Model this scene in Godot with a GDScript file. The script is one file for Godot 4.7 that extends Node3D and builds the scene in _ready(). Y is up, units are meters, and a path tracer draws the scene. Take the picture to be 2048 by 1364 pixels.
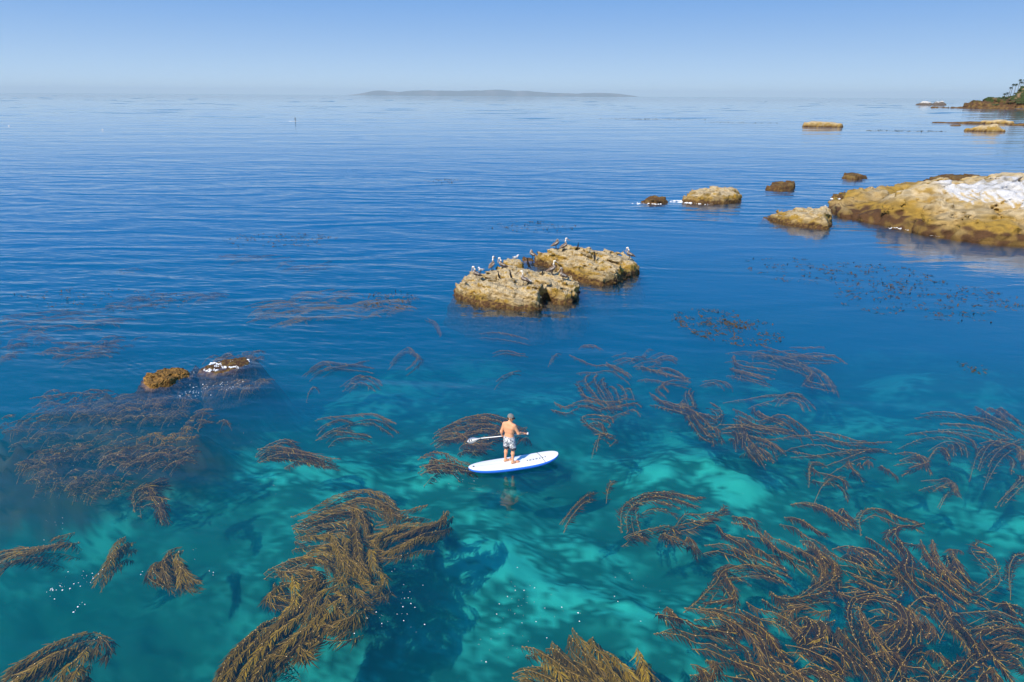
extends Node3D
# A paddleboarder among kelp and pelican rocks off a rocky coast, seen from a drone 11 m above the sea. Metres, y up, sea level at y = 0.

var rng := RandomNumberGenerator.new()
var noise_a := FastNoiseLite.new()
var noise_b := FastNoiseLite.new()
var noise_c := FastNoiseLite.new()
var mats := {}
var names := {}
var rocks := []

const WATER := [
	[300.0, 0.11, Vector3(0.0, 0.34, 0.36)],
	[-24.0, 0.05, Vector3(0.0, 0.33, 1.0)],
	[-31.0, 0.05, Vector3(0.0, 0.33, 1.0)],
	[-40.0, 0.05, Vector3(0.0, 0.33, 1.0)],
	[-52.0, 0.05, Vector3(0.0, 0.33, 1.0)],
]
const RINGS := [
	[-2.87, -40, 3.2, -39.91, 0.62, 0.013, 5.5],
	[2.34, -47.96, 8.11, -45.89, 0.7, 0.013, 5],
	[-15.32, -26.61, -12.36, -28.86, 0.55, 0.013, 6.5],
	[-13.06, -28.36, -12.06, -29.31, 0.5, 0.013, 3.5],
	[-1.02, -19.54, 1.13, -20.22, 0.45, 0.005, 3],
]
const SHALLOWS := [
	[-0.35, -18.62, 1.6, 1.8, 1],
	[2.03, -17.45, 1.4, 1.2, 1.1],
	[3.89, -16.39, 1.5, 0.8, 1.2],
	[5.53, -24.61, 1.7, 1.6, 1],
	[7.91, -25.04, 1.5, 1.4, 1.1],
	[7.32, -28.12, 1.6, 1.6, 0.8],
	[2.74, -19.69, 1.2, 0.8, 0.9],
	[-7.86, -24.46, 2.2, 1.6, 0.8],
	[-2.93, -24.52, 1.4, 1.4, 0.7],
	[-6.96, -32.96, 2.2, 3, 0.9],
	[-5.66, -35, 2, 2.5, 0.7],
	[16.88, -29.77, 1.8, 1.2, 1.1],
	[21.44, -34.7, 2.5, 1.6, 0.9],
	[18.52, -21.29, 1.4, 0.9, 1.2],
	[2, -32.45, 2, 2, 0.6],
	[-15.63, -22.91, 1.5, 1.2, 0.9],
	[-15.45, -20.95, 1.2, 1, 0.6],
	[8.89, -22.82, 1.2, 0.9, 0.8],
	[26.85, -41.23, 3, 2, 1],
	[22.64, -41.16, 2.2, 1.5, 1.2],
	[-0.71, -38.14, 3, 2.5, 0.8],
	[14.26, -33.92, 1.6, 1.5, 0.7],
	[-10.64, -16.07, 3, 2, -1.2],
	[-14.57, -16.65, 3, 2.5, -1.6],
	[-10.68, -20.41, 2.2, 2, -0.8],
	[-3.03, -17.63, 1.6, 1.4, -0.8],
	[4.95, -18.67, 1.2, 0.9, -0.6],
	[4.35, -21.15, 1.2, 1, -0.6],
	[14.61, -25.94, 2.2, 1.5, -0.6],
	[2.57, -23.82, 1.6, 1.3, -0.5],
	[-17.84, -21.55, 2.5, 2.5, -0.8],
	[2.3, -15.58, 1.2, 0.6, -0.5],
	[-0.51, -27.08, 2, 2, -0.4],
]
const REEF := [
	[-19.65, -21.94, -14.68, -26.34, 2.6, -0.75],
	[-17.42, -26.3, -12.43, -30.05, 1.7, 0.25],
	[-16.77, -21.97, -12.6, -24.03, 1.2, -0.45],
	[-21.85, -24.35, -18.32, -27.88, 1.8, -0.95],
]
const BOARD := Vector3(0.09, -0.03, -19.71)
const BOARD_TURN := 0.29
const MAN := Vector3(-0.07, 0.135, -19.67)
const MAN_TURN := -0.489
const FAR_BOARD := Vector3(-99.03, 0.0, -324.84)
const FLOATING_GULLS := [[-185.66, -262.88, "tiny white gull floating near the left edge of the open sea"], [-136.89, -237.57, "tiny gull floating between the left edge and the far paddler"]]
const ISLAND_X := Vector2(-23804, 17820)
const ISLAND_Z := -110000.0
const ISLAND := [106, 220, 370, 537, 643, 691, 660, 617, 567, 518, 556, 648, 671, 694, 716, 735, 739, 743, 746, 734, 721, 708, 696, 707, 728, 748, 769, 799, 843, 887, 883, 862, 822, 782, 741, 742, 746, 750, 707, 644, 582, 542, 524, 505, 487, 469, 451, 435, 459, 483, 506, 530, 554, 541, 512, 483, 431, 353, 274, 196]
const PALMS := [
	[680.6, -1005.6, 7.9, -0.6, "lowest little palm at the headland's seaward end"],
	[682.3, -1004.4, 7.9, 0.3, "little palm just inland of the lowest palm"],
	[684, -1003.3, 13.9, 0.8, "slender palm, third from the sea on the headland"],
	[690.5, -1009.3, 16, 1, "leaning slender palm, fourth from the sea on the headland"],
	[693.6, -1007.2, 15, 0.3, "palm left of the tallest headland palm"],
	[696.3, -1005.3, 18.9, 0.5, "tallest palm on the headland"],
	[698.1, -1004, 15, -0.4, "palm right of the tallest headland palm"],
	[699.9, -1002.8, 17, 0.4, "palm near the right edge with round crown"],
	[701.5, -1001.7, 13, 0.3, "headland palm cut close by the right edge"],
]
const SHRUBS := [
	[657.5, -988.8, 3.5, "green shrub lowest on the headland slope"],
	[661, -986.5, 4.2, "broad green shrub on the headland slope, second from the sea"],
	[679.6, -1006.3, 4.5, "broad green shrub below the slender palms"],
	[683.2, -1003.8, 4, "green shrub below the leaning palm"],
	[696, -1005.5, 4.5, "green shrub below the tallest palm"],
	[677.3, -969.3, 5, "large dark shrub near the right edge"],
	[680.4, -967.2, 4.5, "shrub at the right edge above the shore"],
]
const SPRIGS := [
	["dense dark kelp drift of leaf tips right of the pelican rocks", 11.28, -34.32, 2.53, 3.2, -0.35, 420, 0.24],
	["orange brown leaf tips at the lower end of the dense drift", 11.65, -34.66, 0.59, 0.8, 0, 60, 0.26],
	["scattered dark leaf tips below the large streaked rock", 25.12, -39.51, 5.78, 4.5, -0.15, 420, 0.26],
	["leaf tips lying in the large rock's reflection", 25.05, -45.32, 3.79, 4, -0.1, 200, 0.28],
	["sparse leaf tips between the wedge rock and the dense drift", 20.23, -46.91, 3.91, 4, -0.1, 130, 0.28],
	["small dark leaf knot in the open blue at right", 20.77, -28.6, 0.5, 0.7, 0, 30, 0.22],
	["line of leaf tips in the blue left of the pelican rocks", -19.39, -56.36, 4.95, 3, 0.1, 160, 0.28],
	["thin far line of leaf tips above the pelican rocks", -9.65, -98.86, 2.83, 2.5, 0, 60, 0.4],
	["far dark kelp line in mid sea", 77.78, -393.96, 31.35, 12, 0.05, 320, 0.8],
	["far dark kelp line before the distant rocks", 145.63, -265.47, 13.94, 10, 0.05, 300, 0.7],
	["broken far kelp line left of the distant slab", 109.57, -346.38, 17.83, 8, 0.05, 160, 0.7],
	["leaf tips drifting beyond the long pelican rock", 1.62, -63.57, 4.2, 3, 0.05, 110, 0.3],
	["leaf tips over the mottled kelp bed", -7.24, -38.83, 1.62, 2, 0.1, 120, 0.25],
	["leaf tips over the upper left drift line", -24.31, -38.68, 5.83, 2.2, 0.15, 150, 0.2],
]
const FOAM := [
	["foam_flecks", "white foam flecks scattered over the near water", [[-10.84, -13.96, 0.5, 0.5, 0, 20, 0.015], [-10.99, -13.59, 0.3, 0.35, 0, 13, 0.018], [-10.1, -13.03, 0.16, 0.25, 0, 6, 0.017], [-10.46, -14.15, 0.15, 0.3, 0, 4, 0.014], [-12.78, -16.02, 0.55, 0.8, 0, 9, 0.011], [-13.44, -17.51, 0.44, 0.8, 0, 9, 0.01], [-9.22, -14.2, 0.15, 0.15, 0, 3, 0.014], [-8.36, -14.97, 0.33, 0.4, 0, 4, 0.011], [-7.57, -14.18, 0.19, 0.2, 0, 3, 0.011], [-2.71, -13.67, 0.73, 1.2, 0, 20, 0.013], [-2.25, -12.98, 0.47, 0.8, 0, 11, 0.014], [-3.18, -12.33, 0.34, 0.6, 0, 7, 0.017], [-4.51, -11.11, 0.21, 0.3, 0, 4, 0.018], [0.46, -12.84, 0.82, 1.2, 0, 25, 0.013], [1.62, -12.81, 0.09, 0.15, 0, 3, 0.021], [0.11, -13.69, 0.61, 0.9, 0, 13, 0.011], [3.18, -13.72, 0.74, 1, 0, 10, 0.011], [-1.93, -18.76, 0.47, 0.5, 0, 10, 0.01], [-1.48, -19.07, 0.64, 0.4, 0, 11, 0.01], [3.52, -12.39, 0.68, 0.6, 0, 7, 0.011], [-4.76, -17.34, 1.33, 1, 0, 13, 0.008], [-7.27, -18.7, 0.94, 1, 0, 10, 0.008], [-0.22, -11.91, 0.66, 0.6, 0, 11, 0.013], [8.2, -20.82, 3.45, 3, 0, 20, 0.008], [-12.29, -20.58, 3.38, 3, 0, 30, 0.008]]],
	["surf", "white surf breaking left of the jagged brown rock", [[20.33, -80.06, 1.41, 1.3, 0, 240, 0.16], [19.01, -80.41, 0.82, 0.8, 0, 70, 0.13], [21.33, -78.53, 1.44, 0.8, 0, 60, 0.12]]],
	["surf", "thin surf line before the low rust brown ledge", [[14.74, -78.65, 1.15, 0.9, 0, 60, 0.12], [16.05, -78.32, 0.92, 0.5, 0, 40, 0.12]]],
	["surf", "surf washing the awash ledge behind the large rock", [[39.66, -82.49, 1.83, 1.2, 0, 120, 0.2], [42.97, -85.67, 1.64, 0.8, 0, 110, 0.2], [44.69, -86.65, 1.92, 0.6, 0, 60, 0.18], [36.13, -77.23, 1.03, 1, 0, 50, 0.14]]],
	["foam_line", "short foam lines at the foot of the large streaked rock", [[35.92, -63.15, 1.04, 0.7, 0.1, 46, 0.08], [37.59, -59.84, 0.72, 0.5, 0.1, 30, 0.08]]],
	["foam_wash", "white foam wash over the reef ledge at left", [[-12.75, -28.42, 0.94, 0.45, 0.35, 520, 0.06], [-12.36, -28.86, 0.41, 0.4, 0.3, 260, 0.06], [-13.2, -27.88, 0.39, 0.3, 0.3, 120, 0.05]]],
	["foam_spray", "broken foam flecks right of the knobbly rock top", [[-12.67, -25.86, 1.03, 0.9, 0.3, 70, 0.022], [-12.95, -25.1, 0.6, 0.5, 0.3, 26, 0.02], [-12.05, -26.39, 1.04, 0.8, 0.3, 50, 0.02], [-14, -27.35, 0.22, 0.25, 0, 30, 0.02]]],
	["foam_trail", "short foam trail beside the far paddleboard", [[-102.31, -328.87, 0.87, 0.8, 0, 40, 0.25]]],
]
var KELP := [
	{label = "large golden brown kelp raft trailing to the bottom edge, nearest below the paddleboard", depth = 0.05, tone = 0, fill = 3, blade = 0.28, spread = 0.18, strands = [
		[-6.43, -17, -5.94, -17.28, -5.45, -17.87, -4.78, -18.26, -4.09, -18.14, -3.48, -17.63],
		[-6.37, -16.88, -5.75, -17.24, -5.08, -17.7, -4.42, -17.88, -3.84, -17.55, -3.49, -17.14, -3.56, -16.75, -3.92, -16.75],
		[-6.3, -16.73, -5.83, -16.88, -5.27, -17.17, -4.78, -17.41, -4.34, -17.06, -4.16, -16.52, -3.98, -15.94],
		[-6.23, -16.57, -5.86, -16.35, -5.38, -16.54, -4.83, -16.63, -4.42, -16.37, -4.23, -15.79, -4.03, -15.19, -3.78, -14.74],
		[-6.17, -16.5, -5.57, -16.25, -5.1, -16.14, -4.84, -15.79, -4.58, -15.25, -4.33, -14.86, -3.91, -14.61],
		[-5.34, -16.07, -4.97, -16.29, -4.65, -16.07, -4.48, -15.52, -4.28, -14.99, -3.94, -14.74, -3.63, -14.43],
		[-6.17, -16.8, -5.61, -17.04, -5.12, -17.29, -4.67, -17.33, -4.38, -16.82, -4.34, -16.22],
		[-1.9, -17.69, -1.98, -17, -2.29, -16.61, -2.71, -16.38, -3.24, -16.45, -3.63, -16.16, -4.05, -16.08],
		[-1.89, -16.62, -2.25, -16.24, -2.65, -15.95, -2.93, -15.53, -3.26, -15.26, -3.57, -15.39, -3.69, -15.8, -3.56, -16.23],
		[-2.49, -17.56, -2.79, -17.31, -3.17, -17.11, -3.47, -17.31, -3.81, -17.63],
		[-2.23, -17.24, -2.49, -16.76, -2.95, -16.53, -3.31, -16.3, -3.62, -16.08, -3.82, -15.8],
		[-1.91, -17.32, -2.03, -16.69, -2.44, -16.39, -2.88, -16.09, -3.24, -15.87],
		[-6.03, -15.1, -5.7, -15.24, -5.3, -15.58, -4.89, -15.65, -4.63, -15.25, -4.34, -14.73, -4.04, -14.49],
		[-6.54, -14.9, -6.19, -14.97, -5.73, -15.07, -5.31, -15.01, -4.84, -14.79, -4.68, -14.48],
		[-5.89, -15.04, -5.48, -15.04, -5.12, -15.24, -4.72, -15.11],
		[-5.93, -14.41, -5.84, -14, -5.88, -13.6, -5.65, -13.55, -5.35, -13.55],
		[-5.56, -14.35, -5.32, -13.77, -5.19, -13.28, -5.26, -13.02, -5.34, -12.71],
		[-5.43, -14.6, -5.25, -14.24, -4.88, -14.18, -4.99, -13.89, -5.07, -13.5],
		[-5.02, -14.73, -4.89, -14.24, -5.04, -13.77, -5.07, -13.39],
		[-3.72, -14.49, -4.12, -14.49, -4.41, -14.36, -4.6, -14.18, -4.79, -14.01, -4.9, -13.55, -4.73, -13.23, -4.76, -12.81, -4.95, -12.47],
		[-3.49, -14.74, -3.28, -14.43, -3.16, -14.02, -3.36, -13.85, -3.59, -14.02, -3.78, -14.37],
		[-4.07, -14.25, -3.84, -13.9, -3.61, -13.56, -3.43, -13.62],
		[-4.49, -13.72, -4.45, -13.29, -4.49, -12.87, -4.61, -12.52, -4.8, -12.23, -4.98, -11.9, -5.15, -11.59],
		[-4.29, -13.56, -4.08, -13.13, -3.92, -12.92, -3.91, -13.24, -4.12, -13.61, -4.36, -13.84],
		[-3.54, -13.4, -3.62, -12.93, -3.85, -12.62, -4.07, -12.52, -4.36, -12.67, -4.53, -13.02],
		[-3.59, -13.29, -3.75, -12.82, -4.06, -12.62, -4.18, -12.52],
		[-5.58, -13.33, -5.72, -12.96, -5.83, -12.56, -5.96, -12.13, -6.08, -11.63, -6.09, -11.16, -6.02, -10.76],
		[-5.19, -13.28, -5.43, -12.86, -5.62, -12.46, -5.73, -11.99, -5.87, -11.54, -5.93, -11.08, -5.9, -10.76],
		[-4.89, -13.02, -5.08, -12.66, -5.29, -12.32, -5.41, -11.95, -5.56, -11.5, -5.63, -11.08, -5.64, -10.76],
		[-4.59, -12.72, -4.8, -12.32, -5.04, -12.09, -5.13, -11.72, -5.29, -11.42, -5.38, -11, -5.42, -10.76],
		[-4.39, -12.52, -4.61, -12.28, -4.65, -11.95, -4.46, -11.77, -4.44, -12.04, -4.64, -12.14],
		[-4.5, -12.14, -4.67, -11.77, -4.94, -11.68, -5.2, -11.63, -5.3, -11.33, -5.31, -11],
		[-5.76, -12.86, -5.87, -12.36, -5.97, -11.9, -6.09, -11.5, -6.09, -11.08],
		[-4.96, -13.78, -4.97, -13.28, -5.19, -13.02, -5.35, -12.61, -5.47, -12.13, -5.52, -11.68],
		[-4.04, -14.13, -4.09, -13.67, -4.25, -13.23, -4.37, -12.72, -4.55, -12.33],
		[-4.02, -15.94, -3.81, -15.52, -3.66, -14.99, -3.51, -14.62],
		[-4.23, -15.72, -4.21, -15.25, -4.09, -14.86, -3.76, -14.49],
		[-4.28, -14.49, -4.25, -14.01, -4.5, -13.78, -4.67, -13.55, -4.74, -13.12],
		[-6.11, -14.72, -5.79, -14.47, -5.55, -14.47, -5.24, -14.48, -4.89, -14.36],
	]},
	{label = "huge brown kelp forest canopy of swirling fronds filling the lower right corner", depth = 0.09, tone = 1, fill = 2, blade = 0.25, spread = 0.2, strands = [
		[8.79, -18.49, 9.23, -18.09, 9.48, -17.55, 9.72, -17.13, 10.02, -16.83],
		[8.28, -17.64, 8.41, -17.12, 8.62, -16.62, 8.96, -16.33],
		[10.2, -16.83, 10.38, -17.35, 10.79, -17.62, 11.13, -17.46, 11.3, -17.1, 11.69, -16.95, 11.99, -16.85],
		[12.05, -16.95, 11.58, -16.75, 11.12, -16.65, 10.78, -16.16, 10.73, -15.71, 10.63, -15.27, 10.28, -14.77, 10.17, -14.29, 10.27, -13.91, 10.51, -13.55, 10.57, -13.41],
		[10.06, -17.88, 9.89, -17.45, 9.91, -17.03],
		[6.79, -17.52, 6.92, -17.1, 7.08, -16.7],
		[7.32, -16.71, 7.32, -16.22, 7.58, -15.86, 7.85, -15.41, 8.09, -15.08, 8.04, -14.58, 7.86, -14.27],
		[6.36, -16.8, 6.78, -16.65, 6.98, -16.22, 7.12, -15.67, 7.32, -15.32, 7.5, -15.07],
		[6.21, -16.89, 6.21, -16.31, 6.55, -15.94, 6.62, -15.49],
		[5.38, -15.97, 5.85, -15.84, 6.18, -15.49, 6.51, -15.14, 6.85, -14.9, 7.21, -14.74],
		[4.53, -13.79, 4.86, -14.02, 5.25, -14.32, 5.5, -14.64, 5.97, -14.81, 6.39, -14.81, 6.79, -14.73, 7.26, -14.58],
		[6.45, -14.98, 6.17, -15.1, 5.85, -15.1, 5.6, -14.8, 5.54, -14.33, 5.58, -13.95, 5.51, -13.65, 5.19, -13.58, 4.76, -13.61],
		[3.46, -13.15, 3.79, -13.01, 4.08, -12.82, 4.3, -12.59, 4.6, -12.5, 4.91, -12.44, 5.25, -12.51],
		[3.8, -13.64, 3.83, -13.22, 3.96, -12.95],
		[4.24, -13.5, 4.55, -13.36, 4.88, -13.16, 5.18, -12.89, 5.37, -12.57, 5.5, -12.26, 5.49, -11.84, 5.55, -11.5, 5.71, -11.23],
		[4.75, -13.58, 5.13, -13.37, 5.49, -13.1, 5.71, -12.77, 5.88, -12.45, 5.96, -12.02, 6.21, -11.73],
		[4.4, -13.15, 4.73, -12.96, 5.05, -12.76, 5.28, -12.44],
		[5.55, -13.44, 5.63, -12.96, 5.81, -12.64, 5.93, -12.33, 5.98, -11.85],
		[5.81, -13.66, 5.97, -13.24, 6.3, -13.1, 6.56, -12.77, 6.72, -12.46],
		[6.62, -14.26, 6.59, -13.88, 6.81, -13.66, 7.3, -13.67, 7.76, -13.82, 8.18, -13.97],
		[7.08, -14.26, 6.79, -14.03, 6.86, -13.81, 7.26, -13.81, 7.84, -14.12, 8.28, -14.43, 8.55, -14.91, 8.49, -15.25],
		[8.8, -16.24, 8.68, -15.69, 8.76, -15.25, 9.02, -15, 9.32, -14.76, 9.71, -14.68, 9.97, -14.68],
		[9, -16.05, 9.37, -15.87, 9.59, -15.52, 9.74, -15.18, 9.94, -14.93],
		[8.49, -14.43, 8.35, -14.12, 8.69, -13.97, 8.99, -13.98, 8.89, -14.28, 8.68, -14.51],
		[8.77, -14.59, 9.08, -14.36, 9.28, -14.05, 9.6, -13.98, 9.91, -14.37, 10.02, -14.68, 9.95, -14.84],
		[7.97, -11.04, 8, -11.52, 7.96, -11.98, 7.97, -12.47, 8.11, -13.05, 8.38, -13.54, 8.8, -13.79, 9.12, -13.72, 9.42, -13.54, 9.44, -13.13, 9.15, -12.6, 8.72, -12.23, 8.43, -12.1],
		[8.78, -13.54, 9.04, -13.47, 9.14, -13.19, 9.19, -12.93, 8.81, -12.66, 8.34, -12.47],
		[7.87, -13.12, 7.69, -12.65, 7.67, -12.22, 7.74, -11.8, 7.84, -11.46, 7.82, -11.09],
		[7.05, -13.18, 7.35, -13.18, 7.39, -12.85, 7.23, -12.46, 6.92, -12.27, 6.69, -12.39],
		[7.1, -13.18, 7.06, -12.84, 6.81, -12.46, 6.55, -12.27],
		[6.39, -11.97, 6.78, -12.15, 7.09, -12.03, 7.32, -11.86, 7.26, -11.52],
		[6.18, -12.14, 6.48, -11.97, 6.78, -11.74, 7.04, -11.51, 7.09, -11.24],
		[5.03, -12.08, 5.01, -11.72, 5.22, -11.56, 5.54, -11.34, 5.7, -11.07],
		[4.09, -12.13, 4.38, -12.01, 4.63, -11.78, 4.87, -11.55, 5.17, -11.39, 5.39, -11.17, 5.59, -11.02],
		[3.93, -11.63, 4.1, -11.44, 4.15, -11.17, 4.16, -11.01],
		[4.36, -11.95, 4.46, -11.66, 4.31, -11.27, 4.17, -11.06],
		[5.82, -11.39, 6.16, -11.4, 6.47, -11.4, 6.68, -11.18],
		[6.77, -11.29, 7.08, -11.4, 7.31, -11.35],
		[9.72, -13.55, 10.1, -13.69, 10.41, -13.55, 10.48, -13.34],
		[9.72, -13.55, 9.62, -13.2, 9.58, -12.86],
		[9.93, -13.41, 9.8, -13, 9.75, -12.67, 9.51, -12.42],
		[10.5, -15.18, 10.7, -14.77, 10.85, -14.3, 10.98, -13.85, 11.2, -13.56],
		[11.44, -16.08, 11.24, -15.53, 11.16, -15.02, 11.19, -14.61, 11.27, -14.15, 11.39, -13.78],
		[11.83, -16.17, 11.46, -15.45, 11.33, -14.86, 11.31, -14.38, 11.43, -14.07],
		[11.96, -15.45, 11.7, -14.94, 11.66, -14.54, 11.88, -14.31],
		[12.68, -16, 12.12, -15.72, 11.86, -15.19, 11.87, -14.78],
		[12.08, -14.54, 12.71, -14.79, 12.88, -15.12, 12.84, -15.46, 12.73, -15.73, 12.99, -15.95, 13.38, -15.96],
		[12.76, -14.31, 13.03, -14.79, 13.43, -15.21, 13.81, -15.38, 14.14, -15.3],
		[12.34, -12.95, 11.68, -12.82, 11.28, -12.78, 10.89, -12.62, 10.69, -12.3, 10.67, -12, 10.66, -11.71, 10.69, -11.38, 10.75, -11.08],
		[10.92, -13.42, 11.22, -13.28, 11.66, -13.22, 11.91, -13.01, 12.18, -12.85],
		[10.28, -13, 10.6, -13.14, 10.68, -12.87],
		[10.57, -11.71, 10.35, -11.32, 10.15, -10.9],
		[9.54, -12.29, 9.41, -11.99, 9.42, -11.7, 9.58, -11.53],
		[10.9, -12.49, 11.36, -12.62, 11.97, -12.56],
		[8.47, -11.41, 8.55, -11.25, 8.47, -10.88],
		[8.43, -13.54, 8.36, -12.99, 8.3, -12.47, 8.28, -11.98, 8.29, -11.58],
		[9.29, -11.05, 9.74, -11.37, 10.26, -11.71, 10.59, -11.88],
		[8.82, -11.05, 9.3, -11.37, 9.74, -11.65, 10.15, -11.88],
		[8.15, -11.3, 8.54, -11.64, 8.96, -11.99, 9.35, -12.29],
		[12.85, -13.79, 12.2, -13.57, 11.8, -13.56, 11.59, -13.85, 11.38, -14],
		[11.66, -12.13, 11.25, -12.18, 10.88, -12.18],
		[11.37, -11.72, 11.01, -11.77, 10.86, -11.94],
		[8.38, -16.05, 8.49, -15.51, 8.54, -15, 8.28, -14.43],
		[8.21, -16.33, 8.32, -15.77, 8.29, -15.16],
		[10.05, -16.35, 10.11, -15.79, 10.22, -15.26, 10.32, -14.85],
		[9.36, -15.96, 9.38, -15.43, 9.65, -15.09],
		[7.84, -13.53, 7.47, -13.25, 7.09, -13.38, 6.72, -13.17, 6.49, -12.84],
		[8.62, -11.87, 8.61, -11.53, 8.9, -11.42, 8.97, -11.1],
		[6.43, -11.74, 6.69, -11.51, 6.83, -11.24, 6.86, -10.92],
		[10.64, -13.28, 10.5, -12.74, 10.5, -12.36, 10.41, -11.88],
		[10.45, -14.14, 10.58, -13.84, 10.39, -13.27, 10.47, -13],
		[7.86, -12.04, 8.19, -11.98, 8.49, -11.87, 8.6, -11.58],
		[12.29, -13.86, 12.05, -13.29, 12.3, -13.15],
		[5.31, -11.96, 5.63, -11.84, 5.94, -11.62, 6.21, -11.29, 6.29, -10.97],
	]},
	{label = "hook shaped brown kelp clump beside the turquoise shallows, above the big canopy", depth = 0.12, tone = 1, fill = 1, blade = 0.3, spread = 0.15, strands = [
		[3.21, -16.42, 3.63, -16.52, 4.04, -16.57, 4.53, -16.67, 4.82, -16.43],
		[3.74, -16.81, 3.73, -17.43, 3.88, -17.97, 4.42, -18.2, 4.89, -18.09, 5.4, -17.88, 5.69, -17.83],
		[3.21, -16.81, 3.34, -17.64, 3.71, -18.08, 4.32, -18.37, 5.02, -18.38, 5.65, -18.16, 6.06, -18.39],
		[4.46, -16.62, 4.81, -16.92, 5.34, -16.93, 5.87, -17.14, 6.35, -17.56, 6.55, -17.95],
		[5.01, -16.53, 5.01, -16.06, 5.08, -15.65],
		[4.79, -16.82, 5.18, -17.23, 5.57, -17.14, 6.11, -17.35],
		[4.3, -16.72, 4.41, -16.14, 4.88, -15.96],
		[3.37, -16.71, 3.48, -17.43, 3.98, -17.86, 4.6, -17.87, 5.11, -17.71],
		[3.27, -16.42, 3.52, -16.23, 3.77, -16.04],
	]},
	{label = "olive kelp fronds pointing up like feathers at the bottom edge", depth = 0.06, tone = 0, fill = 2, blade = 0.3, spread = 0.14, strands = [
		[0.26, -12.43, 0.46, -12.27, 0.64, -12, 0.85, -11.73, 1.1, -11.45, 1.31, -11.23, 1.5, -10.96],
		[1.39, -12.86, 1.45, -12.4, 1.53, -12.06, 1.71, -11.74, 1.93, -11.4, 2.11, -11.07],
		[1.93, -12.73, 1.87, -12.25, 1.9, -11.89, 2.12, -11.62, 2.3, -11.32],
		[2.83, -12.01, 2.82, -11.69, 2.85, -11.35, 2.85, -11.02],
		[3.12, -11.75, 2.93, -11.57, 2.85, -11.35, 2.82, -10.97],
		[0.05, -11.33, 0.31, -11.36, 0.57, -11.25, 0.82, -11.09, 1.07, -10.9],
		[0.82, -12.37, 0.99, -12.15, 1.17, -11.79, 1.33, -11.5, 1.57, -11.23, 1.75, -10.96],
		[1.25, -11.94, 1.43, -11.71, 1.63, -11.45, 1.84, -11.18, 2.01, -10.96],
		[2.08, -12.04, 2.23, -11.8, 2.35, -11.51, 2.49, -11.29, 2.64, -11.02],
		[0.07, -11.14, 0.26, -11.08, 0.47, -10.95],
		[1.01, -11.39, 1.27, -11.31, 1.47, -11.15, 1.63, -10.96],
		[2.39, -11.51, 2.47, -11.35, 2.55, -11.15, 2.62, -10.91],
		[1.94, -11.86, 2.06, -11.51, 2.17, -11.23, 2.27, -10.96],
		[0.68, -11.91, 0.89, -11.62, 1.01, -11.28, 1.19, -11.06, 1.32, -10.91],
	]},
	{label = "dark dome shaped kelp raft just behind the standing paddler", depth = 0.08, tone = 1, fill = 2, blade = 0.28, spread = 0.15, strands = [
		[-2.94, -22.7, -2.55, -23.17, -2.11, -23.57, -1.54, -23.8, -0.99, -23.86, -0.47, -23.68, -0.04, -23.29, 0.27, -22.95, 0.58, -23.13],
		[-2.86, -22.49, -2.48, -22.83, -2, -23.09, -1.43, -23.27, -0.89, -23.28, -0.42, -23.11, -0.11, -22.78],
		[-2.76, -22.25, -2.35, -22.33, -1.94, -22.26, -1.65, -21.86, -1.41, -21.48, -1.04, -21.41, -0.68, -21.57],
		[-2.55, -23.26, -2.1, -23.39, -1.68, -23.53, -1.14, -23.58, -0.66, -23.46],
		[-1.95, -21.94, -1.75, -22.26, -1.48, -22.68, -1.03, -22.85, -0.57, -22.77, -0.22, -22.53],
		[-1.86, -21.78, -1.55, -21.4, -1.25, -21.26, -0.97, -21.34],
		[-1.59, -22.1, -1.25, -22.03, -0.84, -21.95, -0.48, -22.2, -0.18, -22.28],
		[0.58, -23.04, 0.46, -22.62, 0.23, -22.41, 0, -22.28],
		[-2.81, -22.74, -2.31, -22.66, -1.85, -22.67, -1.34, -22.93, -0.8, -23.02],
		[-2.66, -22.41, -2.11, -22.1, -1.6, -22.26, -1.09, -22.43, -0.49, -22.52],
		[-1.42, -21.71, -0.98, -21.72, -0.55, -21.88, -0.22, -22.12],
	]},
	{label = "brown kelp tail touching the rear end of the paddleboard", depth = 0.1, tone = 1, fill = 2, blade = 0.28, spread = 0.14, strands = [
		[-3.19, -20.47, -2.91, -20.69, -2.57, -20.84, -2.23, -20.63, -1.96, -20.28, -1.6, -20.08, -1.25, -19.91],
		[-3.09, -20.2, -2.74, -20.13, -2.35, -20.07, -1.94, -20.01, -1.51, -19.81, -1.17, -19.78],
		[-2.84, -20.69, -2.68, -20.27, -2.36, -20.14, -2.02, -20.14],
		[-3.02, -19.93, -2.68, -19.93, -2.24, -19.93, -1.78, -19.81],
	]},
	{label = "cigar shaped kelp bundle floating well left of the paddler", depth = 0.16, tone = 1, fill = 2, blade = 0.28, spread = 0.13, strands = [
		[-9.15, -21.61, -8.58, -21.83, -8.11, -21.92, -7.63, -21.63],
		[-8.98, -21.38, -8.32, -21.39, -7.56, -21.06, -6.93, -20.73, -6.29, -20.52, -5.86, -20.53],
		[-9.01, -21.61, -8.38, -21.56, -7.74, -21.28, -7.07, -20.84, -6.46, -20.58],
		[-8.61, -21.27, -8, -21.05, -7.25, -20.73, -6.54, -20.47, -6, -20.42],
	]},
	{label = "kelp clump with a bent tail below the left reef", depth = 0.25, tone = 1, fill = 2, blade = 0.3, spread = 0.15, strands = [
		[-11.6, -18.11, -11.93, -18.64, -11.83, -18.92, -11.52, -19.11, -11.19, -19.45],
		[-11.6, -18.2, -11.4, -18.38, -11.07, -18.29, -10.7, -18.12, -10.63, -17.7, -10.31, -17.21],
		[-11.74, -18.55, -11.54, -18.74, -11.38, -19.02, -11.22, -19.3],
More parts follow.
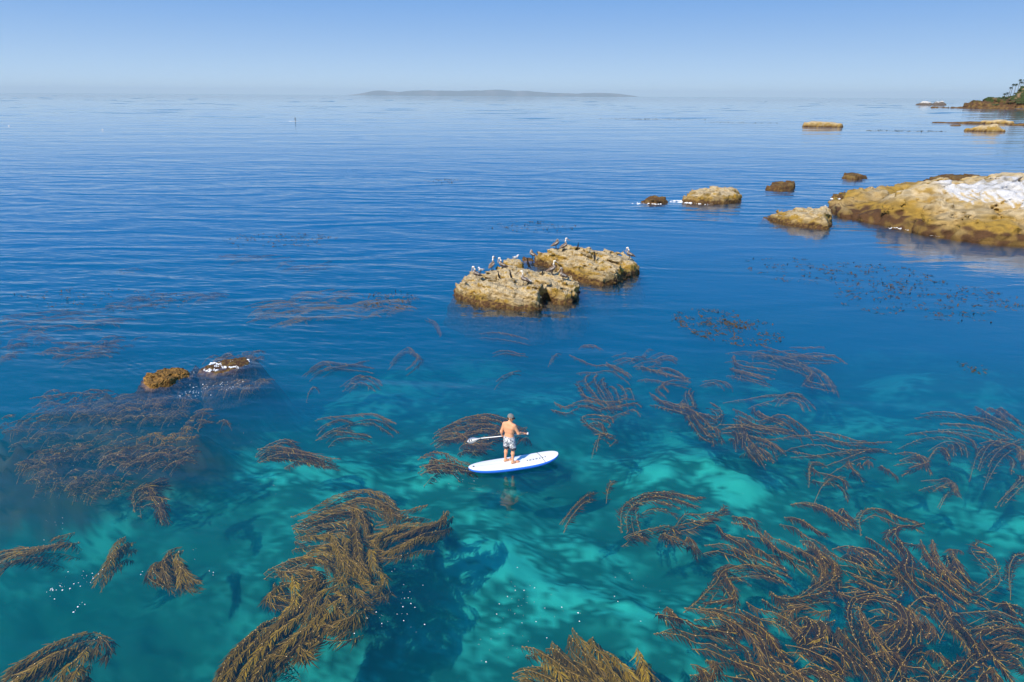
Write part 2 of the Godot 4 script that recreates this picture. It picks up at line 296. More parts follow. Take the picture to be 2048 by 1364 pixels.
		[-11.79, -18.37, -11.68, -18.64, -11.39, -18.65, -11.11, -18.38],
	]},
	{label = "long kelp streamer entering from the left edge", depth = 0.14, tone = 0, fill = 2, blade = 0.26, spread = 0.12, strands = [
		[-12.11, -16.13, -12.4, -15.91, -12.7, -15.7, -12.98, -15.49, -13.4, -15.48, -13.94, -15.41],
		[-12.28, -15.98, -12.57, -15.7, -12.81, -15.35, -13.13, -15.15, -13.52, -14.83],
		[-12.45, -15.84, -12.74, -15.56, -13.06, -15.35, -13.43, -15.28, -13.83, -15.15],
		[-12.24, -16.2, -12.36, -15.98, -12.62, -15.84],
	]},
	{label = "slim kelp streamer slanting down beside the long left streamer", depth = 0.15, tone = 0, fill = 1, blade = 0.25, spread = 0.12, strands = [
		[-10.8, -16.37, -10.83, -15.94, -10.74, -15.39, -10.62, -14.87, -10.63, -14.25],
		[-10.56, -16.15, -10.63, -15.8, -10.59, -15.26, -10.51, -14.74, -10.57, -14.49],
		[-10.86, -16.22, -10.77, -15.66, -10.64, -15.12],
	]},
	{label = "compact tangled kelp knot with drooping golden tips, alone in open teal water", depth = 0.1, tone = 0, fill = 2, blade = 0.27, spread = 0.12, strands = [
		[-9.05, -15.81, -9.17, -15.54, -9.15, -15.14, -8.99, -14.63, -8.61, -14.09],
		[-8.99, -15.61, -8.96, -15.27, -8.55, -14.63, -8.34, -14.09],
		[-9.19, -15.14, -9.37, -15, -9.19, -14.5, -8.71, -14.15],
		[-9.06, -15.2, -8.41, -14.51, -8.08, -14.21, -7.82, -14.16],
		[-9.19, -15.4, -9.17, -15.01, -9.01, -14.51],
	]},
	{label = "golden kelp raft in the lower left corner", depth = 0.06, tone = 0, fill = 2, blade = 0.3, spread = 0.16, strands = [
		[-9.19, -12.49, -9.55, -12.49, -9.79, -12.29, -10, -11.96, -10.27, -11.69, -10.48, -11.34, -10.67, -10.97],
		[-9.38, -12.44, -9.66, -12.2, -9.82, -11.78, -9.98, -11.39, -10.2, -11.14, -10.37, -10.81],
		[-9.42, -12.39, -9.15, -12.11, -9.14, -11.79],
		[-9.55, -12.25, -9.4, -11.88, -9.34, -11.61, -9.42, -11.35, -9.41, -11.02, -9.36, -10.74],
		[-9.38, -11.61, -9.15, -11.19, -9.05, -10.75],
		[-9.48, -12.25, -9.8, -11.97, -10.05, -11.61, -10.22, -11.26, -10.39, -10.93],
		[-9.76, -12.01, -9.91, -11.61, -10.08, -11.31, -10.25, -11.02, -10.38, -10.74],
		[-9.63, -12.39, -9.91, -12.15, -10.19, -11.83, -10.42, -11.52, -10.62, -11.18],
	]},
	{label = "fan shaped kelp with many parallel fronds, up and right of the paddler", depth = 0.22, tone = 1, fill = 1, blade = 0.26, spread = 0.2, strands = [
		[1.72, -25.16, 2.16, -24.61, 2.87, -25.18, 3.69, -24.85],
		[3.69, -24.85, 3.12, -25.76, 2.84, -26.99, 3.12, -27.78],
		[3.8, -24.97, 3.44, -26, 3.17, -27.25, 3.47, -28.19],
		[4, -25.08, 3.76, -26.25, 3.58, -27.26, 3.84, -28.2],
		[4.23, -25.31, 4.06, -26.25, 3.94, -27.26, 4.09, -28.06],
		[4.5, -25.55, 4.4, -26.51, 4.25, -27.27],
		[4.76, -25.67, 4.7, -26.51, 4.57, -27.01],
		[5.08, -25.79, 5.01, -26.27, 4.94, -26.76],
		[3.47, -24.63, 4.24, -24.75, 4.94, -24.98, 5.19, -24.76],
		[3.62, -25.08, 4.12, -25.2, 4.65, -25.55, 5.06, -25.67],
		[2.87, -26.24, 3.29, -25.53, 3.92, -25.19, 4.52, -25.32],
	]},
	{label = "small ring shaped kelp knot below the fan shaped kelp", depth = 0.22, tone = 1, fill = 1, blade = 0.24, spread = 0.14, strands = [
		[3.53, -22.23, 3.73, -22.41, 3.32, -22.6, 2.86, -23.17, 2.74, -23.77, 3.21, -23.99, 3.83, -23.79, 3.87, -23.38],
		[3.04, -21.68, 3.3, -22.41, 3.62, -22.23],
		[2.92, -23.77, 3.33, -23.37, 3.41, -22.6],
	]},
	{label = "short kelp wisps between the pelican rocks and the fan shaped kelp", depth = 0.3, tone = 1, fill = 1, blade = 0.24, spread = 0.2, strands = [
		[3.42, -32.8, 3.79, -32.28, 4.39, -31.88],
		[2.84, -31.58, 3.28, -30.61, 3.86, -29.69, 4.63, -29.7, 5.09, -29.12, 5.44, -28.56],
		[4.47, -30.16, 4.77, -29.12, 5.28, -28.28],
		[1.86, -30.59, 2.18, -31.24, 2.42, -31.41],
	]},
	{label = "leaf shaped kelp wisp with slanted fronds, right of the short wisps", depth = 0.32, tone = 1, fill = 1, blade = 0.24, spread = 0.2, strands = [
		[5.85, -30.08, 6.55, -29.34, 7.16, -28.63, 7.99, -28.09],
		[6.08, -29.78, 6.63, -28.62, 7.36, -28.08, 7.99, -28.09],
		[7.96, -27.95, 7.19, -27.81, 6.56, -27.27, 6.66, -26.52],
		[6.89, -29.94, 7.33, -28.92, 7.81, -28.22],
	]},
	{label = "bushy kelp drift with looping tips, left end of the long diagonal kelp drift", depth = 0.28, tone = 1, fill = 2, blade = 0.26, spread = 0.2, strands = [
		[5.88, -26.66, 6.19, -25.47, 6.81, -24.8, 7.33, -25.03, 7.43, -26.2, 7.71, -26.94],
		[6.63, -25.71, 7.16, -25.48, 7.12, -24.16, 7.21, -22.76, 7.51, -22.58],
		[7.18, -24.81, 7.64, -24.38, 7.84, -23.76, 8.29, -24.39, 8.13, -25.5],
		[7.18, -26.44, 7.1, -25.25, 7.51, -24.59, 8.26, -24.6],
		[5.98, -26.42, 6.52, -25.25, 7.1, -24.48, 7.54, -23.35],
		[7.27, -23.35, 7.62, -22.96, 7.63, -22.39],
	]},
	{label = "combed kelp drift with long parallel fronds, middle of the long diagonal kelp drift", depth = 0.26, tone = 1, fill = 2, blade = 0.26, spread = 0.22, strands = [
		[9.12, -25.58, 9.31, -24.36, 9.56, -23.74, 10.54, -24.17, 10.94, -23.55, 11.16, -22.77],
		[10.23, -25.72, 9.94, -24.59, 10.35, -24.16, 10.83, -23.96],
		[8.43, -23.32, 8.34, -22.74, 8.2, -22],
		[8.96, -24.15, 8.69, -22.74, 8.68, -21.65, 8.75, -20.89],
		[8.72, -22.55, 8.96, -21.48, 9.09, -21.14],
		[8.96, -22.75, 9.34, -21.83, 9.57, -21.31],
		[8.07, -23.32, 8.64, -23.13, 9.16, -22.56, 9.77, -22.57],
		[8.07, -23.92, 8.83, -23.73, 9.51, -23.34, 10.59, -23.35],
		[9, -24.57, 9.22, -23.53, 9.8, -23.14, 10.62, -22.96],
	]},
	{label = "antler shaped kelp drift, right end of the long diagonal kelp drift", depth = 0.24, tone = 1, fill = 1, blade = 0.26, spread = 0.2, strands = [
		[9.53, -22.16, 10.38, -22.35, 11.25, -22.36, 11.96, -21.83, 12.9, -21.84, 13.71, -21.94],
		[11.48, -23.13, 12.03, -22.75, 12.47, -22.19, 13.24, -22.02],
		[10.09, -21.81, 10.79, -21.46, 11.63, -21.47, 12.51, -21.57, 13.58, -21.85],
		[10.75, -20.79, 11.57, -20.97, 12.22, -21.31, 12.98, -21.67],
		[11.65, -20.8, 11.36, -20.16, 11.46, -19.71],
		[12.39, -21.14, 12.23, -20.49],
		[9.95, -19.84, 10.28, -20.62, 10.84, -20.79],
		[10.21, -20.46, 10.11, -19.84, 10.37, -19.55, 10.71, -19.26, 10.67, -18.83],
		[10.03, -19.11, 10.61, -19.55, 10.92, -19.55],
	]},
	{label = "curled kelp wisp at the tip of the antler shaped kelp", depth = 0.24, tone = 1, fill = 1, blade = 0.24, spread = 0.2, strands = [
		[12.88, -20.98, 12.63, -20.33, 12.87, -19.87],
		[13.39, -21.16, 14.05, -21.16, 14.17, -20.51, 13.31, -20.11],
		[13.73, -21.33, 14.12, -21, 13.99, -20.19],
		[14.63, -21.17, 15.17, -21.52, 15.28, -21.01],
	]},
	{label = "purple brown kelp drift running out of the right edge", depth = 0.4, tone = 1, fill = 2, blade = 0.28, spread = 0.25, strands = [
		[19.51, -26.16, 19.21, -25.23, 19.2, -24.36, 19.75, -23.55],
		[16.28, -24.64, 17.2, -24.76, 17.89, -24.34, 18.55, -23.94, 18.74, -23.14],
		[14.93, -23.19, 15.89, -23.3, 16.68, -23.12, 17.03, -22.55, 16.86, -22.01],
		[16.47, -22.92, 15.97, -21.82],
		[17.06, -22.19, 17.76, -22.2, 18.08, -21.67, 17.58, -20.83],
		[16.18, -20.81, 17.17, -21.84, 18.53, -22.57],
		[20.45, -25.93, 19.83, -25.01, 19.85, -23.95],
		[19.7, -25.69, 19.45, -25.01, 19.43, -24.15],
		[16.4, -20.66, 17.28, -21.49, 18.45, -22.21, 19.24, -22.58],
		[16.95, -24.33, 17.62, -23.92, 18.15, -23.33, 18.66, -22.76],
	]},
	{label = "faint kelp tuft under the water, below the right edge drift", depth = 0.55, tone = 1, fill = 1, blade = 0.26, spread = 0.15, strands = [
		[16.15, -19.39, 17.13, -20.14, 17.82, -20.77],
		[16.17, -19.25, 16.9, -19.69, 17.56, -20.3],
	]},
	{label = "small submerged kelp tuft between the antler kelp and the big canopy", depth = 0.5, tone = 1, fill = 1, blade = 0.26, spread = 0.15, strands = [
		[13.92, -20.25, 14.27, -20.02, 14.71, -20.1, 14.71, -19.58],
		[14.01, -19.58, 14.64, -19.73, 14.45, -19.29],
		[13.91, -19.15, 14.46, -19.44],
	]},
	{label = "double kelp drift with a dark bulb knot, far right of the pelican rocks", depth = 0.35, tone = 1, fill = 2, blade = 0.25, spread = 0.25, strands = [
		[10.73, -30.86, 10.47, -29.63, 11.05, -29.05, 12.04, -28.78],
		[10.25, -29.62, 10.65, -28.48, 11.52, -27.95],
		[9.12, -26.87, 10.05, -26.64, 11.27, -26.65, 12.18, -26.42, 12.34, -25.59],
		[11, -25.92, 11.78, -26.41, 12.28, -26.18],
		[8.62, -28.45, 9.21, -27.91, 9.47, -27.39],
		[10.54, -30.23, 10.72, -29.04, 11.46, -28.35],
	]},
	{label = "long faint kelp drift curving toward the open blue water at right", depth = 0.4, tone = 1, fill = 2, blade = 0.25, spread = 0.3, strands = [
		[12.15, -32.35, 12.63, -31.68, 12.97, -30.09, 13.4, -29.5, 13.6, -28.64, 13.05, -27.82, 13.68, -27.57, 14.3, -27.57],
		[12.56, -32.53, 13.44, -31.04, 14.81, -30.74, 15.68, -30.92],
		[13.9, -31.05, 14.42, -29.81, 14.24, -28.38, 14.08, -27.31],
		[12.98, -31.36, 13.76, -30.41, 13.95, -29.22],
	]},
	{label = "short dark kelp slip right of the paddler's reflection", depth = 0.3, tone = 1, fill = 1, blade = 0.26, spread = 0.1, strands = [
		[1.55, -17.59, 1.97, -18.14, 2.76, -19.01],
		[1.62, -17.49, 2.2, -18.09, 2.63, -18.57],
		[3.05, -18.72, 3.22, -19.16, 3.4, -19.32],
	]},
	{label = "submerged arched kelp band left of the dome shaped raft", depth = 0.55, tone = 1, fill = 2, blade = 0.28, spread = 0.2, strands = [
		[-7.68, -24, -7.3, -24.2, -6.75, -24.28, -6.19, -24.38, -5.63, -24.49, -5.22, -24.3, -4.81, -23.92, -4.46, -23.67],
		[-7.53, -23.75, -7.17, -24.01, -6.69, -24.15, -6.21, -24.09],
		[-7.43, -23.2, -7.15, -23.39, -6.83, -23.58, -6.45, -23.4, -5.98, -23.28, -5.37, -23.29],
	]},
	{label = "wing shaped submerged kelp band below the left pelican rock", depth = 0.42, tone = 1, fill = 2, blade = 0.28, spread = 0.25, strands = [
		[-9.53, -29.06, -9.23, -29.7, -8.74, -30.18, -8.02, -29.82, -7.32, -29.73, -6.51, -29.65],
		[-9.28, -29.24, -8.82, -29.71, -8.25, -29.91, -7.79, -30.01, -7.42, -30.2, -7.1, -30.69],
		[-9.45, -29.51, -8.96, -29.99, -8.47, -30.09],
	]},
	{label = "small crescent kelp band under the wing shaped band", depth = 0.45, tone = 1, fill = 2, blade = 0.26, spread = 0.2, strands = [
		[-7.53, -27.87, -7.21, -28.29, -6.78, -28.47, -6.35, -28.14, -5.84, -27.65],
		[-7.32, -27.95, -6.99, -28.21, -6.62, -28.35],
	]},
	{label = "hairpin shaped submerged kelp, down left of the pelican rocks", depth = 0.45, tone = 1, fill = 1, blade = 0.26, spread = 0.15, strands = [
		[-5.91, -30.64, -5.63, -31.52, -5.23, -32.25, -4.88, -31.53, -4.53, -30.84, -4.66, -30, -4.95, -29.51],
		[-5.82, -30.82, -5.43, -31.88, -5.01, -32.07],
	]},
	{label = "thin submerged kelp slip at the foot of the pelican rocks", depth = 0.45, tone = 1, fill = 1, blade = 0.24, spread = 0.12, strands = [
		[-4.92, -37.71, -4.36, -36.64, -4.01, -35.29, -3.79, -34.45],
	]},
	{label = "narrow kelp band in the reflection of the pelican rocks", depth = 0.28, tone = 1, fill = 1, blade = 0.24, spread = 0.15, strands = [
		[-1.76, -34.49, -0.9, -34.02, 0.15, -33.32, 0.87, -33.02],
		[-0.97, -31.94, -0.35, -31.81, 0.27, -31.25, 0.69, -31.4],
	]},
	{label = "single slanted kelp slip in open water above the dome raft", depth = 0.4, tone = 1, fill = 1, blade = 0.24, spread = 0.1, strands = [
		[-0.71, -28.23, -0.2, -28.71, 0.42, -29.2],
	]},
	{label = "small brown kelp leaf tuft near the reef's outer end", depth = 0.3, tone = 1, fill = 1, blade = 0.2, spread = 0.08, strands = [
		[-8.78, -26.76, -8.57, -26.98, -8.3, -26.88],
		[-11.5, -23.91, -11.17, -23.83, -10.79, -23.49],
	]},
	{label = "hazy kelp patch stretching from the left edge, topmost of the left drifts", depth = 0.42, tone = 1, fill = 0, blade = 0.28, spread = 0.2, strands = [
		[-24.7, -34.46, -23.86, -34.78, -22.98, -34.88, -22.09, -34.75],
		[-28.81, -35.55, -28.26, -35.7, -27.69, -35.78, -27.12, -35.77],
		[-25.59, -37.29, -24.75, -37.38, -23.91, -37.46, -23.06, -37.51],
		[-26.21, -36.51, -25.91, -37.01, -25.51, -37.42, -25.02, -37.73],
		[-23.96, -35.53, -23.36, -35.88, -22.72, -36.15, -22.05, -36.35],
		[-27.3, -36.24, -26.38, -36.07, -25.51, -36.21, -24.69, -36.65],
		[-26.42, -35.41, -25.65, -35.26, -24.92, -35.38, -24.23, -35.77],
		[-23.43, -36.27, -22.77, -36.13, -22.14, -35.87, -21.56, -35.52],
		[-23.92, -36.1, -22.88, -36.22, -21.9, -36.54, -20.99, -37.06],
		[-27.37, -39.18, -26.64, -38.45, -25.76, -37.98, -24.75, -37.77],
		[-27.14, -33.69, -26.62, -34.5, -25.88, -34.99, -24.93, -35.16],
		[-27.26, -36.87, -26.38, -36.48, -25.56, -36.58, -24.8, -37.16],
		[-25.53, -34.57, -24.71, -34.9, -23.91, -34.85, -23.14, -34.42],
		[-28.77, -35.16, -28.02, -35.61, -27.22, -35.75, -26.37, -35.56],
		[-27.59, -35.36, -26.51, -35.91, -25.53, -36.61, -24.65, -37.43],
		[-29.03, -36.91, -27.76, -36.86, -26.61, -37.19, -25.58, -37.93],
		[-26.38, -37.24, -25.56, -37.63, -24.7, -37.85, -23.79, -37.9],
		[-24.38, -37.04, -23.49, -36.81, -22.59, -36.65, -21.69, -36.54],
		[-26.69, -35.18, -25.74, -36.1, -24.63, -36.35, -23.37, -35.93],
		[-26.81, -38.5, -26.01, -38.24, -25.23, -37.95, -24.47, -37.62],
		[-23.88, -35.68, -22.99, -35.65, -22.12, -35.54, -21.25, -35.35],
		[-28.77, -36.74, -27.88, -36.27, -26.93, -36.11, -25.92, -36.29],
		[-28.1, -36.86, -27.46, -37.06, -26.83, -37.28, -26.21, -37.52],
		[-29.47, -36.11, -28.59, -37, -27.54, -37.3, -26.32, -37],
		[-26.39, -34.3, -25.83, -34.38, -25.26, -34.39, -24.7, -34.33],
		[-24.04, -36.15, -23.07, -36.08, -22.11, -36.16, -21.16, -36.4],
	]},
	{label = "round hazy kelp patch at the left edge, between two longer drifts", depth = 0.42, tone = 1, fill = 0, blade = 0.28, spread = 0.2, strands = [
		[-24.74, -32.97, -24.38, -33.07, -24.02, -33.18, -23.67, -33.32],
		[-25.83, -33.87, -25.5, -33.74, -25.18, -33.74, -24.85, -33.88],
		[-26.17, -33.17, -25.83, -33.08, -25.48, -33.03, -25.12, -33.02],
		[-24.53, -32.91, -24.28, -32.89, -24.04, -32.84, -23.79, -32.77],
		[-25.48, -32.86, -25.21, -32.81, -24.94, -32.78, -24.67, -32.76],
		[-24.91, -33.33, -24.72, -33.33, -24.52, -33.32, -24.33, -33.29],
		[-25.71, -32.92, -25.53, -32.63, -25.38, -32.32, -25.24, -32.01],
		[-25.3, -31.48, -24.99, -31.81, -24.62, -31.94, -24.18, -31.88],
		[-25.59, -34.36, -25.35, -33.91, -24.98, -33.75, -24.48, -33.86],
		[-25.19, -31.86, -24.89, -32, -24.58, -32.03, -24.27, -31.95],
		[-26.7, -32.95, -26.47, -32.83, -26.23, -32.7, -25.99, -32.58],
		[-25.03, -33.73, -24.65, -33.58, -24.27, -33.48, -23.88, -33.41],
		[-25.92, -33.57, -25.56, -33.55, -25.22, -33.63, -24.91, -33.81],
		[-25.12, -32.12, -24.85, -31.95, -24.59, -31.97, -24.35, -32.18],
	]},
	{label = "broad hazy kelp patch left of the reef with two lobes", depth = 0.4, tone = 1, fill = 0, blade = 0.28, spread = 0.2, strands = [
		[-22.15, -30.64, -21.72, -30.42, -21.27, -30.36, -20.79, -30.44],
		[-21.87, -31.02, -21.57, -31.2, -21.26, -31.3, -20.91, -31.34],
		[-21.09, -30.93, -20.71, -31.24, -20.28, -31.41, -19.8, -31.44],
		[-21.44, -30.01, -21.06, -30.36, -20.62, -30.58, -20.11, -30.67],
		[-22.26, -31.32, -21.94, -31.55, -21.59, -31.62, -21.21, -31.53],
		[-20.88, -31.43, -20.4, -31.19, -19.9, -30.99, -19.38, -30.84],
		[-22.44, -32.87, -22.1, -32.6, -21.72, -32.47, -21.3, -32.49],
		[-20.71, -31.67, -20.39, -31.74, -20.07, -31.85, -19.77, -31.99],
		[-21.2, -31.43, -20.78, -31.5, -20.36, -31.48, -19.94, -31.38],
		[-23.11, -30.86, -22.55, -30.86, -22.02, -30.74, -21.52, -30.5],
		[-22.37, -31.63, -22.33, -32.24, -22.02, -32.59, -21.42, -32.69],
		[-21.17, -29.73, -20.95, -30.12, -20.68, -30.47, -20.36, -30.77],
		[-22.17, -31.55, -21.9, -31.81, -21.58, -31.95, -21.2, -31.96],
		[-20.97, -30.61, -20.49, -30.77, -20, -30.94, -19.51, -31.1],
		[-22.91, -31.37, -22.37, -31.08, -21.83, -31.09, -21.3, -31.39],
		[-20.85, -30.73, -20.54, -30.93, -20.26, -31.17, -20.02, -31.44],
		[-20.71, -32.65, -20.53, -32.34, -20.36, -32.02, -20.21, -31.7],
		[-21.05, -30.64, -20.69, -30.78, -20.33, -30.93, -19.97, -31.1],
		[-22.47, -31.28, -22.18, -31.51, -21.95, -31.78, -21.76, -32.1],
		[-20.77, -31.82, -20.36, -31.67, -19.93, -31.62, -19.5, -31.69],
		[-23.17, -32.23, -22.6, -32.16, -22.07, -32.01, -21.56, -31.77],
		[-23.13, -31.19, -22.79, -31.32, -22.44, -31.37, -22.07, -31.33],
	]},
	{label = "small hazy kelp patch right of the two lobed patch", depth = 0.42, tone = 1, fill = 0, blade = 0.28, spread = 0.2, strands = [
		[-20.51, -32.59, -20.29, -32.64, -20.07, -32.72, -19.87, -32.83],
		[-21.03, -32, -20.93, -32.28, -20.72, -32.46, -20.43, -32.52],
		[-20.97, -33.05, -20.73, -33.16, -20.51, -33.31, -20.32, -33.49],
		[-19.71, -33.21, -19.62, -33.49, -19.43, -33.66, -19.14, -33.73],
		[-20.89, -31.59, -20.62, -32.03, -20.23, -32.22, -19.72, -32.15],
		[-19.99, -32.36, -19.78, -32.52, -19.54, -32.61, -19.27, -32.6],
		[-20.55, -32.5, -20.5, -32.86, -20.36, -33.18, -20.14, -33.46],
		[-21.09, -31.88, -20.66, -31.95, -20.23, -31.9, -19.83, -31.72],
		[-21.08, -32.99, -20.85, -33.09, -20.6, -33.15, -20.34, -33.15],
		[-20.9, -31.7, -20.6, -31.91, -20.3, -32.12, -20.01, -32.35],
		[-21, -32.06, -20.54, -32.13, -20.09, -32.23, -19.64, -32.35],
		[-20.44, -32.17, -20.15, -32.25, -19.93, -32.42, -19.79, -32.69],
	]},
	{label = "hazy kelp patch at the left edge, lowest of the left drifts", depth = 0.42, tone = 1, fill = 0, blade = 0.28, spread = 0.2, strands = [
		[-24.96, -30.72, -24.79, -30.93, -24.58, -30.98, -24.33, -30.87],
		[-24.47, -30.87, -24.36, -30.69, -24.22, -30.55, -24.06, -30.42],
		[-24.5, -30.78, -24.32, -30.72, -24.14, -30.67, -23.95, -30.63],
		[-24.79, -30.65, -24.54, -30.6, -24.31, -30.61, -24.07, -30.69],
		[-24.65, -30.78, -24.45, -30.82, -24.25, -30.84, -24.05, -30.81],
		[-24.56, -30.48, -24.43, -30.53, -24.28, -30.55, -24.14, -30.55],
		[-24.13, -30.86, -23.98, -30.67, -23.79, -30.63, -23.58, -30.74],
		[-24.77, -30.62, -24.58, -30.78, -24.36, -30.89, -24.13, -30.97],
	]},
	{label = "kelp drift with a blunt left end, middle of the upper left drift line", depth = 0.38, tone = 1, fill = 0, blade = 0.28, spread = 0.2, strands = [
		[-22.66, -41.09, -22.34, -41.03, -22.02, -40.97, -21.69, -40.91],
		[-24.28, -40.2, -23.67, -40.47, -23.04, -40.54, -22.39, -40.4],
		[-23.71, -37.89, -23.18, -38.09, -22.64, -38.12, -22.09, -37.95],
		[-23.63, -40.46, -23.21, -40.32, -22.83, -40.11, -22.5, -39.82],
		[-22.62, -40.61, -22.29, -40.79, -21.94, -40.88, -21.57, -40.89],
		[-22.71, -41.02, -22.31, -40.98, -21.91, -40.95, -21.5, -40.95],
		[-23.85, -39.87, -23.53, -40.12, -23.18, -40.33, -22.8, -40.49],
		[-23.75, -39.69, -23.49, -40.18, -23.12, -40.56, -22.63, -40.82],
		[-24, -40.14, -23.81, -40.54, -23.5, -40.68, -23.07, -40.55],
		[-24.17, -38.81, -23.82, -38.64, -23.46, -38.61, -23.08, -38.74],
		[-22.3, -40.22, -21.83, -40.29, -21.42, -40.5, -21.09, -40.84],
		[-23.21, -38.39, -22.53, -38.44, -21.88, -38.6, -21.26, -38.87],
		[-23.41, -39.65, -22.96, -39.72, -22.5, -39.76, -22.04, -39.78],
		[-22.09, -40.48, -21.62, -40.32, -21.14, -40.31, -20.65, -40.44],
		[-22.16, -38.09, -21.57, -38.28, -21, -38.54, -20.47, -38.87],
		[-25.31, -39.19, -24.56, -38.64, -23.89, -38.72, -23.29, -39.43],
		[-24.3, -41.54, -23.82, -41.1, -23.26, -40.77, -22.65, -40.56],
		[-24.54, -39.56, -24.18, -39.68, -23.82, -39.67, -23.46, -39.55],
		[-23.18, -40.73, -22.85, -40.51, -22.51, -40.32, -22.16, -40.13],
		[-22.62, -39.54, -22.18, -39.53, -21.76, -39.44, -21.36, -39.29],
	]},
	{label = "thin kelp drift, right end of the upper left drift line", depth = 0.38, tone = 1, fill = 0, blade = 0.28, spread = 0.2, strands = [
		[-20.6, -41.09, -20.1, -41.19, -19.59, -41.24, -19.07, -41.23],
		[-20.53, -41.34, -20.06, -41.38, -19.58, -41.42, -19.11, -41.45],
		[-19.46, -41.77, -19.17, -41.54, -18.84, -41.4, -18.47, -41.35],
		[-19.8, -40.3, -19.45, -40.62, -19.08, -40.88, -18.66, -41.09],
		[-19.6, -41.35, -19.29, -41.55, -18.94, -41.68, -18.57, -41.74],
		[-19.49, -40.87, -19, -41.11, -18.49, -41.25, -17.95, -41.29],
		[-20.75, -42.05, -20.42, -42.08, -20.09, -42.1, -19.75, -42.11],
		[-19.88, -40.9, -19.36, -40.78, -18.83, -40.73, -18.3, -40.74],
		[-21, -41.02, -20.68, -41.33, -20.3, -41.46, -19.85, -41.4],
		[-21.16, -41.45, -20.9, -41.81, -20.54, -42.04, -20.1, -42.13],
		[-19.36, -41.93, -19.05, -41.71, -18.7, -41.59, -18.32, -41.56],
		[-20.71, -41.38, -20.15, -41.58, -19.63, -41.51, -19.14, -41.19],
		[-19.56, -41.75, -19.04, -41.98, -18.51, -41.99, -17.98, -41.78],
		[-21.85, -40.82, -21.41, -41.17, -20.93, -41.46, -20.41, -41.69],
	]},
	{label = "wide mottled kelp bed left of the pelican rocks, larger of two", depth = 0.36, tone = 0, fill = 0, blade = 0.28, spread = 0.2, strands = [
		[-12.75, -35.76, -12.2, -35.89, -11.76, -36.19, -11.42, -36.65],
		[-13.52, -35.95, -12.7, -35.87, -11.99, -36.12, -11.4, -36.69],
		[-15.21, -37.72, -14.59, -37.66, -14.11, -37.89, -13.76, -38.41],
		[-13.89, -38, -12.84, -37.84, -11.85, -38.01, -10.91, -38.52],
		[-13.95, -38.15, -13.35, -37.7, -12.84, -37.78, -12.41, -38.39],
		[-14.99, -38.84, -14.12, -39.1, -13.23, -39.13, -12.34, -38.94],
		[-15.33, -37.57, -14.94, -38, -14.47, -38.31, -13.92, -38.51],
		[-11.33, -37.39, -10.3, -37.35, -9.27, -37.33, -8.23, -37.33],
		[-15.44, -38.56, -14.87, -38.96, -14.23, -39.24, -13.55, -39.4],
		[-12.87, -38.33, -12.04, -38.66, -11.17, -38.85, -10.28, -38.92],
		[-13.93, -39.71, -13.48, -40.14, -12.93, -40.4, -12.31, -40.47],
		[-12.65, -36.76, -11.64, -36.84, -10.64, -36.91, -9.63, -36.98],
		[-15.55, -38.23, -15.05, -38.24, -14.57, -38.36, -14.13, -38.61],
		[-14.64, -37.53, -13.69, -37.3, -12.72, -37.21, -11.75, -37.26],
		[-12.74, -38.86, -11.87, -38.79, -11, -38.82, -10.14, -38.97],
		[-11.77, -38.03, -11.32, -38.28, -10.85, -38.4, -10.34, -38.38],
		[-13.17, -39.36, -12.52, -39.41, -11.95, -39.65, -11.45, -40.06],
		[-14.94, -37.74, -14.33, -37.48, -13.69, -37.35, -13.03, -37.36],
		[-12.67, -37.46, -11.98, -37.67, -11.39, -38.03, -10.89, -38.53],
		[-12.45, -39.2, -11.91, -39.65, -11.39, -39.62, -10.89, -39.13],
		[-12.62, -38.59, -11.75, -38.2, -10.84, -38.08, -9.9, -38.22],
		[-14.66, -35.73, -14.27, -36.19, -13.88, -36.66, -13.5, -37.13],
		[-13.02, -37.26, -12.37, -38.1, -11.62, -38.85, -10.78, -39.51],
		[-14.1, -38.18, -13.67, -38.51, -13.23, -38.8, -12.76, -39.06],
		[-14.82, -39.19, -14.27, -39.17, -13.71, -39.18, -13.16, -39.2],
		[-15.41, -38.55, -14.5, -38.75, -13.7, -39.17, -13, -39.78],
		[-13.72, -39.89, -13.11, -39.74, -12.5, -39.71, -11.88, -39.79],
		[-13.03, -36.24, -12.13, -36.54, -11.42, -37.08, -10.88, -37.86],
		[-13.51, -38.61, -12.98, -38.45, -12.44, -38.43, -11.9, -38.55],
		[-10.76, -38.89, -10.19, -38.69, -9.62, -38.49, -9.06, -38.29],
		[-12.77, -36.19, -12.34, -36.51, -11.86, -36.6, -11.34, -36.46],
		[-15.87, -38.43, -14.98, -39.41, -13.94, -39.59, -12.76, -38.98],
		[-13.05, -37.52, -12.4, -37.2, -11.87, -36.75, -11.46, -36.15],
		[-11.39, -39.32, -10.38, -39.08, -9.38, -38.8, -8.4, -38.46],
	]},
	{label = "mottled kelp bed nearest the left pelican rock", depth = 0.3, tone = 0, fill = 0, blade = 0.28, spread = 0.2, strands = [
		[-9.33, -38.58, -8.93, -38.64, -8.64, -38.85, -8.46, -39.21],
		[-10.26, -38.69, -9.67, -38.91, -9.15, -39.24, -8.7, -39.68],
		[-7.63, -38.37, -6.98, -38.65, -6.32, -38.69, -5.65, -38.5],
		[-8.32, -37.82, -7.58, -38.01, -6.92, -38.36, -6.35, -38.88],
		[-9.57, -40.34, -9.22, -40.1, -8.84, -40, -8.42, -40.04],
		[-8.65, -37.12, -8.28, -37.3, -7.89, -37.35, -7.49, -37.26],
		[-8.47, -38.32, -8.02, -38.08, -7.58, -38.11, -7.16, -38.39],
		[-7.23, -39.99, -6.71, -40.2, -6.21, -40.47, -5.75, -40.79],
		[-7.41, -38.48, -6.86, -38.72, -6.28, -38.91, -5.68, -39.05],
		[-7.22, -37.67, -6.9, -37.85, -6.57, -37.97, -6.22, -38.05],
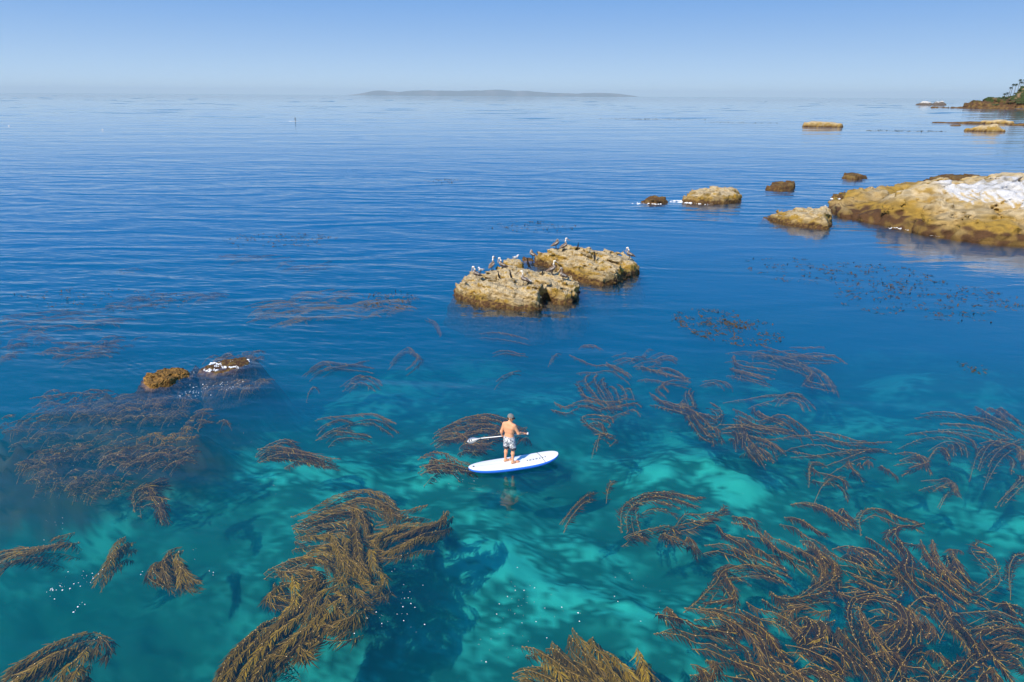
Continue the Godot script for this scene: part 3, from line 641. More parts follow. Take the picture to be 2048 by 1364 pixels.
		[-7.39, -37.99, -6.85, -38.16, -6.32, -38.34, -5.78, -38.52],
		[-7.25, -39.94, -6.89, -39.74, -6.51, -39.65, -6.1, -39.67],
		[-8.97, -39.53, -8.54, -39.52, -8.21, -39.34, -7.98, -38.98],
		[-10.18, -39.38, -9.39, -39.48, -8.66, -39.74, -7.98, -40.15],
		[-7.8, -38.68, -7.33, -39.01, -6.87, -38.98, -6.44, -38.59],
		[-8.85, -39.72, -8.29, -39.39, -7.7, -39.29, -7.06, -39.4],
		[-8.43, -40.21, -7.92, -39.75, -7.33, -39.62, -6.67, -39.8],
		[-9.22, -38.29, -8.94, -38.51, -8.64, -38.73, -8.34, -38.93],
		[-8.21, -40.28, -7.67, -40.21, -7.13, -40.18, -6.59, -40.21],
		[-8.98, -38.31, -8.3, -38.43, -7.61, -38.48, -6.92, -38.44],
	]},
	{label = "faint kelp bed above the wide mottled bed", depth = 0.4, tone = 0, fill = 0, blade = 0.28, spread = 0.2, strands = [
		[-14.16, -41.91, -13.44, -41.9, -12.72, -41.81, -12.01, -41.65],
		[-11.78, -42.34, -11.24, -42.33, -10.76, -42.48, -10.33, -42.81],
		[-12.88, -40.15, -12.15, -40.3, -11.42, -40.44, -10.69, -40.58],
		[-13.7, -42.3, -13.15, -42.01, -12.58, -42, -12.01, -42.26],
		[-13.72, -42.19, -12.85, -42.27, -12.15, -42.64, -11.61, -43.31],
		[-10.73, -41.63, -10.31, -41.68, -9.89, -41.73, -9.47, -41.78],
		[-11.23, -42.34, -10.88, -41.9, -10.42, -41.69, -9.85, -41.74],
		[-14.2, -41.35, -13.49, -41.6, -12.85, -41.96, -12.27, -42.43],
		[-12.08, -41.09, -11.5, -41.06, -10.92, -41.07, -10.33, -41.1],
		[-11.62, -42.7, -11.23, -42.52, -10.87, -42.28, -10.55, -41.99],
		[-14.07, -41.8, -13.36, -41.83, -12.66, -41.8, -11.95, -41.69],
		[-11.64, -40.5, -11.29, -41.1, -10.77, -41.31, -10.1, -41.13],
		[-13.38, -41.45, -12.94, -41.25, -12.49, -41.25, -12.05, -41.46],
		[-11.84, -40.93, -11.06, -40.89, -10.37, -41.14, -9.79, -41.67],
	]},
	{label = "kelp smear in blue water, left of two upper smears", depth = 0.4, tone = 1, fill = 0, blade = 0.28, spread = 0.2, strands = [
		[-22.9, -51.5, -22.39, -51.86, -21.82, -52.12, -21.21, -52.28],
		[-22.35, -53.23, -21.65, -52.95, -20.96, -52.66, -20.28, -52.34],
		[-20.41, -51.43, -19.7, -51.66, -19.12, -52.07, -18.69, -52.67],
		[-19.03, -51.31, -18.51, -51.74, -17.95, -52.11, -17.35, -52.42],
		[-21.01, -52.23, -20.53, -52.22, -20.06, -52.21, -19.59, -52.18],
		[-21.53, -52.48, -20.8, -52.2, -20.06, -51.99, -19.29, -51.83],
		[-23.11, -52.95, -22.57, -52.7, -22.02, -52.45, -21.48, -52.2],
		[-21.63, -49.87, -21.12, -50.37, -20.6, -50.86, -20.07, -51.34],
		[-22.01, -51.64, -21.27, -51.59, -20.53, -51.63, -19.79, -51.76],
		[-22.89, -52.46, -22.48, -51.68, -21.83, -51.25, -20.94, -51.18],
		[-20.47, -51.71, -19.77, -52.21, -19, -52.55, -18.16, -52.74],
		[-21.76, -52.12, -21.2, -52.16, -20.72, -52, -20.31, -51.63],
		[-19.8, -51.4, -19.48, -51.71, -19.13, -51.98, -18.75, -52.21],
		[-21.06, -51.48, -20.63, -51.69, -20.26, -51.98, -19.96, -52.35],
	]},
	{label = "kelp smear in blue water, right of two upper smears", depth = 0.4, tone = 1, fill = 0, blade = 0.28, spread = 0.2, strands = [
		[-17.44, -49.17, -17.09, -49.22, -16.75, -49.22, -16.41, -49.16],
		[-16.8, -48.33, -16.32, -48.76, -15.77, -48.92, -15.14, -48.82],
		[-17.45, -49.78, -17.04, -49.79, -16.66, -49.92, -16.31, -50.15],
		[-15.8, -49.4, -15.21, -49.56, -14.6, -49.65, -13.98, -49.67],
		[-16.51, -48.53, -16.16, -48.59, -15.8, -48.64, -15.44, -48.66],
		[-15.04, -49.32, -14.32, -49.68, -13.9, -50.27, -13.8, -51.08],
		[-15.2, -48.68, -14.6, -48.73, -14.04, -48.89, -13.51, -49.18],
		[-15.41, -48.13, -14.76, -48.28, -14.12, -48.47, -13.5, -48.7],
		[-17.11, -48.92, -16.61, -48.91, -16.13, -48.79, -15.68, -48.57],
		[-13.99, -48.34, -13.77, -48.91, -13.45, -49.43, -13.05, -49.89],
		[-16.65, -48.58, -16.26, -48.72, -15.88, -48.68, -15.51, -48.46],
		[-15.9, -48.93, -15.43, -48.67, -14.97, -48.39, -14.52, -48.09],
	]},
	{label = "tiny kelp smear above the upper left drift line", depth = 0.4, tone = 1, fill = 0, blade = 0.28, spread = 0.2, strands = [
		[-28.02, -46.95, -27.8, -47.03, -27.6, -47, -27.43, -46.84],
		[-27.91, -47.43, -27.7, -47.37, -27.51, -47.4, -27.35, -47.53],
		[-28.59, -47.86, -28.26, -47.75, -27.93, -47.74, -27.6, -47.85],
		[-28.25, -47.76, -27.91, -47.72, -27.58, -47.73, -27.24, -47.82],
		[-27.76, -47.93, -27.49, -48.22, -27.16, -48.34, -26.77, -48.3],
		[-27.93, -47.78, -27.66, -47.97, -27.36, -48.07, -27.04, -48.08],
	]},
	{label = "faint kelp haze right of the pelican rocks' tip", depth = 0.45, tone = 1, fill = 0, blade = 0.28, spread = 0.2, strands = [
		[6.92, -30.63, 7.3, -30.73, 7.61, -30.64, 7.85, -30.34],
		[5.78, -30.2, 6.22, -30.31, 6.67, -30.32, 7.12, -30.22],
		[4.71, -30.51, 5.22, -30.62, 5.7, -30.79, 6.15, -31.05],
		[5.66, -30.57, 5.89, -30.79, 6.16, -30.88, 6.48, -30.86],
		[4.92, -31.54, 5.22, -31.55, 5.48, -31.67, 5.68, -31.9],
		[5.62, -31.11, 6.09, -30.98, 6.42, -31.14, 6.61, -31.59],
		[6.76, -31.4, 7.25, -31.41, 7.66, -31.25, 8.01, -30.9],
		[6.95, -30.68, 7.22, -30.73, 7.49, -30.74, 7.77, -30.7],
		[6.76, -31.86, 7.09, -31.85, 7.38, -31.94, 7.64, -32.14],
		[6.42, -31.9, 6.69, -32, 6.9, -32.17, 7.05, -32.42],
		[5.87, -30.95, 6.25, -31.08, 6.64, -31.14, 7.05, -31.14],
		[6.78, -30.7, 7.15, -30.85, 7.53, -30.85, 7.91, -30.71],
		[4.95, -31.17, 5.33, -31.22, 5.72, -31.24, 6.1, -31.22],
		[6.2, -30.11, 6.47, -30.2, 6.75, -30.29, 7.03, -30.36],
	]},
	{label = "wide faint kelp haze toward the open right water", depth = 0.5, tone = 1, fill = 0, blade = 0.28, spread = 0.2, strands = [
		[12.15, -31.61, 12.97, -31.54, 13.74, -31.31, 14.48, -30.94],
		[13.87, -31.49, 14.82, -31.48, 15.51, -31.06, 15.95, -30.21],
		[12.47, -30.94, 12.97, -30.9, 13.43, -30.74, 13.85, -30.46],
		[12.75, -30.15, 13.17, -30.43, 13.64, -30.51, 14.13, -30.4],
		[13.77, -32.15, 14.27, -31.83, 14.82, -31.71, 15.4, -31.79],
		[13.75, -31.93, 14.28, -31.29, 14.94, -30.88, 15.75, -30.69],
		[11.74, -31.03, 12.03, -31.74, 12.55, -32.01, 13.3, -31.86],
		[12.26, -31.75, 13.02, -31.53, 13.8, -31.43, 14.6, -31.46],
		[11.48, -32.92, 12.09, -32.38, 12.81, -32.11, 13.63, -32.12],
		[12.62, -31.18, 13.37, -31.19, 14.11, -31.27, 14.84, -31.44],
		[10.75, -32.18, 11.45, -31.82, 12.15, -31.45, 12.85, -31.08],
		[11.96, -31.69, 12.27, -31.19, 12.71, -30.94, 13.3, -30.95],
		[13.13, -32.23, 13.83, -31.9, 14.55, -31.61, 15.28, -31.34],
		[12.75, -32.2, 13.29, -32.09, 13.83, -32.11, 14.36, -32.27],
		[13.68, -32.28, 14.08, -32.28, 14.45, -32.17, 14.8, -31.96],
		[13.95, -32.27, 14.53, -32.06, 15.11, -32.04, 15.7, -32.21],
		[12.65, -31.28, 13.28, -31.36, 13.87, -31.58, 14.39, -31.94],
		[10.57, -31.57, 11.03, -31.36, 11.39, -31.04, 11.67, -30.62],
		[12.73, -31.99, 13.09, -31.53, 13.55, -31.26, 14.13, -31.19],
		[11.32, -30.84, 11.88, -30.84, 12.35, -30.65, 12.73, -30.25],
		[13.51, -31.88, 13.82, -32.15, 14.18, -32.27, 14.59, -32.23],
		[12.02, -32.4, 12.32, -32.07, 12.68, -31.83, 13.1, -31.68],
	]},
	{label = "brown weed fringe on the reef's lower edge, larger of two", depth = 0.35, tone = 1, fill = 0, blade = 0.22, spread = 0.2, strands = [
		[-12.24, -20.3, -12.05, -20.39, -11.85, -20.42, -11.64, -20.4],
		[-12.57, -21.53, -12.36, -21.54, -12.15, -21.54, -11.94, -21.54],
		[-12.09, -20.74, -11.8, -20.86, -11.5, -20.96, -11.19, -21.04],
		[-12.64, -20.12, -12.56, -20.43, -12.57, -20.74, -12.67, -21.04],
		[-12.04, -21.07, -11.83, -21.23, -11.64, -21.41, -11.46, -21.6],
		[-11.93, -20.37, -11.61, -20.42, -11.3, -20.51, -11, -20.65],
		[-11.87, -20.47, -11.64, -20.44, -11.41, -20.44, -11.18, -20.47],
		[-13.51, -20.63, -13.39, -20.8, -13.3, -20.99, -13.24, -21.19],
		[-12.64, -20.8, -12.56, -21.1, -12.43, -21.38, -12.27, -21.65],
		[-12.87, -21.27, -12.65, -21.41, -12.42, -21.51, -12.17, -21.58],
		[-12.39, -20.84, -12.35, -21.1, -12.23, -21.31, -12.05, -21.49],
		[-13.61, -20.89, -13.46, -20.63, -13.25, -20.54, -12.96, -20.59],
		[-12.46, -20.51, -12.27, -20.83, -12.01, -20.88, -11.7, -20.68],
		[-14.2, -20.65, -13.97, -20.83, -13.72, -20.95, -13.43, -21.01],
		[-14.17, -20.99, -13.95, -21.07, -13.75, -21.18, -13.57, -21.34],
		[-12.04, -21.02, -11.87, -21.09, -11.69, -21.12, -11.5, -21.13],
		[-11.63, -20.36, -11.42, -20.59, -11.16, -20.73, -10.85, -20.78],
		[-13.69, -21.13, -13.46, -21.4, -13.2, -21.65, -12.93, -21.88],
		[-11.64, -20.77, -11.51, -20.97, -11.33, -21.13, -11.11, -21.24],
		[-13.05, -20.06, -12.75, -20.18, -12.47, -20.34, -12.21, -20.52],
		[-12.74, -21.24, -12.56, -21.36, -12.37, -21.46, -12.18, -21.55],
		[-13.22, -20.34, -13, -20.42, -12.8, -20.53, -12.61, -20.67],
		[-11.59, -21.13, -11.43, -21.29, -11.24, -21.38, -11.01, -21.39],
		[-11.77, -20.91, -11.59, -21.01, -11.4, -21.1, -11.21, -21.17],
		[-12.08, -21.14, -11.95, -21.37, -11.78, -21.55, -11.55, -21.67],
		[-14.29, -21.24, -14.06, -21.22, -13.85, -21.29, -13.66, -21.43],
		[-12.86, -20.83, -12.7, -20.97, -12.54, -20.99, -12.36, -20.88],
		[-13.91, -20.97, -13.8, -21.17, -13.64, -21.3, -13.43, -21.39],
		[-14.18, -20.37, -14.04, -20.48, -13.89, -20.58, -13.73, -20.67],
		[-12.91, -20.76, -12.59, -20.82, -12.26, -20.91, -11.95, -21.01],
		[-13.35, -21.06, -13.09, -21.11, -12.84, -21.15, -12.58, -21.17],
		[-12.95, -20.48, -12.65, -20.57, -12.39, -20.73, -12.19, -20.97],
		[-13.37, -20.62, -13.12, -20.91, -12.81, -20.99, -12.46, -20.87],
		[-13.05, -20.85, -12.75, -20.94, -12.45, -21.03, -12.16, -21.14],
		[-12.38, -20.37, -12.13, -20.35, -11.92, -20.45, -11.76, -20.65],
		[-12.01, -20.92, -11.77, -20.81, -11.55, -20.84, -11.36, -21.03],
		[-14.19, -20.69, -13.96, -20.86, -13.73, -21.01, -13.49, -21.16],
		[-14.36, -20.64, -14.14, -20.85, -13.92, -21.05, -13.69, -21.24],
		[-14.2, -20.6, -13.94, -20.86, -13.76, -21.17, -13.65, -21.51],
		[-13.42, -20.45, -13.28, -20.56, -13.13, -20.66, -12.98, -20.76],
		[-11.65, -20.34, -11.44, -20.56, -11.19, -20.69, -10.89, -20.72],
		[-11.7, -20.88, -11.46, -20.85, -11.22, -20.86, -10.98, -20.91],
		[-13.51, -20.52, -13.35, -20.65, -13.2, -20.81, -13.07, -20.97],
		[-13.32, -21.35, -13.15, -21.5, -12.96, -21.57, -12.73, -21.58],
		[-13.78, -20.52, -13.59, -20.6, -13.41, -20.57, -13.25, -20.42],
		[-14.16, -20.49, -13.92, -20.79, -13.61, -20.88, -13.25, -20.76],
		[-14.06, -21.13, -13.78, -21.33, -13.48, -21.36, -13.17, -21.22],
		[-13.25, -20.92, -13.07, -21.15, -12.86, -21.34, -12.62, -21.49],
		[-12.21, -21.39, -12.01, -21.5, -11.81, -21.6, -11.62, -21.7],
		[-13.27, -20.39, -13.1, -20.46, -12.96, -20.58, -12.87, -20.74],
		[-13.37, -20.09, -13.23, -20.22, -13.07, -20.3, -12.87, -20.31],
		[-11.75, -20.95, -11.45, -21.02, -11.2, -21.17, -11, -21.39],
		[-13.21, -21.03, -13.06, -21.18, -12.91, -21.32, -12.73, -21.45],
		[-12.65, -20.96, -12.41, -21.1, -12.14, -21.19, -11.86, -21.23],
		[-13.04, -20.2, -12.89, -20.4, -12.72, -20.58, -12.52, -20.73],
		[-13.59, -21.06, -13.37, -21.12, -13.19, -21.24, -13.05, -21.42],
		[-12.33, -19.85, -12.13, -20.13, -11.96, -20.43, -11.83, -20.75],
		[-13.1, -20.88, -12.84, -20.97, -12.57, -21.07, -12.3, -21.16],
		[-13.06, -21.05, -12.94, -21.19, -12.83, -21.33, -12.71, -21.47],
		[-13.23, -20.26, -13.11, -20.41, -12.96, -20.53, -12.79, -20.63],
		[-12.54, -21.45, -12.35, -21.52, -12.16, -21.58, -11.97, -21.64],
		[-14.17, -20.56, -13.79, -20.56, -13.5, -20.73, -13.32, -21.06],
		[-11.45, -21.02, -11.33, -21.16, -11.22, -21.3, -11.11, -21.44],
		[-11.72, -21.14, -11.58, -21.25, -11.42, -21.32, -11.25, -21.36],
		[-12.59, -21.27, -12.29, -21.4, -11.97, -21.45, -11.65, -21.41],
		[-13.52, -20.57, -13.22, -20.58, -12.95, -20.65, -12.69, -20.79],
		[-12.65, -20.76, -12.41, -20.94, -12.21, -21.16, -12.04, -21.41],
		[-12.67, -20.39, -12.44, -20.52, -12.21, -20.65, -11.99, -20.78],
	]},
	{label = "dark weed tuft at the reef's left tip", depth = 0.45, tone = 1, fill = 0, blade = 0.22, spread = 0.2, strands = [
		[-15.92, -20.84, -15.92, -20.97, -15.95, -21.09, -16, -21.21],
		[-15.98, -20.58, -15.84, -20.52, -15.71, -20.53, -15.58, -20.62],
		[-16.1, -21, -15.9, -21.07, -15.71, -21.04, -15.53, -20.93],
		[-15.79, -21.02, -15.69, -21.17, -15.63, -21.34, -15.6, -21.52],
		[-16.48, -20.33, -16.38, -20.55, -16.23, -20.71, -16.01, -20.81],
		[-16.36, -21.66, -16.18, -21.71, -16, -21.71, -15.81, -21.68],
		[-16.59, -20.22, -16.34, -20.17, -16.13, -20.23, -15.95, -20.41],
		[-16.45, -21.01, -16.39, -21.14, -16.3, -21.23, -16.17, -21.28],
		[-15.79, -20.54, -15.72, -20.7, -15.67, -20.86, -15.65, -21.03],
		[-16.85, -20.88, -16.72, -20.99, -16.58, -21, -16.43, -20.93],
		[-16.85, -20.5, -16.66, -20.5, -16.5, -20.57, -16.37, -20.7],
		[-17.05, -20.56, -16.84, -20.65, -16.63, -20.73, -16.41, -20.81],
		[-16.8, -20.7, -16.59, -20.57, -16.37, -20.54, -16.14, -20.61],
		[-16.78, -20.84, -16.68, -20.94, -16.63, -21.05, -16.62, -21.19],
		[-16.8, -21.05, -16.66, -21.07, -16.54, -21.11, -16.43, -21.19],
		[-15.79, -20.65, -15.73, -20.77, -15.63, -20.85, -15.49, -20.89],
		[-16.58, -21.21, -16.36, -21.13, -16.14, -21.13, -15.92, -21.19],
		[-17.1, -20.75, -16.92, -20.77, -16.75, -20.78, -16.57, -20.8],
		[-15.85, -21.02, -15.67, -20.99, -15.48, -20.99, -15.29, -21],
		[-16.76, -20.1, -16.66, -20.32, -16.49, -20.46, -16.26, -20.54],
		[-15.86, -20.8, -15.75, -20.87, -15.63, -20.9, -15.5, -20.92],
		[-16.67, -21.29, -16.46, -21.38, -16.27, -21.49, -16.08, -21.62],
		[-16.64, -20.61, -16.43, -20.68, -16.26, -20.8, -16.11, -20.96],
		[-16.19, -20.45, -16.08, -20.53, -15.99, -20.63, -15.93, -20.75],
		[-16.58, -20.23, -16.56, -20.34, -16.51, -20.44, -16.43, -20.52],
		[-16.86, -20.28, -16.73, -20.39, -16.61, -20.51, -16.49, -20.63],
		[-16.81, -20.36, -16.71, -20.46, -16.59, -20.52, -16.45, -20.53],
		[-16.27, -20.41, -16.19, -20.5, -16.12, -20.6, -16.07, -20.72],
		[-15.94, -21.16, -15.81, -21.29, -15.7, -21.43, -15.6, -21.59],
		[-15.79, -20.67, -15.73, -20.76, -15.69, -20.86, -15.65, -20.96],
		[-16.85, -21.34, -16.74, -21.47, -16.61, -21.58, -16.45, -21.66],
		[-15.97, -20.44, -15.95, -20.55, -15.89, -20.64, -15.79, -20.69],
		[-16.93, -20.38, -16.7, -20.45, -16.55, -20.61, -16.48, -20.85],
		[-16.71, -20.93, -16.65, -21.05, -16.55, -21.14, -16.43, -21.2],
		[-16.41, -20.39, -16.31, -20.57, -16.17, -20.7, -15.98, -20.79],
		[-16.2, -21.52, -15.99, -21.6, -15.82, -21.73, -15.69, -21.92],
		[-16.32, -21.34, -16.22, -21.41, -16.1, -21.46, -15.98, -21.49],
		[-16.11, -20.71, -15.87, -20.75, -15.68, -20.87, -15.54, -21.07],
		[-16.01, -20.24, -15.94, -20.4, -15.82, -20.53, -15.66, -20.62],
		[-16.31, -20.78, -16.23, -20.98, -16.12, -21.15, -15.99, -21.31],
	]},
	{label = "pale weed mat under the reef fringe", depth = 0.75, tone = 1, fill = 0, blade = 0.22, spread = 0.2, strands = [
		[-13.02, -19.83, -12.89, -19.93, -12.75, -20.02, -12.6, -20.09],
		[-14.5, -19.42, -14.36, -19.48, -14.24, -19.57, -14.13, -19.67],
		[-13.78, -19.19, -13.62, -19.28, -13.47, -19.38, -13.32, -19.49],
		[-14.41, -19.42, -14.33, -19.5, -14.23, -19.54, -14.13, -19.55],
		[-13.81, -20.01, -13.62, -20.13, -13.41, -20.16, -13.18, -20.12],
		[-14.49, -19.36, -14.31, -19.33, -14.14, -19.35, -13.97, -19.43],
		[-14.03, -19.61, -13.86, -19.57, -13.7, -19.55, -13.53, -19.55],
		[-14.6, -19.49, -14.47, -19.53, -14.35, -19.6, -14.25, -19.69],
		[-13.63, -19.88, -13.54, -19.93, -13.45, -19.98, -13.37, -20.04],
		[-13.94, -19.13, -13.84, -19.24, -13.72, -19.32, -13.58, -19.36],
		[-13.94, -19.26, -13.85, -19.37, -13.74, -19.43, -13.6, -19.45],
		[-13.15, -19.27, -13.05, -19.37, -12.93, -19.4, -12.79, -19.36],
		[-14.75, -19.86, -14.63, -19.88, -14.51, -19.85, -14.41, -19.77],
		[-13.71, -19.64, -13.53, -19.7, -13.35, -19.77, -13.17, -19.85],
		[-14.13, -19.98, -14.09, -20.18, -13.97, -20.29, -13.77, -20.3],
		[-13.02, -19.89, -12.89, -19.77, -12.75, -19.76, -12.6, -19.85],
		[-13.88, -19.51, -13.68, -19.55, -13.47, -19.59, -13.27, -19.64],
		[-13.38, -19.7, -13.28, -19.76, -13.2, -19.84, -13.13, -19.95],
		[-14.83, -19.8, -14.61, -19.82, -14.43, -19.91, -14.27, -20.06],
		[-14.32, -19.3, -14.26, -19.51, -14.14, -19.68, -13.96, -19.8],
		[-14.14, -19.9, -13.99, -20.03, -13.82, -20.07, -13.63, -20],
		[-13.87, -19.48, -13.71, -19.41, -13.55, -19.4, -13.38, -19.44],
		[-14.69, -19.76, -14.56, -19.83, -14.47, -19.93, -14.41, -20.06],
		[-14.69, -19.93, -14.55, -19.9, -14.46, -19.94, -14.4, -20.07],
		[-14.57, -19.84, -14.41, -19.85, -14.27, -19.92, -14.16, -20.05],
		[-14.66, -19.37, -14.52, -19.5, -14.39, -19.63, -14.25, -19.77],
		[-13.28, -19.25, -13.15, -19.27, -13.05, -19.34, -12.98, -19.45],
		[-14.45, -19.44, -14.32, -19.54, -14.23, -19.66, -14.16, -19.81],
		[-14.13, -20.09, -14, -20.11, -13.87, -20.11, -13.74, -20.1],
		[-13.51, -19.58, -13.48, -19.75, -13.38, -19.88, -13.23, -19.96],
		[-13.73, -20.12, -13.6, -20.17, -13.47, -20.2, -13.33, -20.2],
		[-14.13, -19.3, -14.03, -19.41, -13.93, -19.51, -13.82, -19.6],
		[-14.63, -19.47, -14.51, -19.46, -14.38, -19.46, -14.25, -19.47],
		[-14.01, -19.46, -13.81, -19.51, -13.63, -19.6, -13.48, -19.74],
		[-14.23, -19.66, -14.07, -19.7, -13.91, -19.74, -13.76, -19.79],
		[-14.73, -19.54, -14.58, -19.51, -14.46, -19.56, -14.38, -19.68],
		[-13.01, -19.61, -12.93, -19.71, -12.86, -19.83, -12.82, -19.95],
		[-14.14, -19.39, -13.99, -19.5, -13.83, -19.59, -13.66, -19.66],
		[-14.6, -19.33, -14.4, -19.39, -14.21, -19.47, -14.04, -19.57],
		[-13.95, -19.74, -13.92, -19.86, -13.87, -19.97, -13.82, -20.08],
		[-13.12, -19.55, -12.97, -19.61, -12.86, -19.72, -12.8, -19.88],
		[-14.02, -19.91, -13.92, -20.09, -13.78, -20.17, -13.58, -20.17],
		[-14.41, -19.77, -14.22, -19.85, -14.05, -19.95, -13.89, -20.07],
		[-13.75, -19.37, -13.57, -19.34, -13.42, -19.38, -13.28, -19.48],
	]},
	{label = "weed slip standing up from the reef's right shoulder", depth = 0.3, tone = 1, fill = 0, blade = 0.24, spread = 0.2, strands = [
		[-12.4, -24.19, -12.24, -24.29, -12.21, -24.42, -12.33, -24.57],
		[-12.33, -23.66, -12.23, -23.83, -12.11, -23.98, -11.95, -24.11],
		[-12.52, -24.32, -12.29, -24.31, -12.06, -24.36, -11.85, -24.47],
		[-11.86, -23.14, -11.86, -23.3, -11.83, -23.46, -11.79, -23.62],
		[-12.39, -22.77, -12.29, -22.97, -12.25, -23.18, -12.27, -23.4],
		[-12.17, -23.28, -12.02, -23.34, -11.9, -23.44, -11.83, -23.59],
		[-11.93, -24.12, -11.8, -24.12, -11.7, -24.18, -11.65, -24.3],
		[-11.82, -23.01, -11.83, -23.28, -11.71, -23.49, -11.48, -23.62],
		[-11.99, -23.8, -11.98, -23.95, -11.9, -24.04, -11.76, -24.07],
		[-12.47, -23.48, -12.34, -23.63, -12.26, -23.8, -12.22, -24],
		[-12.22, -23.85, -12.03, -23.79, -11.84, -23.73, -11.65, -23.65],
		[-12.53, -23.58, -12.4, -23.73, -12.26, -23.85, -12.09, -23.94],
		[-12.37, -23.84, -12.32, -24, -12.23, -24.14, -12.09, -24.25],
		[-12.17, -23.85, -12.03, -23.96, -11.95, -24.1, -11.93, -24.27],
	]},
	{label = "hazy weed bed over the upper reef slope", depth = 0.6, tone = 1, fill = 0, blade = 0.22, spread = 0.2, strands = [
		[-19.51, -24.93, -19.2, -25.23, -18.85, -25.46, -18.45, -25.62],
		[-17.97, -25.92, -17.76, -26.12, -17.55, -26.3, -17.32, -26.46],
		[-19.55, -25.35, -19.16, -25.55, -18.88, -25.85, -18.71, -26.25],
		[-19.9, -26.01, -19.65, -26.11, -19.4, -26.1, -19.15, -25.99],
		[-18.8, -25.08, -18.48, -25.34, -18.35, -25.68, -18.39, -26.09],
		[-16.15, -25.53, -15.9, -25.57, -15.66, -25.62, -15.43, -25.71],
		[-18.31, -25.92, -18.08, -25.97, -17.84, -25.98, -17.6, -25.96],
		[-17.37, -26.05, -17.08, -26.12, -16.88, -26.3, -16.79, -26.58],
		[-19.47, -25.72, -19.13, -25.69, -18.8, -25.71, -18.48, -25.78],
		[-18.16, -25.8, -18, -25.96, -17.82, -26.07, -17.6, -26.14],
		[-19.66, -25.36, -19.35, -25.5, -19.03, -25.56, -18.7, -25.53],
		[-17.3, -25.15, -17.07, -25.21, -16.84, -25.3, -16.63, -25.4],
		[-15.78, -25.21, -15.69, -25.47, -15.52, -25.67, -15.27, -25.81],
		[-16.38, -25.15, -16.04, -25.2, -15.7, -25.3, -15.38, -25.45],
		[-19.15, -26.52, -18.82, -26.55, -18.5, -26.59, -18.18, -26.67],
		[-19.97, -25.79, -19.52, -25.8, -19.07, -25.86, -18.63, -25.96],
		[-16.22, -25.67, -15.86, -25.51, -15.48, -25.47, -15.09, -25.54],
		[-19.63, -26.15, -19.27, -26.29, -18.92, -26.46, -18.57, -26.65],
		[-17.57, -25.44, -17.45, -25.63, -17.27, -25.76, -17.05, -25.81],
		[-18.79, -25.64, -18.49, -25.96, -18.13, -26.22, -17.72, -26.4],
		[-18.32, -26.61, -18.02, -26.32, -17.66, -26.2, -17.24, -26.24],
		[-16.99, -25.37, -16.64, -25.47, -16.32, -25.61, -16.02, -25.8],
		[-18.36, -26.55, -17.92, -26.54, -17.51, -26.45, -17.11, -26.26],
		[-17.26, -25.53, -17.09, -25.72, -16.9, -25.88, -16.69, -26.01],
		[-17.28, -26.27, -17.06, -26.5, -16.8, -26.59, -16.49, -26.54],
		[-18.93, -25.64, -18.73, -25.84, -18.49, -25.98, -18.22, -26.06],
		[-16.82, -26.5, -16.61, -26.47, -16.41, -26.48, -16.2, -26.53],
		[-18.16, -24.84, -17.93, -25.07, -17.69, -25.29, -17.45, -25.5],
		[-16.13, -25.82, -15.84, -25.78, -15.57, -25.83, -15.3, -25.96],
		[-18.51, -24.91, -18.34, -25.08, -18.14, -25.18, -17.91, -25.23],
		[-17.04, -25.69, -16.73, -25.84, -16.48, -26.07, -16.31, -26.38],
		[-16.33, -25.01, -15.94, -25.28, -15.52, -25.35, -15.06, -25.23],
		[-18.34, -24.83, -18.28, -25.04, -18.2, -25.24, -18.1, -25.44],
		[-16.37, -26.47, -16, -26.72, -15.77, -27.06, -15.69, -27.49],
		[-15.51, -25.6, -15.37, -25.81, -15.18, -25.91, -14.92, -25.9],
		[-16.99, -25.71, -16.74, -25.96, -16.61, -26.26, -16.61, -26.61],
		[-17.26, -25.22, -16.85, -25.4, -16.43, -25.51, -15.99, -25.53],
		[-18.67, -26.47, -18.23, -26.56, -17.8, -26.7, -17.39, -26.9],
		[-18.54, -25.08, -18.29, -25.11, -18.04, -25.11, -17.79, -25.09],
		[-18.75, -26.14, -18.32, -26.07, -17.88, -26.06, -17.44, -26.11],
		[-17.45, -25.4, -17.24, -25.55, -17.02, -25.67, -16.77, -25.75],
		[-19.46, -25.62, -19.1, -25.84, -18.75, -26.07, -18.39, -26.29],
		[-18.64, -25.96, -18.34, -25.92, -18.12, -26.04, -17.98, -26.32],
		[-18.33, -26.03, -17.95, -25.98, -17.56, -25.94, -17.17, -25.91],
		[-18.38, -24.99, -18.29, -25.35, -18.06, -25.57, -17.7, -25.65],
		[-15.4, -25.71, -15.18, -25.69, -14.96, -25.74, -14.76, -25.85],
		[-17.09, -25.87, -16.69, -25.96, -16.3, -26.03, -15.9, -26.07],
		[-16.59, -24.94, -16.26, -25.23, -15.94, -25.54, -15.64, -25.86],
		[-17.64, -25.04, -17.46, -25.32, -17.32, -25.62, -17.22, -25.94],
		[-17.84, -25.34, -17.48, -25.24, -17.19, -25.35, -16.97, -25.67],
		[-16.5, -25.59, -16.34, -25.76, -16.21, -25.95, -16.12, -26.17],
		[-19.66, -25.64, -19.35, -25.84, -19.11, -26.12, -18.94, -26.45],
		[-15.45, -26.08, -15.25, -26.34, -15.03, -26.59, -14.81, -26.82],
		[-18.69, -25.98, -18.29, -25.97, -18.02, -25.77, -17.9, -25.38],
		[-17.23, -26.48, -16.77, -26.45, -16.33, -26.53, -15.91, -26.71],
		[-19.25, -25.16, -18.92, -25.29, -18.69, -25.52, -18.57, -25.85],
		[-17.54, -26.11, -17.16, -26.02, -16.87, -26.14, -16.66, -26.46],
		[-18.22, -25.32, -17.9, -25.15, -17.57, -25.08, -17.22, -25.11],
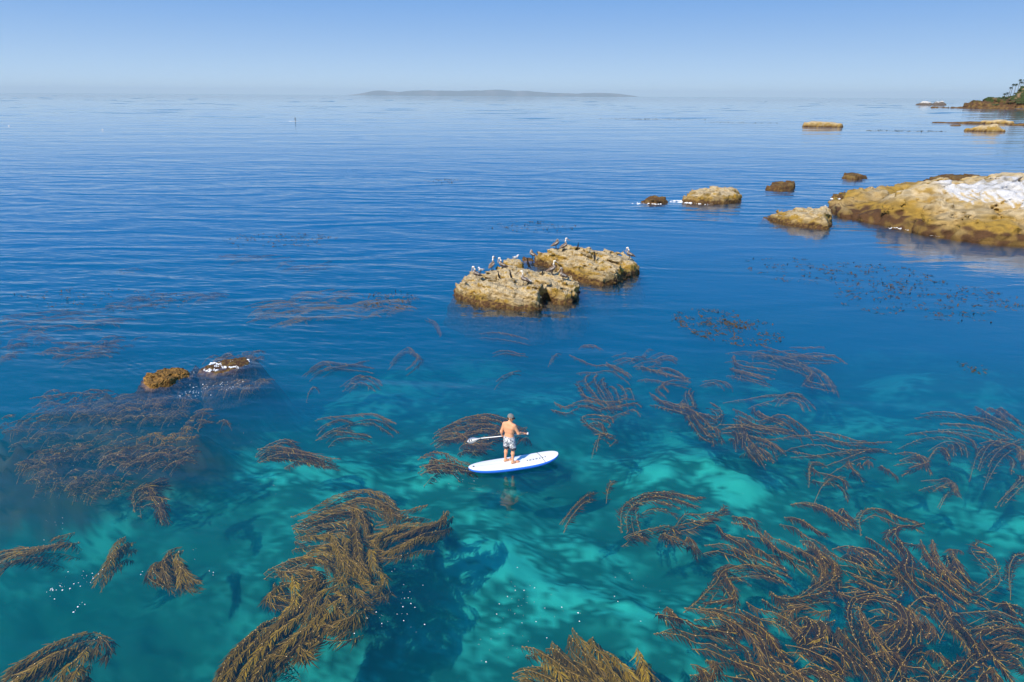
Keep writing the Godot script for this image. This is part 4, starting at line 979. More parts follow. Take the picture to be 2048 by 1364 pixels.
		[-16.69, -25.54, -16.65, -25.82, -16.51, -26.02, -16.26, -26.15],
		[-15.56, -26.11, -15.22, -26.1, -14.89, -26.05, -14.56, -25.96],
		[-16.43, -26.1, -16.15, -25.95, -15.87, -25.96, -15.61, -26.13],
		[-18.42, -26.56, -18.11, -26.72, -17.85, -26.95, -17.65, -27.24],
		[-17.69, -26.37, -17.6, -26.56, -17.49, -26.75, -17.38, -26.93],
		[-16.35, -26.2, -16.06, -26.47, -15.75, -26.72, -15.41, -26.94],
		[-18.35, -26.77, -17.88, -26.68, -17.44, -26.74, -17.02, -26.97],
		[-18.58, -26.49, -18.27, -26.76, -17.92, -26.82, -17.54, -26.67],
		[-17.49, -25.67, -17.5, -26.08, -17.32, -26.38, -16.95, -26.57],
		[-19.99, -26.51, -19.64, -26.52, -19.3, -26.44, -19, -26.27],
	]},
	{label = "hazy weed bed on the reef's far left flank", depth = 0.75, tone = 1, fill = 0, blade = 0.22, spread = 0.2, strands = [
		[-18.79, -24.3, -18.64, -24.32, -18.51, -24.4, -18.43, -24.53],
		[-18.58, -24.57, -18.43, -24.73, -18.31, -24.9, -18.21, -25.09],
		[-19.7, -24.38, -19.52, -24.58, -19.33, -24.77, -19.13, -24.95],
		[-18.37, -24.69, -18.29, -24.84, -18.24, -25.01, -18.21, -25.17],
		[-17.91, -22.91, -17.9, -23.14, -17.78, -23.29, -17.55, -23.36],
		[-18.69, -23.8, -18.53, -23.95, -18.37, -24.1, -18.19, -24.24],
		[-18.57, -23.43, -18.43, -23.6, -18.29, -23.78, -18.16, -23.96],
		[-18.3, -24.89, -18.14, -24.81, -17.98, -24.79, -17.81, -24.81],
		[-18.27, -24.01, -18.14, -24.16, -17.99, -24.3, -17.83, -24.42],
		[-19.17, -23.65, -18.97, -23.8, -18.8, -23.98, -18.67, -24.2],
		[-18.18, -23.79, -17.89, -23.67, -17.6, -23.68, -17.3, -23.81],
		[-18.08, -23.14, -17.83, -23.31, -17.65, -23.53, -17.56, -23.82],
		[-19.05, -24.53, -18.91, -24.63, -18.76, -24.72, -18.63, -24.82],
		[-18.42, -23.35, -18.23, -23.56, -18.03, -23.75, -17.81, -23.92],
		[-18.61, -24.57, -18.53, -24.75, -18.42, -24.9, -18.26, -25.02],
		[-19.67, -23.55, -19.48, -23.67, -19.28, -23.78, -19.09, -23.9],
		[-20.18, -23.92, -19.97, -24, -19.76, -24, -19.55, -23.9],
		[-19.88, -24.21, -19.7, -24.3, -19.52, -24.4, -19.35, -24.5],
		[-18.98, -23.03, -18.85, -23.11, -18.73, -23.2, -18.62, -23.3],
		[-18.93, -23.74, -18.81, -23.9, -18.69, -24.07, -18.59, -24.24],
		[-17.6, -23.85, -17.39, -23.75, -17.17, -23.66, -16.94, -23.58],
		[-19.59, -23.82, -19.42, -23.97, -19.34, -24.16, -19.35, -24.39],
		[-19.06, -23.46, -18.83, -23.48, -18.65, -23.41, -18.51, -23.23],
		[-18.54, -24.74, -18.29, -24.73, -18.04, -24.72, -17.79, -24.69],
		[-18.5, -23.86, -18.37, -23.92, -18.25, -24, -18.15, -24.1],
		[-18.94, -23.08, -18.79, -23.11, -18.68, -23.17, -18.59, -23.28],
		[-17.92, -24.15, -17.7, -24.27, -17.49, -24.42, -17.31, -24.6],
		[-18.09, -22.84, -17.92, -23.02, -17.77, -23.21, -17.65, -23.42],
		[-19.7, -23.89, -19.72, -24.04, -19.69, -24.18, -19.62, -24.31],
		[-19.22, -23.68, -19.09, -23.78, -18.94, -23.85, -18.78, -23.88],
		[-18.73, -23.72, -18.51, -23.77, -18.31, -23.85, -18.13, -23.99],
		[-18.47, -24.65, -18.21, -24.68, -17.96, -24.76, -17.73, -24.9],
		[-18.91, -22.71, -18.8, -22.89, -18.66, -23.05, -18.52, -23.2],
		[-18.09, -23.57, -17.97, -23.64, -17.85, -23.72, -17.72, -23.79],
		[-19.39, -24.14, -19.23, -24.2, -19.07, -24.24, -18.9, -24.26],
		[-18.91, -22.75, -18.69, -22.86, -18.46, -22.96, -18.23, -23.04],
		[-18.88, -24.42, -18.62, -24.55, -18.36, -24.68, -18.11, -24.83],
		[-18.79, -23.47, -18.59, -23.7, -18.47, -23.97, -18.42, -24.27],
		[-18.72, -24.77, -18.56, -24.88, -18.39, -24.97, -18.2, -25.04],
		[-19.42, -24.39, -19.33, -24.53, -19.19, -24.6, -19.02, -24.6],
		[-19.87, -23.07, -19.69, -23.16, -19.5, -23.22, -19.29, -23.25],
		[-18.19, -23.78, -17.98, -23.92, -17.84, -24.12, -17.78, -24.36],
		[-19.47, -23.29, -19.27, -23.27, -19.1, -23.34, -18.97, -23.5],
		[-19.99, -24.09, -19.85, -24.17, -19.7, -24.21, -19.54, -24.21],
	]},
	{label = "purple weed mat beyond the wave washed ledge", depth = 0.35, tone = 1, fill = 0, blade = 0.22, spread = 0.2, strands = [
		[-13.93, -30.68, -13.83, -30.78, -13.72, -30.86, -13.6, -30.94],
		[-13.03, -30.77, -12.87, -30.7, -12.71, -30.7, -12.55, -30.77],
		[-12.57, -30.31, -12.41, -30.48, -12.32, -30.68, -12.3, -30.91],
		[-12.31, -29.63, -12.17, -29.85, -11.97, -29.97, -11.71, -29.98],
		[-13.12, -30.07, -13.03, -30.21, -12.93, -30.35, -12.82, -30.47],
		[-14, -30.44, -13.8, -30.56, -13.59, -30.58, -13.37, -30.52],
		[-12.9, -30.04, -12.6, -29.97, -12.34, -30.03, -12.11, -30.24],
		[-13.23, -30.76, -13.05, -30.81, -12.92, -30.92, -12.83, -31.09],
		[-12.92, -30.1, -12.7, -30.22, -12.48, -30.34, -12.25, -30.46],
		[-13.98, -29.75, -13.78, -29.76, -13.59, -29.79, -13.4, -29.86],
		[-13.06, -30.78, -12.9, -30.72, -12.74, -30.73, -12.58, -30.8],
		[-14.07, -29.73, -13.83, -29.79, -13.59, -29.85, -13.34, -29.9],
		[-13.78, -30.18, -13.6, -30.23, -13.43, -30.29, -13.27, -30.38],
		[-12.9, -29.99, -12.72, -30.01, -12.55, -30, -12.37, -29.96],
		[-14.28, -30.13, -14.11, -30.15, -13.95, -30.12, -13.81, -30.02],
		[-13.08, -30.69, -13.02, -30.82, -12.94, -30.92, -12.82, -30.99],
		[-12.27, -30.03, -12.11, -30.01, -11.98, -30.05, -11.86, -30.15],
		[-14.26, -30.31, -14.02, -30.42, -13.77, -30.53, -13.52, -30.63],
		[-12.73, -30.76, -12.58, -30.83, -12.43, -30.87, -12.27, -30.88],
		[-13, -30.79, -12.83, -30.69, -12.64, -30.67, -12.45, -30.74],
		[-12.73, -30.13, -12.63, -30.24, -12.51, -30.33, -12.36, -30.39],
		[-14.6, -29.87, -14.37, -30.01, -14.19, -30.21, -14.06, -30.44],
		[-12.63, -30.16, -12.36, -30.14, -12.11, -30.22, -11.89, -30.37],
		[-14.03, -30.05, -13.85, -30.07, -13.73, -30.16, -13.66, -30.32],
		[-13.61, -30.91, -13.48, -31.04, -13.33, -31.06, -13.17, -30.99],
		[-14.13, -30.51, -13.98, -30.61, -13.85, -30.73, -13.74, -30.88],
		[-12.71, -29.73, -12.59, -29.85, -12.52, -29.98, -12.51, -30.15],
		[-14.33, -30.09, -14.22, -30.34, -14.13, -30.6, -14.08, -30.87],
		[-14.09, -30.34, -14, -30.5, -13.88, -30.61, -13.71, -30.67],
		[-12.97, -30.38, -12.72, -30.42, -12.47, -30.43, -12.22, -30.4],
		[-14.05, -29.74, -13.88, -29.76, -13.75, -29.84, -13.66, -29.99],
		[-14, -29.46, -13.8, -29.73, -13.53, -29.82, -13.2, -29.72],
		[-13.81, -30.15, -13.57, -30.22, -13.33, -30.24, -13.08, -30.19],
		[-12.4, -29.83, -12.12, -29.96, -11.95, -30.18, -11.87, -30.48],
		[-14.27, -30.27, -14.07, -30.38, -13.85, -30.46, -13.62, -30.5],
		[-12.75, -30.64, -12.52, -30.85, -12.25, -30.93, -11.94, -30.87],
		[-13.91, -29.81, -13.76, -29.91, -13.6, -30.01, -13.45, -30.11],
	]},
	{label = "weed fringe around the wave washed ledge", depth = 0.25, tone = 1, fill = 0, blade = 0.22, spread = 0.2, strands = [
		[-11.17, -27.08, -11.05, -27.08, -10.94, -27.05, -10.82, -27.02],
		[-11.98, -27.18, -11.77, -27.13, -11.57, -27.14, -11.38, -27.23],
		[-11.14, -26.97, -11.03, -27, -10.92, -27.03, -10.82, -27.06],
		[-11.09, -27.2, -10.88, -27.24, -10.68, -27.28, -10.47, -27.32],
		[-12.02, -27.24, -11.89, -27.25, -11.76, -27.23, -11.64, -27.19],
		[-11.54, -27.3, -11.39, -27.4, -11.24, -27.49, -11.1, -27.6],
		[-11.4, -26.68, -11.29, -26.73, -11.18, -26.75, -11.06, -26.76],
		[-11.75, -27.12, -11.56, -27.1, -11.37, -27.08, -11.18, -27.08],
		[-11.35, -27.71, -11.14, -27.63, -10.93, -27.59, -10.71, -27.59],
		[-11.05, -27.61, -10.85, -27.6, -10.66, -27.62, -10.47, -27.67],
		[-11.15, -26.73, -11.03, -26.71, -10.91, -26.7, -10.78, -26.7],
		[-11.07, -27.4, -10.91, -27.43, -10.76, -27.39, -10.64, -27.28],
		[-12.15, -27.16, -11.98, -27.22, -11.81, -27.21, -11.65, -27.13],
		[-11.97, -27.07, -11.77, -27.09, -11.56, -27.07, -11.37, -27],
		[-11.52, -26.9, -11.37, -26.91, -11.22, -26.92, -11.07, -26.93],
		[-11.88, -27.23, -11.75, -27.34, -11.59, -27.38, -11.42, -27.35],
	]},
	{label = "sparse weed bed in the middle of the reef", depth = 0.7, tone = 1, fill = 0, blade = 0.22, spread = 0.2, strands = [
		[-16.11, -22.32, -15.95, -22.5, -15.76, -22.63, -15.53, -22.72],
		[-15.83, -21.75, -15.65, -21.88, -15.47, -22, -15.28, -22.12],
		[-15.18, -21.64, -15, -21.81, -14.81, -21.99, -14.63, -22.16],
		[-16.45, -21.99, -16.24, -22.03, -16.02, -22.08, -15.81, -22.14],
		[-16.5, -21.87, -16.25, -21.95, -16, -22.01, -15.73, -22.05],
		[-15.77, -21.7, -15.48, -21.75, -15.23, -21.89, -15.03, -22.11],
		[-16.59, -22.2, -16.4, -22.42, -16.17, -22.53, -15.89, -22.54],
		[-16.34, -21.74, -16.09, -21.92, -15.81, -22.06, -15.52, -22.16],
		[-15.62, -22.07, -15.47, -22.13, -15.34, -22.22, -15.24, -22.34],
		[-16.22, -21.87, -15.94, -22.03, -15.64, -22.1, -15.32, -22.07],
		[-15.71, -22.4, -15.58, -22.71, -15.37, -22.94, -15.07, -23.09],
		[-15.64, -23.12, -15.32, -23.21, -15.05, -23.36, -14.82, -23.59],
		[-13.86, -22.14, -13.73, -22.25, -13.59, -22.34, -13.44, -22.43],
		[-14.01, -22.46, -13.9, -22.74, -13.71, -22.94, -13.44, -23.07],
		[-15.56, -22.2, -15.24, -22.33, -14.93, -22.31, -14.63, -22.14],
		[-15.44, -22.32, -15.25, -22.37, -15.1, -22.48, -14.98, -22.64],
		[-14.65, -22.28, -14.49, -22.33, -14.33, -22.37, -14.17, -22.41],
		[-15.06, -22.01, -14.97, -22.21, -14.82, -22.31, -14.61, -22.31],
		[-16.39, -22.93, -16.09, -22.97, -15.82, -23.1, -15.59, -23.31],
		[-15.16, -22.87, -15.03, -23.04, -14.87, -23.15, -14.65, -23.19],
		[-15.79, -22.95, -15.63, -23.07, -15.48, -23.2, -15.34, -23.34],
		[-14.74, -22.57, -14.55, -22.69, -14.35, -22.74, -14.13, -22.73],
		[-16.65, -22.3, -16.5, -22.39, -16.33, -22.43, -16.15, -22.42],
		[-15.96, -21.81, -15.7, -21.92, -15.51, -21.86, -15.38, -21.61],
		[-14.03, -22.68, -13.84, -22.71, -13.66, -22.74, -13.48, -22.8],
		[-14.76, -22.48, -14.59, -22.57, -14.42, -22.59, -14.24, -22.55],
		[-14.25, -21.95, -14.01, -22.16, -13.8, -22.4, -13.63, -22.66],
		[-16.09, -22.15, -15.91, -22.24, -15.76, -22.37, -15.62, -22.52],
		[-14.39, -21.86, -14.22, -21.91, -14.06, -21.91, -13.89, -21.86],
		[-15.36, -21.27, -15.15, -21.47, -14.94, -21.67, -14.74, -21.87],
		[-15.23, -21.88, -15.05, -21.97, -14.85, -22.03, -14.64, -22.04],
		[-16.05, -21.92, -15.79, -22.08, -15.52, -22.11, -15.23, -22.02],
		[-15.17, -22.57, -14.8, -22.42, -14.53, -22.53, -14.38, -22.9],
		[-15.4, -22.61, -15.12, -22.75, -14.88, -22.92, -14.67, -23.15],
		[-15.32, -22.81, -15.13, -22.92, -14.94, -22.95, -14.74, -22.89],
		[-14.36, -21.64, -14.14, -21.87, -13.88, -21.94, -13.57, -21.86],
		[-16.06, -22, -15.9, -21.9, -15.74, -21.89, -15.56, -21.96],
		[-15.42, -22.65, -15.37, -22.83, -15.27, -22.97, -15.12, -23.08],
		[-14.52, -22.01, -14.41, -22.26, -14.27, -22.48, -14.1, -22.69],
		[-15.25, -22.05, -15, -22.02, -14.75, -22.03, -14.49, -22.07],
		[-14.12, -22.09, -13.9, -22.08, -13.72, -22.17, -13.58, -22.36],
		[-15.88, -21.52, -15.57, -21.56, -15.31, -21.71, -15.11, -21.96],
		[-14.82, -23.03, -14.57, -23.03, -14.37, -23.13, -14.21, -23.33],
		[-15.78, -21.5, -15.58, -21.66, -15.36, -21.68, -15.13, -21.56],
	]},
	{label = "golden weed crest breaking the surface along the reef's lower ridge", depth = 0.04, tone = 0, fill = 0, blade = 0.16, spread = 0.2, strands = [
		[-12.98, -21.69, -12.92, -21.75, -12.87, -21.81, -12.83, -21.87],
		[-12.54, -21.53, -12.42, -21.58, -12.33, -21.55, -12.26, -21.45],
		[-11.39, -21.72, -11.32, -21.74, -11.25, -21.77, -11.19, -21.81],
		[-11.9, -21.74, -11.91, -21.86, -11.87, -21.96, -11.78, -22.05],
		[-12.71, -21.62, -12.64, -21.71, -12.58, -21.81, -12.53, -21.91],
		[-12.46, -21.85, -12.34, -21.93, -12.21, -21.94, -12.08, -21.91],
		[-11.97, -21.68, -11.84, -21.62, -11.71, -21.64, -11.6, -21.73],
		[-12.53, -21.63, -12.4, -21.65, -12.29, -21.69, -12.2, -21.77],
		[-13.24, -21.62, -13.16, -21.61, -13.08, -21.63, -13.02, -21.68],
		[-12.84, -21.73, -12.83, -21.85, -12.77, -21.93, -12.66, -21.97],
		[-11.5, -21.52, -11.44, -21.6, -11.37, -21.67, -11.29, -21.73],
		[-12.03, -21.8, -11.91, -21.78, -11.8, -21.82, -11.72, -21.92],
		[-12.84, -21.96, -12.76, -21.96, -12.68, -21.97, -12.6, -21.97],
		[-12.35, -21.63, -12.25, -21.6, -12.14, -21.58, -12.03, -21.59],
		[-13.17, -21.7, -13.06, -21.74, -12.94, -21.76, -12.81, -21.75],
		[-13.07, -21.94, -12.95, -21.92, -12.83, -21.93, -12.72, -21.97],
		[-11.71, -21.81, -11.63, -21.79, -11.56, -21.8, -11.5, -21.85],
		[-12.57, -21.67, -12.48, -21.69, -12.39, -21.71, -12.3, -21.71],
		[-12.22, -21.89, -12.17, -21.93, -12.12, -21.97, -12.08, -22.02],
		[-12.15, -21.79, -12.06, -21.88, -11.96, -21.94, -11.84, -21.98],
		[-11.9, -21.51, -11.77, -21.54, -11.64, -21.57, -11.52, -21.62],
		[-12.21, -21.82, -12.14, -21.84, -12.06, -21.84, -11.99, -21.83],
		[-13.45, -21.68, -13.34, -21.63, -13.22, -21.63, -13.1, -21.67],
		[-12.35, -21.85, -12.28, -21.92, -12.2, -21.98, -12.11, -22.02],
		[-12.81, -21.75, -12.71, -21.73, -12.61, -21.7, -12.51, -21.69],
		[-12.22, -21.6, -12.15, -21.62, -12.07, -21.63, -12, -21.65],
	]},
	{label = "golden weed crest at the right end of the reef's lower ridge", depth = 0.03, tone = 0, fill = 0, blade = 0.14, spread = 0.2, strands = [
		[-11.79, -22.4, -11.74, -22.37, -11.7, -22.37, -11.65, -22.38],
		[-11.81, -22.27, -11.74, -22.3, -11.67, -22.32, -11.6, -22.33],
		[-12.06, -22.44, -12, -22.44, -11.94, -22.43, -11.88, -22.42],
		[-11.78, -22.3, -11.75, -22.35, -11.72, -22.4, -11.7, -22.46],
		[-11.85, -22.32, -11.82, -22.28, -11.77, -22.26, -11.71, -22.28],
		[-11.92, -22.27, -11.84, -22.24, -11.77, -22.2, -11.72, -22.14],
		[-12.03, -22.23, -12.02, -22.29, -11.99, -22.32, -11.94, -22.32],
		[-12.03, -22.53, -11.96, -22.55, -11.88, -22.56, -11.8, -22.56],
		[-11.97, -22.45, -11.93, -22.46, -11.89, -22.46, -11.84, -22.46],
		[-12.13, -22.32, -12.06, -22.28, -11.98, -22.27, -11.9, -22.29],
		[-11.48, -22.36, -11.44, -22.4, -11.41, -22.44, -11.37, -22.48],
		[-11.78, -22.24, -11.73, -22.24, -11.69, -22.23, -11.65, -22.21],
	]},
	{label = "brown weed carpet across the reef's middle slope", depth = 0.5, tone = 1, fill = 0, blade = 0.2, spread = 0.2, strands = [
		[-14.78, -24.57, -14.53, -24.45, -14.3, -24.48, -14.09, -24.67],
		[-15.76, -24.89, -15.53, -24.83, -15.31, -24.76, -15.09, -24.69],
		[-13.77, -24.65, -13.51, -24.75, -13.26, -24.85, -13, -24.95],
		[-15.5, -24.22, -15.28, -24.48, -15, -24.57, -14.67, -24.48],
		[-14.78, -24.46, -14.5, -24.6, -14.23, -24.76, -13.98, -24.94],
		[-14.84, -24.32, -14.7, -24.39, -14.57, -24.46, -14.44, -24.53],
		[-16.09, -24.49, -15.91, -24.39, -15.74, -24.4, -15.57, -24.54],
		[-14.98, -25.07, -14.7, -25.11, -14.42, -25.1, -14.15, -25.04],
		[-16.5, -24.72, -16.28, -24.73, -16.08, -24.79, -15.88, -24.89],
		[-14.23, -24.37, -13.99, -24.53, -13.79, -24.73, -13.61, -24.95],
		[-17.35, -24.24, -17.11, -24.35, -16.89, -24.47, -16.67, -24.61],
		[-14.39, -24.46, -14.23, -24.47, -14.09, -24.5, -13.94, -24.55],
		[-13.52, -24.35, -13.3, -24.53, -13.07, -24.55, -12.83, -24.39],
		[-13.71, -24.67, -13.48, -24.75, -13.25, -24.76, -13.02, -24.72],
		[-15.48, -23.98, -15.22, -24.14, -14.95, -24.23, -14.66, -24.27],
		[-17.13, -24.41, -17.03, -24.57, -16.9, -24.66, -16.72, -24.7],
		[-15.45, -24.23, -15.34, -24.45, -15.26, -24.69, -15.21, -24.93],
		[-13.88, -24.97, -13.57, -24.73, -13.27, -24.74, -12.97, -24.98],
		[-16.2, -24.49, -15.99, -24.51, -15.8, -24.57, -15.61, -24.67],
		[-14.04, -24.06, -13.82, -24.23, -13.59, -24.4, -13.36, -24.55],
		[-16.89, -24.51, -16.7, -24.73, -16.47, -24.9, -16.22, -25.04],
		[-13.63, -24.29, -13.36, -24.39, -13.08, -24.51, -12.81, -24.63],
		[-15.81, -24.97, -15.68, -25.08, -15.53, -25.15, -15.36, -25.17],
		[-16.43, -23.81, -16.26, -23.94, -16.08, -24.07, -15.9, -24.2],
		[-17.4, -24.16, -17.3, -24.32, -17.2, -24.48, -17.11, -24.65],
		[-16.29, -24.42, -16.1, -24.57, -15.98, -24.77, -15.93, -25],
		[-13.64, -24.53, -13.43, -24.65, -13.2, -24.74, -12.96, -24.8],
		[-14.17, -24.38, -13.9, -24.53, -13.63, -24.7, -13.39, -24.9],
		[-14.59, -24.71, -14.35, -24.63, -14.12, -24.67, -13.91, -24.81],
		[-14.66, -23.93, -14.52, -23.98, -14.37, -24, -14.22, -23.99],
		[-17.54, -24.49, -17.29, -24.57, -17.04, -24.69, -16.82, -24.84],
		[-14.48, -24.84, -14.25, -24.8, -14.01, -24.77, -13.78, -24.77],
		[-14.74, -24.27, -14.58, -24.31, -14.44, -24.38, -14.31, -24.48],
		[-16.43, -24.08, -16.2, -24.31, -15.94, -24.47, -15.64, -24.57],
		[-15.2, -24.78, -14.97, -24.85, -14.79, -24.98, -14.66, -25.18],
		[-16.36, -24.68, -16.14, -24.66, -15.93, -24.62, -15.71, -24.55],
		[-15.77, -24.25, -15.49, -23.99, -15.23, -24, -14.99, -24.29],
		[-14.16, -24.45, -13.94, -24.52, -13.78, -24.67, -13.69, -24.89],
		[-13.74, -23.98, -13.58, -24.19, -13.37, -24.31, -13.11, -24.34],
		[-13.74, -24.31, -13.49, -24.28, -13.27, -24.34, -13.07, -24.48],
		[-15.79, -24.33, -15.66, -24.5, -15.5, -24.64, -15.3, -24.74],
		[-14.27, -24.83, -14.1, -25.02, -13.91, -25.06, -13.67, -24.97],
		[-14.7, -24.29, -14.42, -24.36, -14.15, -24.33, -13.89, -24.2],
		[-16.65, -24.87, -16.51, -24.94, -16.37, -24.97, -16.22, -24.93],
		[-16.72, -24.42, -16.48, -24.59, -16.29, -24.8, -16.13, -25.05],
		[-16.09, -23.94, -15.8, -24.05, -15.51, -24.05, -15.21, -23.95],
		[-15.81, -24.67, -15.6, -24.74, -15.39, -24.77, -15.17, -24.76],
		[-15.95, -24.78, -15.78, -24.84, -15.63, -24.81, -15.49, -24.69],
		[-14.44, -25.12, -14.29, -25.05, -14.13, -25.03, -13.97, -25.07],
		[-14.38, -23.95, -14.23, -24.01, -14.07, -24.05, -13.9, -24.07],
		[-17.11, -24.21, -16.91, -24.36, -16.7, -24.5, -16.49, -24.65],
		[-17.15, -24.17, -16.92, -24.33, -16.67, -24.49, -16.42, -24.62],
		[-15.82, -24.7, -15.53, -24.83, -15.33, -25.04, -15.21, -25.33],
		[-16.06, -24.38, -15.85, -24.4, -15.64, -24.37, -15.44, -24.32],
		[-16.26, -24.32, -16, -24.41, -15.76, -24.56, -15.55, -24.74],
		[-14.88, -24.36, -14.69, -24.38, -14.51, -24.4, -14.33, -24.44],
		[-15.72, -24.81, -15.49, -24.88, -15.27, -24.93, -15.04, -24.98],
		[-16.03, -24.91, -15.84, -24.97, -15.67, -25.05, -15.5, -25.14],
		[-16.1, -24.51, -15.95, -24.48, -15.79, -24.48, -15.64, -24.51],
		[-16.76, -24.92, -16.51, -25.09, -16.24, -25.17, -15.93, -25.15],
		[-13.53, -24.4, -13.4, -24.68, -13.22, -24.93, -13, -25.15],
		[-15.57, -24.79, -15.31, -24.89, -15.1, -25.05, -14.94, -25.27],
		[-15.71, -24.08, -15.53, -24.16, -15.36, -24.24, -15.2, -24.34],
		[-15.43, -24.54, -15.12, -24.64, -14.86, -24.82, -14.65, -25.06],
		[-15.38, -24.33, -15.26, -24.41, -15.15, -24.5, -15.04, -24.61],
		[-15.82, -24.64, -15.64, -24.7, -15.47, -24.78, -15.3, -24.88],
		[-14.92, -24.34, -14.67, -24.4, -14.44, -24.51, -14.24, -24.68],
		[-16.19, -23.99, -16.04, -24.24, -15.9, -24.5, -15.78, -24.77],
	]},
	{label = "dim weed carpet at the reef's lower left", depth = 0.8, tone = 1, fill = 0, blade = 0.2, spread = 0.2, strands = [
		[-16.05, -20.02, -15.92, -20.14, -15.77, -20.22, -15.6, -20.27],
		[-14.42, -20.24, -14.24, -20.27, -14.1, -20.36, -14, -20.52],
		[-16.46, -20.02, -16.25, -20.04, -16.05, -20.04, -15.84, -20.03],
		[-15.59, -20.23, -15.48, -20.22, -15.38, -20.24, -15.29, -20.3],
		[-16.07, -20.41, -15.88, -20.31, -15.69, -20.26, -15.47, -20.28],
		[-16.2, -20.03, -16, -20.12, -15.82, -20.21, -15.64, -20.32],
		[-15.21, -19.67, -15.16, -19.78, -15.09, -19.86, -14.99, -19.92],
		[-15.48, -19.74, -15.33, -19.8, -15.19, -19.85, -15.04, -19.92],
		[-15.4, -19.71, -15.3, -19.74, -15.21, -19.78, -15.13, -19.84],
		[-14.48, -20.27, -14.37, -20.31, -14.26, -20.33, -14.15, -20.35],
		[-14.69, -19.75, -14.59, -19.82, -14.49, -19.89, -14.4, -19.97],
		[-14.89, -19.69, -14.75, -19.68, -14.62, -19.68, -14.48, -19.7],
		[-16.23, -20.07, -16.08, -20.11, -15.94, -20.16, -15.8, -20.22],
		[-15.88, -19.66, -15.79, -19.71, -15.73, -19.79, -15.7, -19.9],
		[-16.03, -20.21, -15.85, -20.12, -15.67, -20.13, -15.5, -20.26],
		[-14.74, -19.7, -14.64, -19.73, -14.54, -19.77, -14.44, -19.79],
		[-16.04, -20.27, -15.88, -20.27, -15.73, -20.27, -15.57, -20.29],
		[-15.18, -19.49, -15.12, -19.56, -15.05, -19.63, -14.97, -19.69],
		[-16.01, -19.74, -15.9, -19.76, -15.78, -19.8, -15.68, -19.85],
		[-15.52, -20.4, -15.32, -20.37, -15.14, -20.42, -14.99, -20.55],
		[-14.27, -20.24, -14.08, -20.15, -13.88, -20.11, -13.67, -20.11],
		[-14.62, -20.27, -14.43, -20.32, -14.23, -20.32, -14.04, -20.29],
		[-15.89, -20.25, -15.77, -20.29, -15.65, -20.34, -15.54, -20.4],
		[-16.07, -20.11, -15.87, -20.17, -15.68, -20.26, -15.51, -20.39],
		[-14.25, -19.61, -14.1, -19.78, -13.91, -19.87, -13.68, -19.88],
		[-15.26, -19.84, -15.13, -20, -14.98, -20.13, -14.81, -20.24],
		[-15.1, -20.07, -14.93, -20.15, -14.76, -20.23, -14.6, -20.32],
		[-15.12, -20.11, -14.95, -20.19, -14.8, -20.3, -14.67, -20.45],
		[-15.22, -20.21, -15.13, -20.38, -15.02, -20.54, -14.89, -20.69],
		[-15.04, -19.86, -14.97, -19.98, -14.87, -20.07, -14.73, -20.12],
		[-14.78, -19.86, -14.63, -19.83, -14.48, -19.86, -14.34, -19.93],
		[-15.07, -19.85, -14.96, -19.88, -14.87, -19.93, -14.78, -19.99],
		[-15.53, -19.78, -15.43, -19.9, -15.3, -19.98, -15.14, -20],
		[-15.55, -20.1, -15.43, -20.17, -15.31, -20.24, -15.2, -20.31],
		[-15.54, -19.89, -15.44, -19.85, -15.34, -19.87, -15.25, -19.94],
		[-15.89, -19.96, -15.75, -19.93, -15.64, -19.96, -15.53, -20.06],
		[-14.69, -19.87, -14.61, -19.95, -14.53, -20.02, -14.44, -20.08],
		[-14.31, -19.9, -14.17, -20.04, -14.03, -20.16, -13.87, -20.27],
		[-14.68, -19.77, -14.55, -19.92, -14.38, -20.01, -14.18, -20.04],
		[-15.97, -19.64, -15.87, -19.7, -15.79, -19.79, -15.73, -19.89],
	]},
	{label = "brown weed skirt below the knobbly rock top", depth = 0.28, tone = 1, fill = 0, blade = 0.2, spread = 0.2, strands = [
		[-15, -25.16, -14.95, -25.33, -14.84, -25.44, -14.67, -25.48],
		[-14.91, -25.01, -14.82, -25.01, -14.74, -25.01, -14.66, -25.03],
		[-14.73, -25.36, -14.57, -25.34, -14.44, -25.37, -14.32, -25.48],
		[-14.22, -25.37, -14.11, -25.43, -14.01, -25.5, -13.92, -25.58],
		[-13.66, -25.52, -13.59, -25.62, -13.49, -25.71, -13.39, -25.79],
		[-14.43, -25.06, -14.29, -25.07, -14.18, -25.13, -14.09, -25.23],
		[-14.91, -25.45, -14.76, -25.45, -14.62, -25.47, -14.47, -25.5],
		[-15.01, -25.44, -14.94, -25.5, -14.87, -25.54, -14.78, -25.56],
		[-14.46, -24.78, -14.35, -24.88, -14.22, -24.95, -14.07, -24.96],
		[-14.83, -24.85, -14.69, -24.93, -14.58, -25.05, -14.51, -25.2],
		[-14.86, -25.13, -14.77, -25.17, -14.69, -25.22, -14.62, -25.28],
		[-14.33, -25.19, -14.21, -25.21, -14.09, -25.24, -13.98, -25.3],
		[-14.65, -25.1, -14.56, -25.18, -14.46, -25.25, -14.35, -25.31],
		[-13.45, -25.39, -13.36, -25.52, -13.25, -25.63, -13.14, -25.73],
		[-13.41, -25.18, -13.27, -25.17, -13.13, -25.2, -13, -25.26],
		[-14.34, -25.59, -14.18, -25.58, -14.03, -25.61, -13.88, -25.67],
		[-14.64, -25.45, -14.54, -25.47, -14.45, -25.49, -14.35, -25.51],
		[-15.3, -25.17, -15.22, -25.29, -15.1, -25.37, -14.96, -25.42],
		[-14.28, -24.84, -14.15, -24.92, -14.01, -25.01, -13.88, -25.09],
		[-13.43, -25.2, -13.42, -25.32, -13.36, -25.38, -13.24, -25.38],
		[-15.08, -25.14, -14.96, -25.23, -14.84, -25.28, -14.69, -25.31],
		[-14.52, -25.58, -14.42, -25.7, -14.3, -25.74, -14.15, -25.69],
